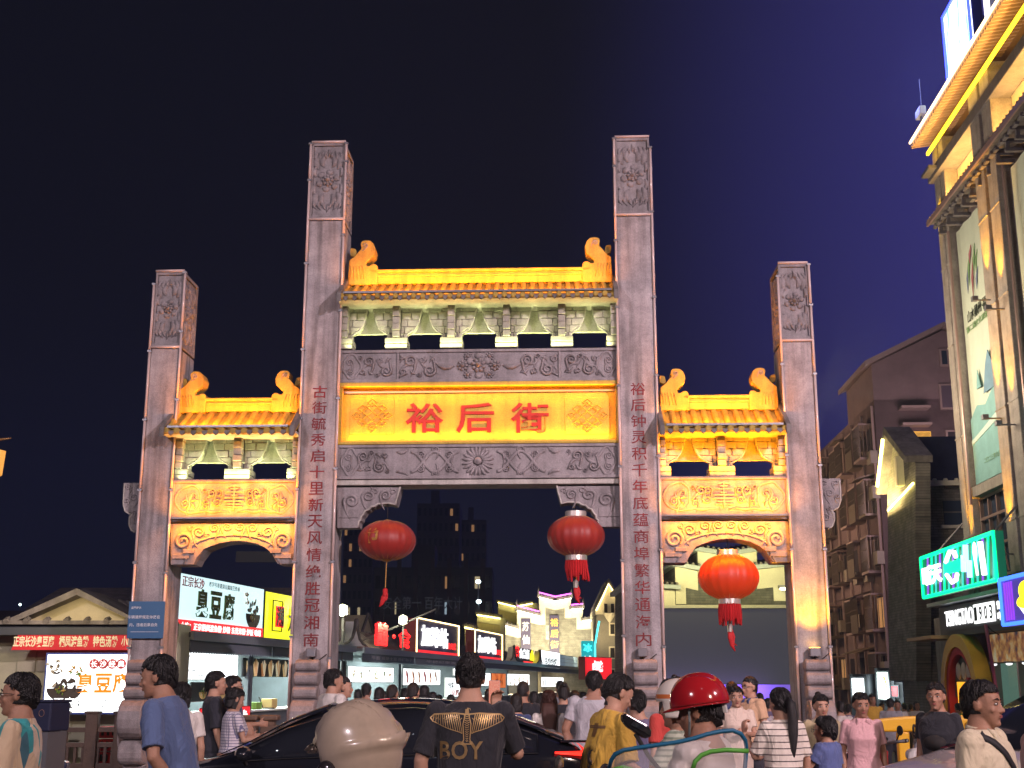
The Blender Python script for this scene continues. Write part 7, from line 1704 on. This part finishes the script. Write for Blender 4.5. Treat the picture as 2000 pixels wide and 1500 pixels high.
# backs of the crowd walking down the lane
BACKS = [(716, 1333, 19.5, 'bald', 'short', 'grey haired head leftmost of the crowd behind the black car roof', GRYS), (741, 1341, 18.2, 'a', 'bob', 'dark bobbed head second from the left behind the black car roof', NVY), (767, 1336, 17.6, 'a', 'short', 'dark round head third from the left behind the black car roof', TEE_BLK), (790, 1343, 20.5, 'a', 'short', 'reddish lit head peeping between two dark heads behind the car roof', ORG),
    (808, 1332, 17.0, 'a', 'short', 'dark head with lit ears right of the crowd gap behind the car roof', GRYS), (829, 1337, 18.8, 'a', 'long', 'long haired head just left of the bird print man behind the car', TEE_BLK), (858, 1356, 24, 'a', 'short', 'far small head low behind the car roof', NVY), (881, 1355, 22, 'a', 'short', 'far small head touching the left side of the bird print man', GRYS),
    (957, 1343, 18.0, 'a', 'short', 'dark head just right of the bird print man', TEE_BLK), (1022, 1331, 16.2, 'a', 'crop', 'man with cropped hair in a black T-shirt beyond the raised phone', TEE_BLK), (1008, 1353, 15.2, 'a', 'bob', 'person with black chin length hair just below the raised phone', NVY), (1072, 1346, 14.2, 'brown', 'long', 'woman with long reddish brown hair and a white top', WHC),
    (1100, 1335, 16.2, 'a', 'bun', 'woman with a loose bun left of the grey shirted man', TEE_BLK), (1122, 1347, 17.2, 'a', 'short', 'dark round head touching the grey shirted man on his left', TEE_BLK), (1094, 1330, 21.5, 'a', 'crop', 'grey capped head above the woman with the loose bun', GRYS), (1176, 1341, 16.5, 'a', 'short', 'small dark head between the grey shirted man and the boy in yellow', NVY),
    (1398, 1352, 20.0, 'a', 'bob', 'woman in white low before the purple stage', WHC), (1500, 1362, 21.0, 'a', 'short', 'dark head low before the stage beside the striped woman', PRP), (1483, 1352, 24.0, 'a', 'short', 'small far head before the purple stage', ORG), (1556, 1360, 19.0, 'a', 'short', 'orange shirted person partly behind the striped woman', ORG),
    (1640, 1368, 19.0, 'a', 'short', 'person in a white T-shirt between the smiling woman and the pink polo', WHC), (1703, 1355, 24.0, 'a', 'crop', 'man in a cap and yellow shirt on the right side lane', TEE_YEL), (1738, 1362, 22.0, 'a', 'short', 'person in grey walking down the right side lane', GRYS), (1722, 1372, 30.0, 'a', 'bob', 'far person in white on the right side lane', WHC), (1765, 1372, 28.0, 'a', 'short', 'far person in pink by the yellow barrier', PNK),
    (1790, 1368, 26.0, 'a', 'bob', 'far woman in white left of the woman in black', WHC), (1870, 1372, 25.0, 'a', 'short', 'far person in lime green behind the cream shirted man', cloth('lime', (.4, .5, .05))), (1972, 1378, 24.0, 'a', 'short', 'far person in dark blue near the glass doors', NVY), (1991, 1384, 22.0, 'a', 'short', 'person in pale blue at the right edge near the glass doors', cloth('pale_blue_cotton', (.3, .4, .55))),
    (700, 1345, 21.0, 'a', 'short', 'dark head just right of the youth in white by the pillar', NVY), (753, 1349, 23.0, 'a', 'short', 'small head between the second and third dark heads behind the car', ORG), (845, 1350, 20.0, 'a', 'bob', 'bobbed head left of the bird print man, above the car roof', PRP), (973, 1350, 21.0, 'a', 'short', 'small dark head under the raised phone', GRYS),
    (1042, 1349, 18.5, 'a', 'short', 'dark head between the cropped man and the red haired woman', GRYS), (1056, 1352, 20.0, 'a', 'bob', 'small bobbed head just left of the red haired woman', PRP), (1138, 1350, 19.0, 'a', 'short', 'person in white hidden behind the grey shirted man', WHC), (1380, 1360, 22.0, 'a', 'short', 'small head just left of the purple stage glow', NVY),
    (1412, 1362, 23.0, 'a', 'bob', 'small bobbed head against the purple stage glow', GRYS), (1486, 1366, 18.0, 'a', 'short', 'person in grey beside the shoulder of the striped woman', GRYS), (1570, 1372, 20.0, 'a', 'bob', 'low bobbed head left of the smiling woman', TEE_BLK), (1656, 1374, 23.0, 'a', 'short', 'far head between the white T-shirt and the pink polo', PRP), (1752, 1366, 24.0, 'a', 'short', 'far head left of the woman in black, above the barrier', WHC), (1778, 1374, 31.0, 'a', 'short', 'farthest small head down the right side lane', TEE_BLK)]
for i, (u, v, Y, hm_, hr, lab, sh_) in enumerate(BACKS):
    far = Y > 18
    away = not (u > 1700 and i % 2)
    person(lab, u, v, Y, (rnd.uniform(-25, 25) if away else 180+rnd.uniform(-30, 30)), sh_, hair=hr, hairmat=HAIRN if hm_ == 'brown' else None, skin=i % 2, fem=hr in ('bob', 'long', 'bun'), vs=.016 if far else .013, eyes=not away, group='people strolling beyond the archway')
# ============================================================ VEHICLES
CARB = P('black_car_paint', (.008, .009, .014), .12, coat=1.); CARW = P('white_car_paint', (.60, .52, .52), .16, coat=1.); CGL = P('car_glass', (.012, .014, .02), .04, coat=.5)
CHR = P('chrome', (.6, .6, .6), .12, 1.); TYR = P('tyre', (.02, .02, .02), .8); TLR = E('tail_light', (1, .02, .01), 2.0)
PROF = [(2.30, .50, .78, .60), (2.24, .68, .84, .66), (2.05, .78, .88, .76), (1.7, .87, .90, .84), (1.3, .93, .91, .89), (.98, .97, .915, .92), (.75, 1.07, .915, .93), (.40, 1.26, .915, .94), (.08, 1.38, .915, .945), (-.3, 1.44, .915, .95), (-.7, 1.455, .915, .96), (-1.1, 1.42, .915, .97), (-1.45, 1.32, .91, .98), (-1.8, 1.19, .90, .99), (-2.02, 1.10, .88, .99), (-2.18, 1.06, .86, .97), (-2.26, .95, .84, .90), (-2.30, .50, .80, .60)]
def car(name, lab, x, y, rz, paint, zs=1.0, group=None, lit=True):
    t = thing(name, lab, 'car', (x, y, 0), rz, group)
    secs = []
    for X, zt_, w_, zb_ in PROF:
        gh = max(0, min(1, (zt_-zb_)/.45)); wr_ = w_*(.90-.26*gh); ze_ = zt_-.03*gh-.01
        zb2 = min(zb_, zt_-.01)
        half = [(w_*.86, .20), (w_*.96, .30), (w_, .52), (w_*.99, .70), (w_*.975, zb2-.02), (w_*.955, zb2), (w_*.95+(wr_-w_*.95)*.5, zb2+(ze_-zb2)*.52), (wr_, ze_), (wr_*.6, zt_), (0, zt_+.012)]
        secs.append([(X, yy, zz*zs) for yy, zz in half]+[(X, -yy, zz*zs) for yy, zz in half[-2::-1]])
    b = MB(); n = len(secs[0]); vs_ = [p for s in secs for p in s]; fs = [(i*n+k, (i+1)*n+k, (i+1)*n+k+1, i*n+k+1) for i in range(len(secs)-1) for k in range(n-1)]
    fs += [tuple(range(n)), tuple(range(len(vs_)-1, len(vs_)-n-1, -1))]+[((i+1)*n, i*n, i*n+n-1, (i+1)*n+n-1) for i in range(len(secs)-1)]
    b.add(vs_, fs); bo = b.build('body', paint, t, smooth=True); sb = bo.modifiers.new('s', 'SUBSURF'); sb.levels = 2; sb.render_levels = 2
    es = bo.modifiers.new('e', 'EDGE_SPLIT'); es.split_angle = R(50)
    def side(i0, i1, s, ins=.10, name='side_window'):
        b = MB(); top = []; bot = []
        for i in range(i0, i1+1):
            o_ = secs[i]; q = [o_[5], o_[6], o_[7]]
            def at(f): 
                a, c = (q[0], q[1]) if f < .5 else (q[1], q[2]); g = f*2 if f < .5 else f*2-1
                return Vector((a[0]+(c[0]-a[0])*g, a[1]+(c[1]-a[1])*g, a[2]+(c[2]-a[2])*g))
            bot.append(at(.06)); top.append(at(.90))
        vs2 = []
        for i, (lo, hi) in enumerate(zip(bot, top)):
            for g in (0, .5, 1): p_ = lo.lerp(hi, g); vs2.append((p_.x, s*(p_.y+.016), p_.z+.004))
        m = 3; f2 = [(i*m+k, (i+1)*m+k, (i+1)*m+k+1, i*m+k+1) for i in range(len(bot)-1) for k in range(2)]
        b.add(vs2, f2); o = b.build(name, CGL, t, smooth=True); sl_ = o.modifiers.new('s', 'SOLIDIFY'); sl_.thickness = .006
        MB().tube([(p.x, s*(p.y+.02), p.z) for p in bot]+[(p.x, s*(p.y+.02), p.z) for p in top[::-1]], .008, 5, closed=True).build('window_trim', CHR if paint is CARB else BLK, o)
    for s in (-1, 1): side(6, 9, s); side(9, 11, s); side(11, 13, s)
    for i0, i1, nm in ((5, 8, 'windscreen'), (11, 14, 'rear_window')):
        b = MB(); vs2 = []
        for i in range(i0, i1+1):
            o_ = secs[i]
            for k in range(7, 12): p = o_[k]; vs2.append((p[0]+(.02 if nm == 'windscreen' else -.02), p[1]*.93, p[2]+.022))
        b.add(vs2, [(i*5+k, (i+1)*5+k, (i+1)*5+k+1, i*5+k+1) for i in range(i1-i0) for k in range(4)]); o = b.build(nm, CGL, t, smooth=True); sl_ = o.modifiers.new('s', 'SOLIDIFY'); sl_.thickness = .006
    for s in (-1, 1):
        for X in (1.42, -1.40):
            w = MB().lathe([(0, -.11), (.31, -.11), (.335, -.08), (.335, .08), (.31, .11), (0, .11)], 28).build('wheel', TYR, t, (X, s*.84, .335), (pi/2, 0, 0), smooth=False)
            MB().lathe([(0, 0), (.22, 0), (.23, .02), (.20, .03), (0, .015)], 20, (0, 0, -s*.115 if s > 0 else .09)).build('rim', CHR, w)
        mr_ = MB().ell((0, 0, 0), (.075, .11, .065), 14, 10).build('mirror', BLK if paint is CARW else paint, t, (.72, s*1.02, .98*zs+.02), smooth=True); MB().tube([(0, 0, -.04), (0, -s*.12, -.09)], .02, 6).build('mirror_stalk', BLK, mr_)
        MB().loft([[(-1.95, s*.885, .995*zs), (-1.95, s*.875, 1.01*zs), (-1.95, s*.80, 1.01*zs), (-1.95, s*.80, .995*zs)], [(-2.25, s*.84, .97*zs), (-2.22, s*.84, 1.01*zs), (-2.22, s*.35, 1.02*zs), (-2.27, s*.35, .98*zs)]]).build('tail_light', TLR if lit else REDC, t)
        MB().loft([[(2.0, s*.86, .66*zs), (2.0, s*.86, .74*zs), (2.0, s*.80, .76*zs), (2.0, s*.80, .68*zs)], [(2.26, s*.70, .62*zs), (2.22, s*.70, .69*zs), (2.24, s*.5, .69*zs), (2.28, s*.5, .62*zs)]]).build('headlight', P('headlight_glass', (.5, .5, .55), .08), t)
        MB().box(-.5, -.32, s*.905-.01, s*.905+.012, .80*zs, .825*zs).build('door_handle', CHR, t, bev=.004)
    MB().box(-2.27, -2.0, -.80, .80, 1.085*zs, 1.105*zs).build('spoiler', paint, t, bev=.008)
    return t
car('parked_car', 'glossy black fastback car parked across the lane', W(1152, 1440, 11.6)[0]-2.27, 12.2, pi, CARB)
c2 = W(1945, 1450, 9.6)
car('parked_car', 'white car nosing in behind the cream shirted man', c2[0]+1.15, 10.5, pi+R(32), CARW, 1.10, lit=False)
car('parked_car', 'grey car standing at the left kerb outside the picture', -9.5, 12.0, pi, P('grey_car_paint', (.12, .12, .14), .2, coat=1.), lit=False)
def scooter(lab, x, y, rz, col, shield=False, box=False):
    t = thing('motor_scooter', lab, 'scooter', (x, y, 0), rz, 'motor scooters in the square'); pm = col
    for yy in (.62, -.62):
        w = MB().lathe([(.0, -.05), (.20, -.05), (.225, -.03), (.225, .03), (.20, .05), (0, .05)], 20).build('wheel', TYR, t, (0, yy, .225), (0, pi/2, 0)); MB().lathe([(0, -.055), (.12, -.055), (.12, .055), (0, .055)], 14).build('rim', CHR, w)
    MB().loft([[(-.13, -.72, .45), (.13, -.72, .45), (.10, -.75, .66), (-.10, -.75, .66)], [(-.17, -.35, .28), (.17, -.35, .28), (.15, -.35, .70), (-.15, -.35, .70)], [(-.15, -.02, .26), (.15, -.02, .26), (.12, -.02, .66), (-.12, -.02, .66)]]).build('body', pm, t, bev=.03)
    MB().box(-.16, .16, -.03, .38, .25, .31).build('footboard', BLK, t, bev=.01)
    MB().loft([[(-.18, .38, .28), (.18, .38, .28), (.18, .43, .28), (-.18, .43, .28)], [(-.17, .44, .62), (.17, .44, .62), (.17, .50, .62), (-.17, .50, .62)], [(-.11, .40, .92), (.11, .40, .92), (.10, .50, .90), (-.10, .50, .90)]]).build('leg_shield', pm, t, bev=.02)
    MB().loft([[p for p in ering((0, yy, zz), w_, h_, 14)] for yy, zz, w_, h_ in ((-.30, .70, .15, .33), (-.30, .76, .15, .34), (-.30, .79, .11, .30))]).build('seat', BLK, t, smooth=True)
    MB().tube([(0, .62, .225), (0, .5, .6), (0, .42, 1.0)], [.03, .035, .03], 8).build('fork', METG, t, smooth=True)
    MB().tube([(-.34, .28, 1.02), (-.2, .38, 1.0), (0, .42, .98), (.2, .38, 1.0), (.34, .28, 1.02)], .016, 8).build('handlebar', METG, t, smooth=True)
    for s in (-1, 1):
        MB().tube([(s*.22, .29, 1.01), (s*.34, .29, 1.02)], .02, 8).build('grip', BLK, t)
        m = MB().ell((0, 0, 0), (.075, .015, .05), 14, 8).build('mirror', BLK, t, (s*.34, .36, 1.12), smooth=True); MB().ell((0, -.010, 0), (.066, .007, .042), 12, 6).build('mirror_glass', CHR, m); MB().tube([(s*-.1, 0, -.10), (s*-.04, 0, -.05), (0, 0, -.03)], .008, 6).build('mirror_stalk', BLK, m)
    MB().ell((0, .50, .84), (.08, .05, .06), 14, 8).build('headlight', P('headlight_glass', (.5, .5, .55), .08), t, smooth=True)
    if box: b_ = MB().box(-.22, .22, -1.05, -.62, .80, 1.26).build('delivery_box', NVB, t, bev=.02)
    return t
NVB = P('navy_box', (.012, .016, .05), .6)
NAVY = P('navy_scooter_paint', (.02, .03, .08), .25, coat=.5); REDS = P('red_scooter_paint', (.35, .02, .03), .25, coat=.5); WHS = P('white_scooter_paint', (.6, .58, .56), .25, coat=.5)
def under(p, dy=-.32):
    q = p['t']; a = q.rotation_euler.z; v = Vector((0, -dy, 0)); v.rotate(Matrix.Rotation(a, 3, 'Z')); return q.location.x+v.x, q.location.y+v.y, a
x, y, a = under(p9); s9 = scooter('scooter ridden by the person in the pale pink helmet', x, y, a, WHS)
x, y, a = under(p13); scooter('scooter ridden by the person in the white and orange helmet', x, y, a, REDS)
x, y, a = under(p14); scooter('scooter ridden by the man in the red hard hat', x, y, a, NAVY)
# transparent rain shield with blue and green piping
XS, YS = 5.7, 5.7
rs = thing('rain_shield', 'clear plastic scooter rain shield with blue piping and a green inner hem', 'rain shield', (W(1320, 1450, YS)[0], YS, 0), 0)
def qs(u, v): x_, z_ = W(u, v, YS); return x_-rs.location.x, z_
ol = [(1190, 1500), (1193, 1484), (1200, 1472), (1215, 1464), (1240, 1459), (1280, 1453), (1320, 1447), (1350, 1440), (1375, 1432), (1400, 1427), (1425, 1425), (1442, 1432), (1452, 1445), (1456, 1460), (1455, 1500)]
P3 = [qs(*p) for p in ol]; n_ = len(P3)
def dep(i, f=0): return .10*math.sin(pi*i/(n_-1))*-1
vs_ = [(x_, dep(i)-.0, z_) for i, (x_, z_) in enumerate(P3)]; low = [(x_*.96, dep(i), min(z_, qs(1300, 1500)[1])-.5) for i, (x_, z_) in enumerate(P3)]
MB().add(vs_+low, [(i, i+1, n_+i+1, n_+i) for i in range(n_-1)]).build('clear_sheet', P('clear_plastic', (.75, .76, .8), .12, alpha=.26, bump=.6, bscale=8), rs, smooth=True)
MB().tube(vs_+[(vs_[-1][0], vs_[-1][1], vs_[-1][2]-.45)], .0095, 8).build('blue_piping', P('blue_piping', (.01, .13, .26), .5), rs, smooth=True)
g1 = [(1345, 1500), (1350, 1484), (1362, 1472), (1380, 1465), (1410, 1462), (1452, 1464)]
MB().tube([(qs(*p)[0], dep(9)-.03, qs(*p)[1]) for p in g1], .010, 8).build('green_hem', P('green_hem', (.10, .38, .05), .5), rs, smooth=True)
MB().tube([(qs(*p)[0], -.05, qs(*p)[1]) for p in ((1195, 1503), (1215, 1497), (1235, 1503))], .010, 8).build('green_hem', P('green_hem', (.10, .38, .05), .5), rs, smooth=True)
MB().tube([(0, 0, .9), (0, .1, 1.15)], .02, 6).build('stay', METG, rs)
xm, zm = W(1245, 1420, 6.1); sm2 = thing('rear_view_mirror', 'large black rear view mirror on a stalk beside the boy in yellow', 'mirror', (xm, 6.1, 0), .2)
b = MB().prism([(-.075, .055), (-.06, .065), (.045, .01), (.062, -.015), (.062, -.045), (.03, -.052), (-.05, .0), (-.075, .03)], -.02, .03)
b.build('housing', P('black_gloss', (.012, .012, .015), .15, coat=.6), sm2, (0, 0, zm), bev=.008); MB().prism([(-.04, .012), (.05, -.035), (.056, -.015), (-.02, .035)], -.026, -.021).build('mirror_glass', CHR, sm2, (0, 0, zm)); MB().tube([(-.01, .005, zm-.03), (.05, .0, zm-.13), (.16, 0, zm-.26), (.18, 0, .95)], .010, 8).build('stalk', BLK, sm2, smooth=True)
# delivery scooter behind the woman at the left
sx, _ = W(62, 1400, 15.6); scooter('delivery scooter under a black box behind the woman in the printed blouse', sx-.35, 15.8, R(96), NAVY)
bx, bz = W(90, 1367, 15.4); db = thing('delivery_box', 'black insulated delivery box with a faint round emblem behind the printed blouse', 'box', (bx, 15.5, 0), -.25)
MB().box(-.17, .17, -.2, .2, bz-.36, bz-.03).build('body', NVB, db, bev=.02); MB().box(-.18, .18, -.21, .21, bz-.029, bz+.0).build('lid', NVB, db, bev=.01); MB().tube([(.05+.035*cos(a_), -.203, bz-.15+.04*sin(a_)) for a_ in [2*pi*k/14 for k in range(14)]], .004, 5, closed=True).build('emblem', P('brown_emblem', (.2, .12, .1), .5), db); MB().box(-.15, .15, -.19, .19, .5, bz-.365).build('rack', METG, db)
# parked scooters before the barriers
for u, Y, a_, c_, lab in ((1752, 13.2, 70, NAVY, 'dark scooter parked behind the white car left of the woman in black'), (1800, 13.6, 95, REDS, 'red scooter parked behind the woman in black'), (1870, 13.8, 60, WHS, 'pale scooter parked between the woman in black and the cream shirted man'), (1640, 12.9, 20, REDS, 'red scooter parked behind the small boy')):
    scooter(lab, W(u, 1450, Y)[0], Y, R(a_), c_)
# yellow plastic barriers
YB = P('yellow_barrier_plastic', (.72, .40, .015), .4, bump=.1, bscale=20)
bp = thing('traffic_barrier', '', 'barrier', (0, 15.6, 0), 0, 'yellow plastic road barriers')
w = 1.32
topc = [(-w/2+w*k/16, 1.16+.045*sin(pi*k/16)) for k in range(17)]
MB().prism([(-w/2, 1.02)]+topc+[(w/2, 1.02)], -.06, .06).build('top_rail', YB, bp, bev=.025)
MB().prism([(-w/2, .0), (w/2, .0), (w/2, .42), (-w/2, .42)], -.16, .16).build('base', YB, bp, bev=.03)
for k in range(5): MB().box(-w/2+k*(w-.14)/4, -w/2+k*(w-.14)/4+.14, -.05, .05, .42, 1.02).build('upright', YB, bp, bev=.02)
for i, (u, Y, lab) in enumerate(((1808, 15.6, 'left yellow barrier behind the woman in black'), (1900, 15.9, 'middle yellow barrier behind the cream shirted man'), (1995, 14.6, 'right yellow barrier at the picture edge above the windscreen'))):
    o = bp if i == 0 else copy_tree(bp); o.location = (W(u, 1400, Y)[0], Y, 0); o.rotation_euler = (0, 0, (.02, -.04, .10)[i]); o['label'] = lab
# ============================================================ mast lamps added out of view to light the archway and the foreground
def added_mast_lamp(x, y, h, lab, tgt, e, col, size=.5):
    t = thing('added_mast_lamp', lab, 'street lamp', (x, y, 0), 0, 'added mast lamps out of view')
    MB().tube([(0, 0, 0), (0, 0, h)], [.16, .07], 10).build('pole', METG, t, smooth=True)
    d = (Vector(tgt)-Vector((x, y, h))).normalized()
    q = d.to_track_quat('-Z', 'Y')
    MB().box(-.4, .4, -.3, .3, .03, .25).build('lamp_head', METG, t, (0, 0, h+.1), q.to_euler(), bev=.03)
    MB().box(-.35, .35, -.25, .25, .0, .028).build('lens', E('added_mast_lens', (1, .75, .7), 20), t, (0, 0, h+.1), q.to_euler())
    l = light('AREA', Vector((0, 0, h+.1))+d*.05, e, col, size=size, parent=t); l.data.spread = R(75); l.rotation_euler = q.to_euler()
added_mast_lamp(13, -3, 11, 'added unseen mast lamp behind the right pavement', (0, 20, 4), 1020, (1, .74, .80))
added_mast_lamp(-12, -6, 11, 'added unseen mast lamp on the left side of the square', (0, 18, 4), 480, (.95, .78, .86))
added_mast_lamp(8, -9, 9, 'added shorter mast lamp, unseen behind the camera on the right', (0, 9, 1.4), 260, (1, .74, .62))
# ============================================================ evening haze over the street
hz = MB().box(-220, 260, -30, 420, -1.4, 75).build('haze', None, kind='stuff')
hm_ = bpy.data.materials.new('haze_air'); hm_.use_nodes = True; n_ = hm_.node_tree; n_.nodes.clear()
o_ = n_.nodes.new('ShaderNodeOutputMaterial'); v_ = n_.nodes.new('ShaderNodeVolumePrincipled'); v_.inputs['Density'].default_value = .0011; v_.inputs['Color'].default_value = (.70, .80, 1, 1); v_.inputs['Anisotropy'].default_value = .3
n_.links.new(v_.outputs[0], o_.inputs['Volume']); hz.data.materials.clear(); hz.data.materials.append(hm_)
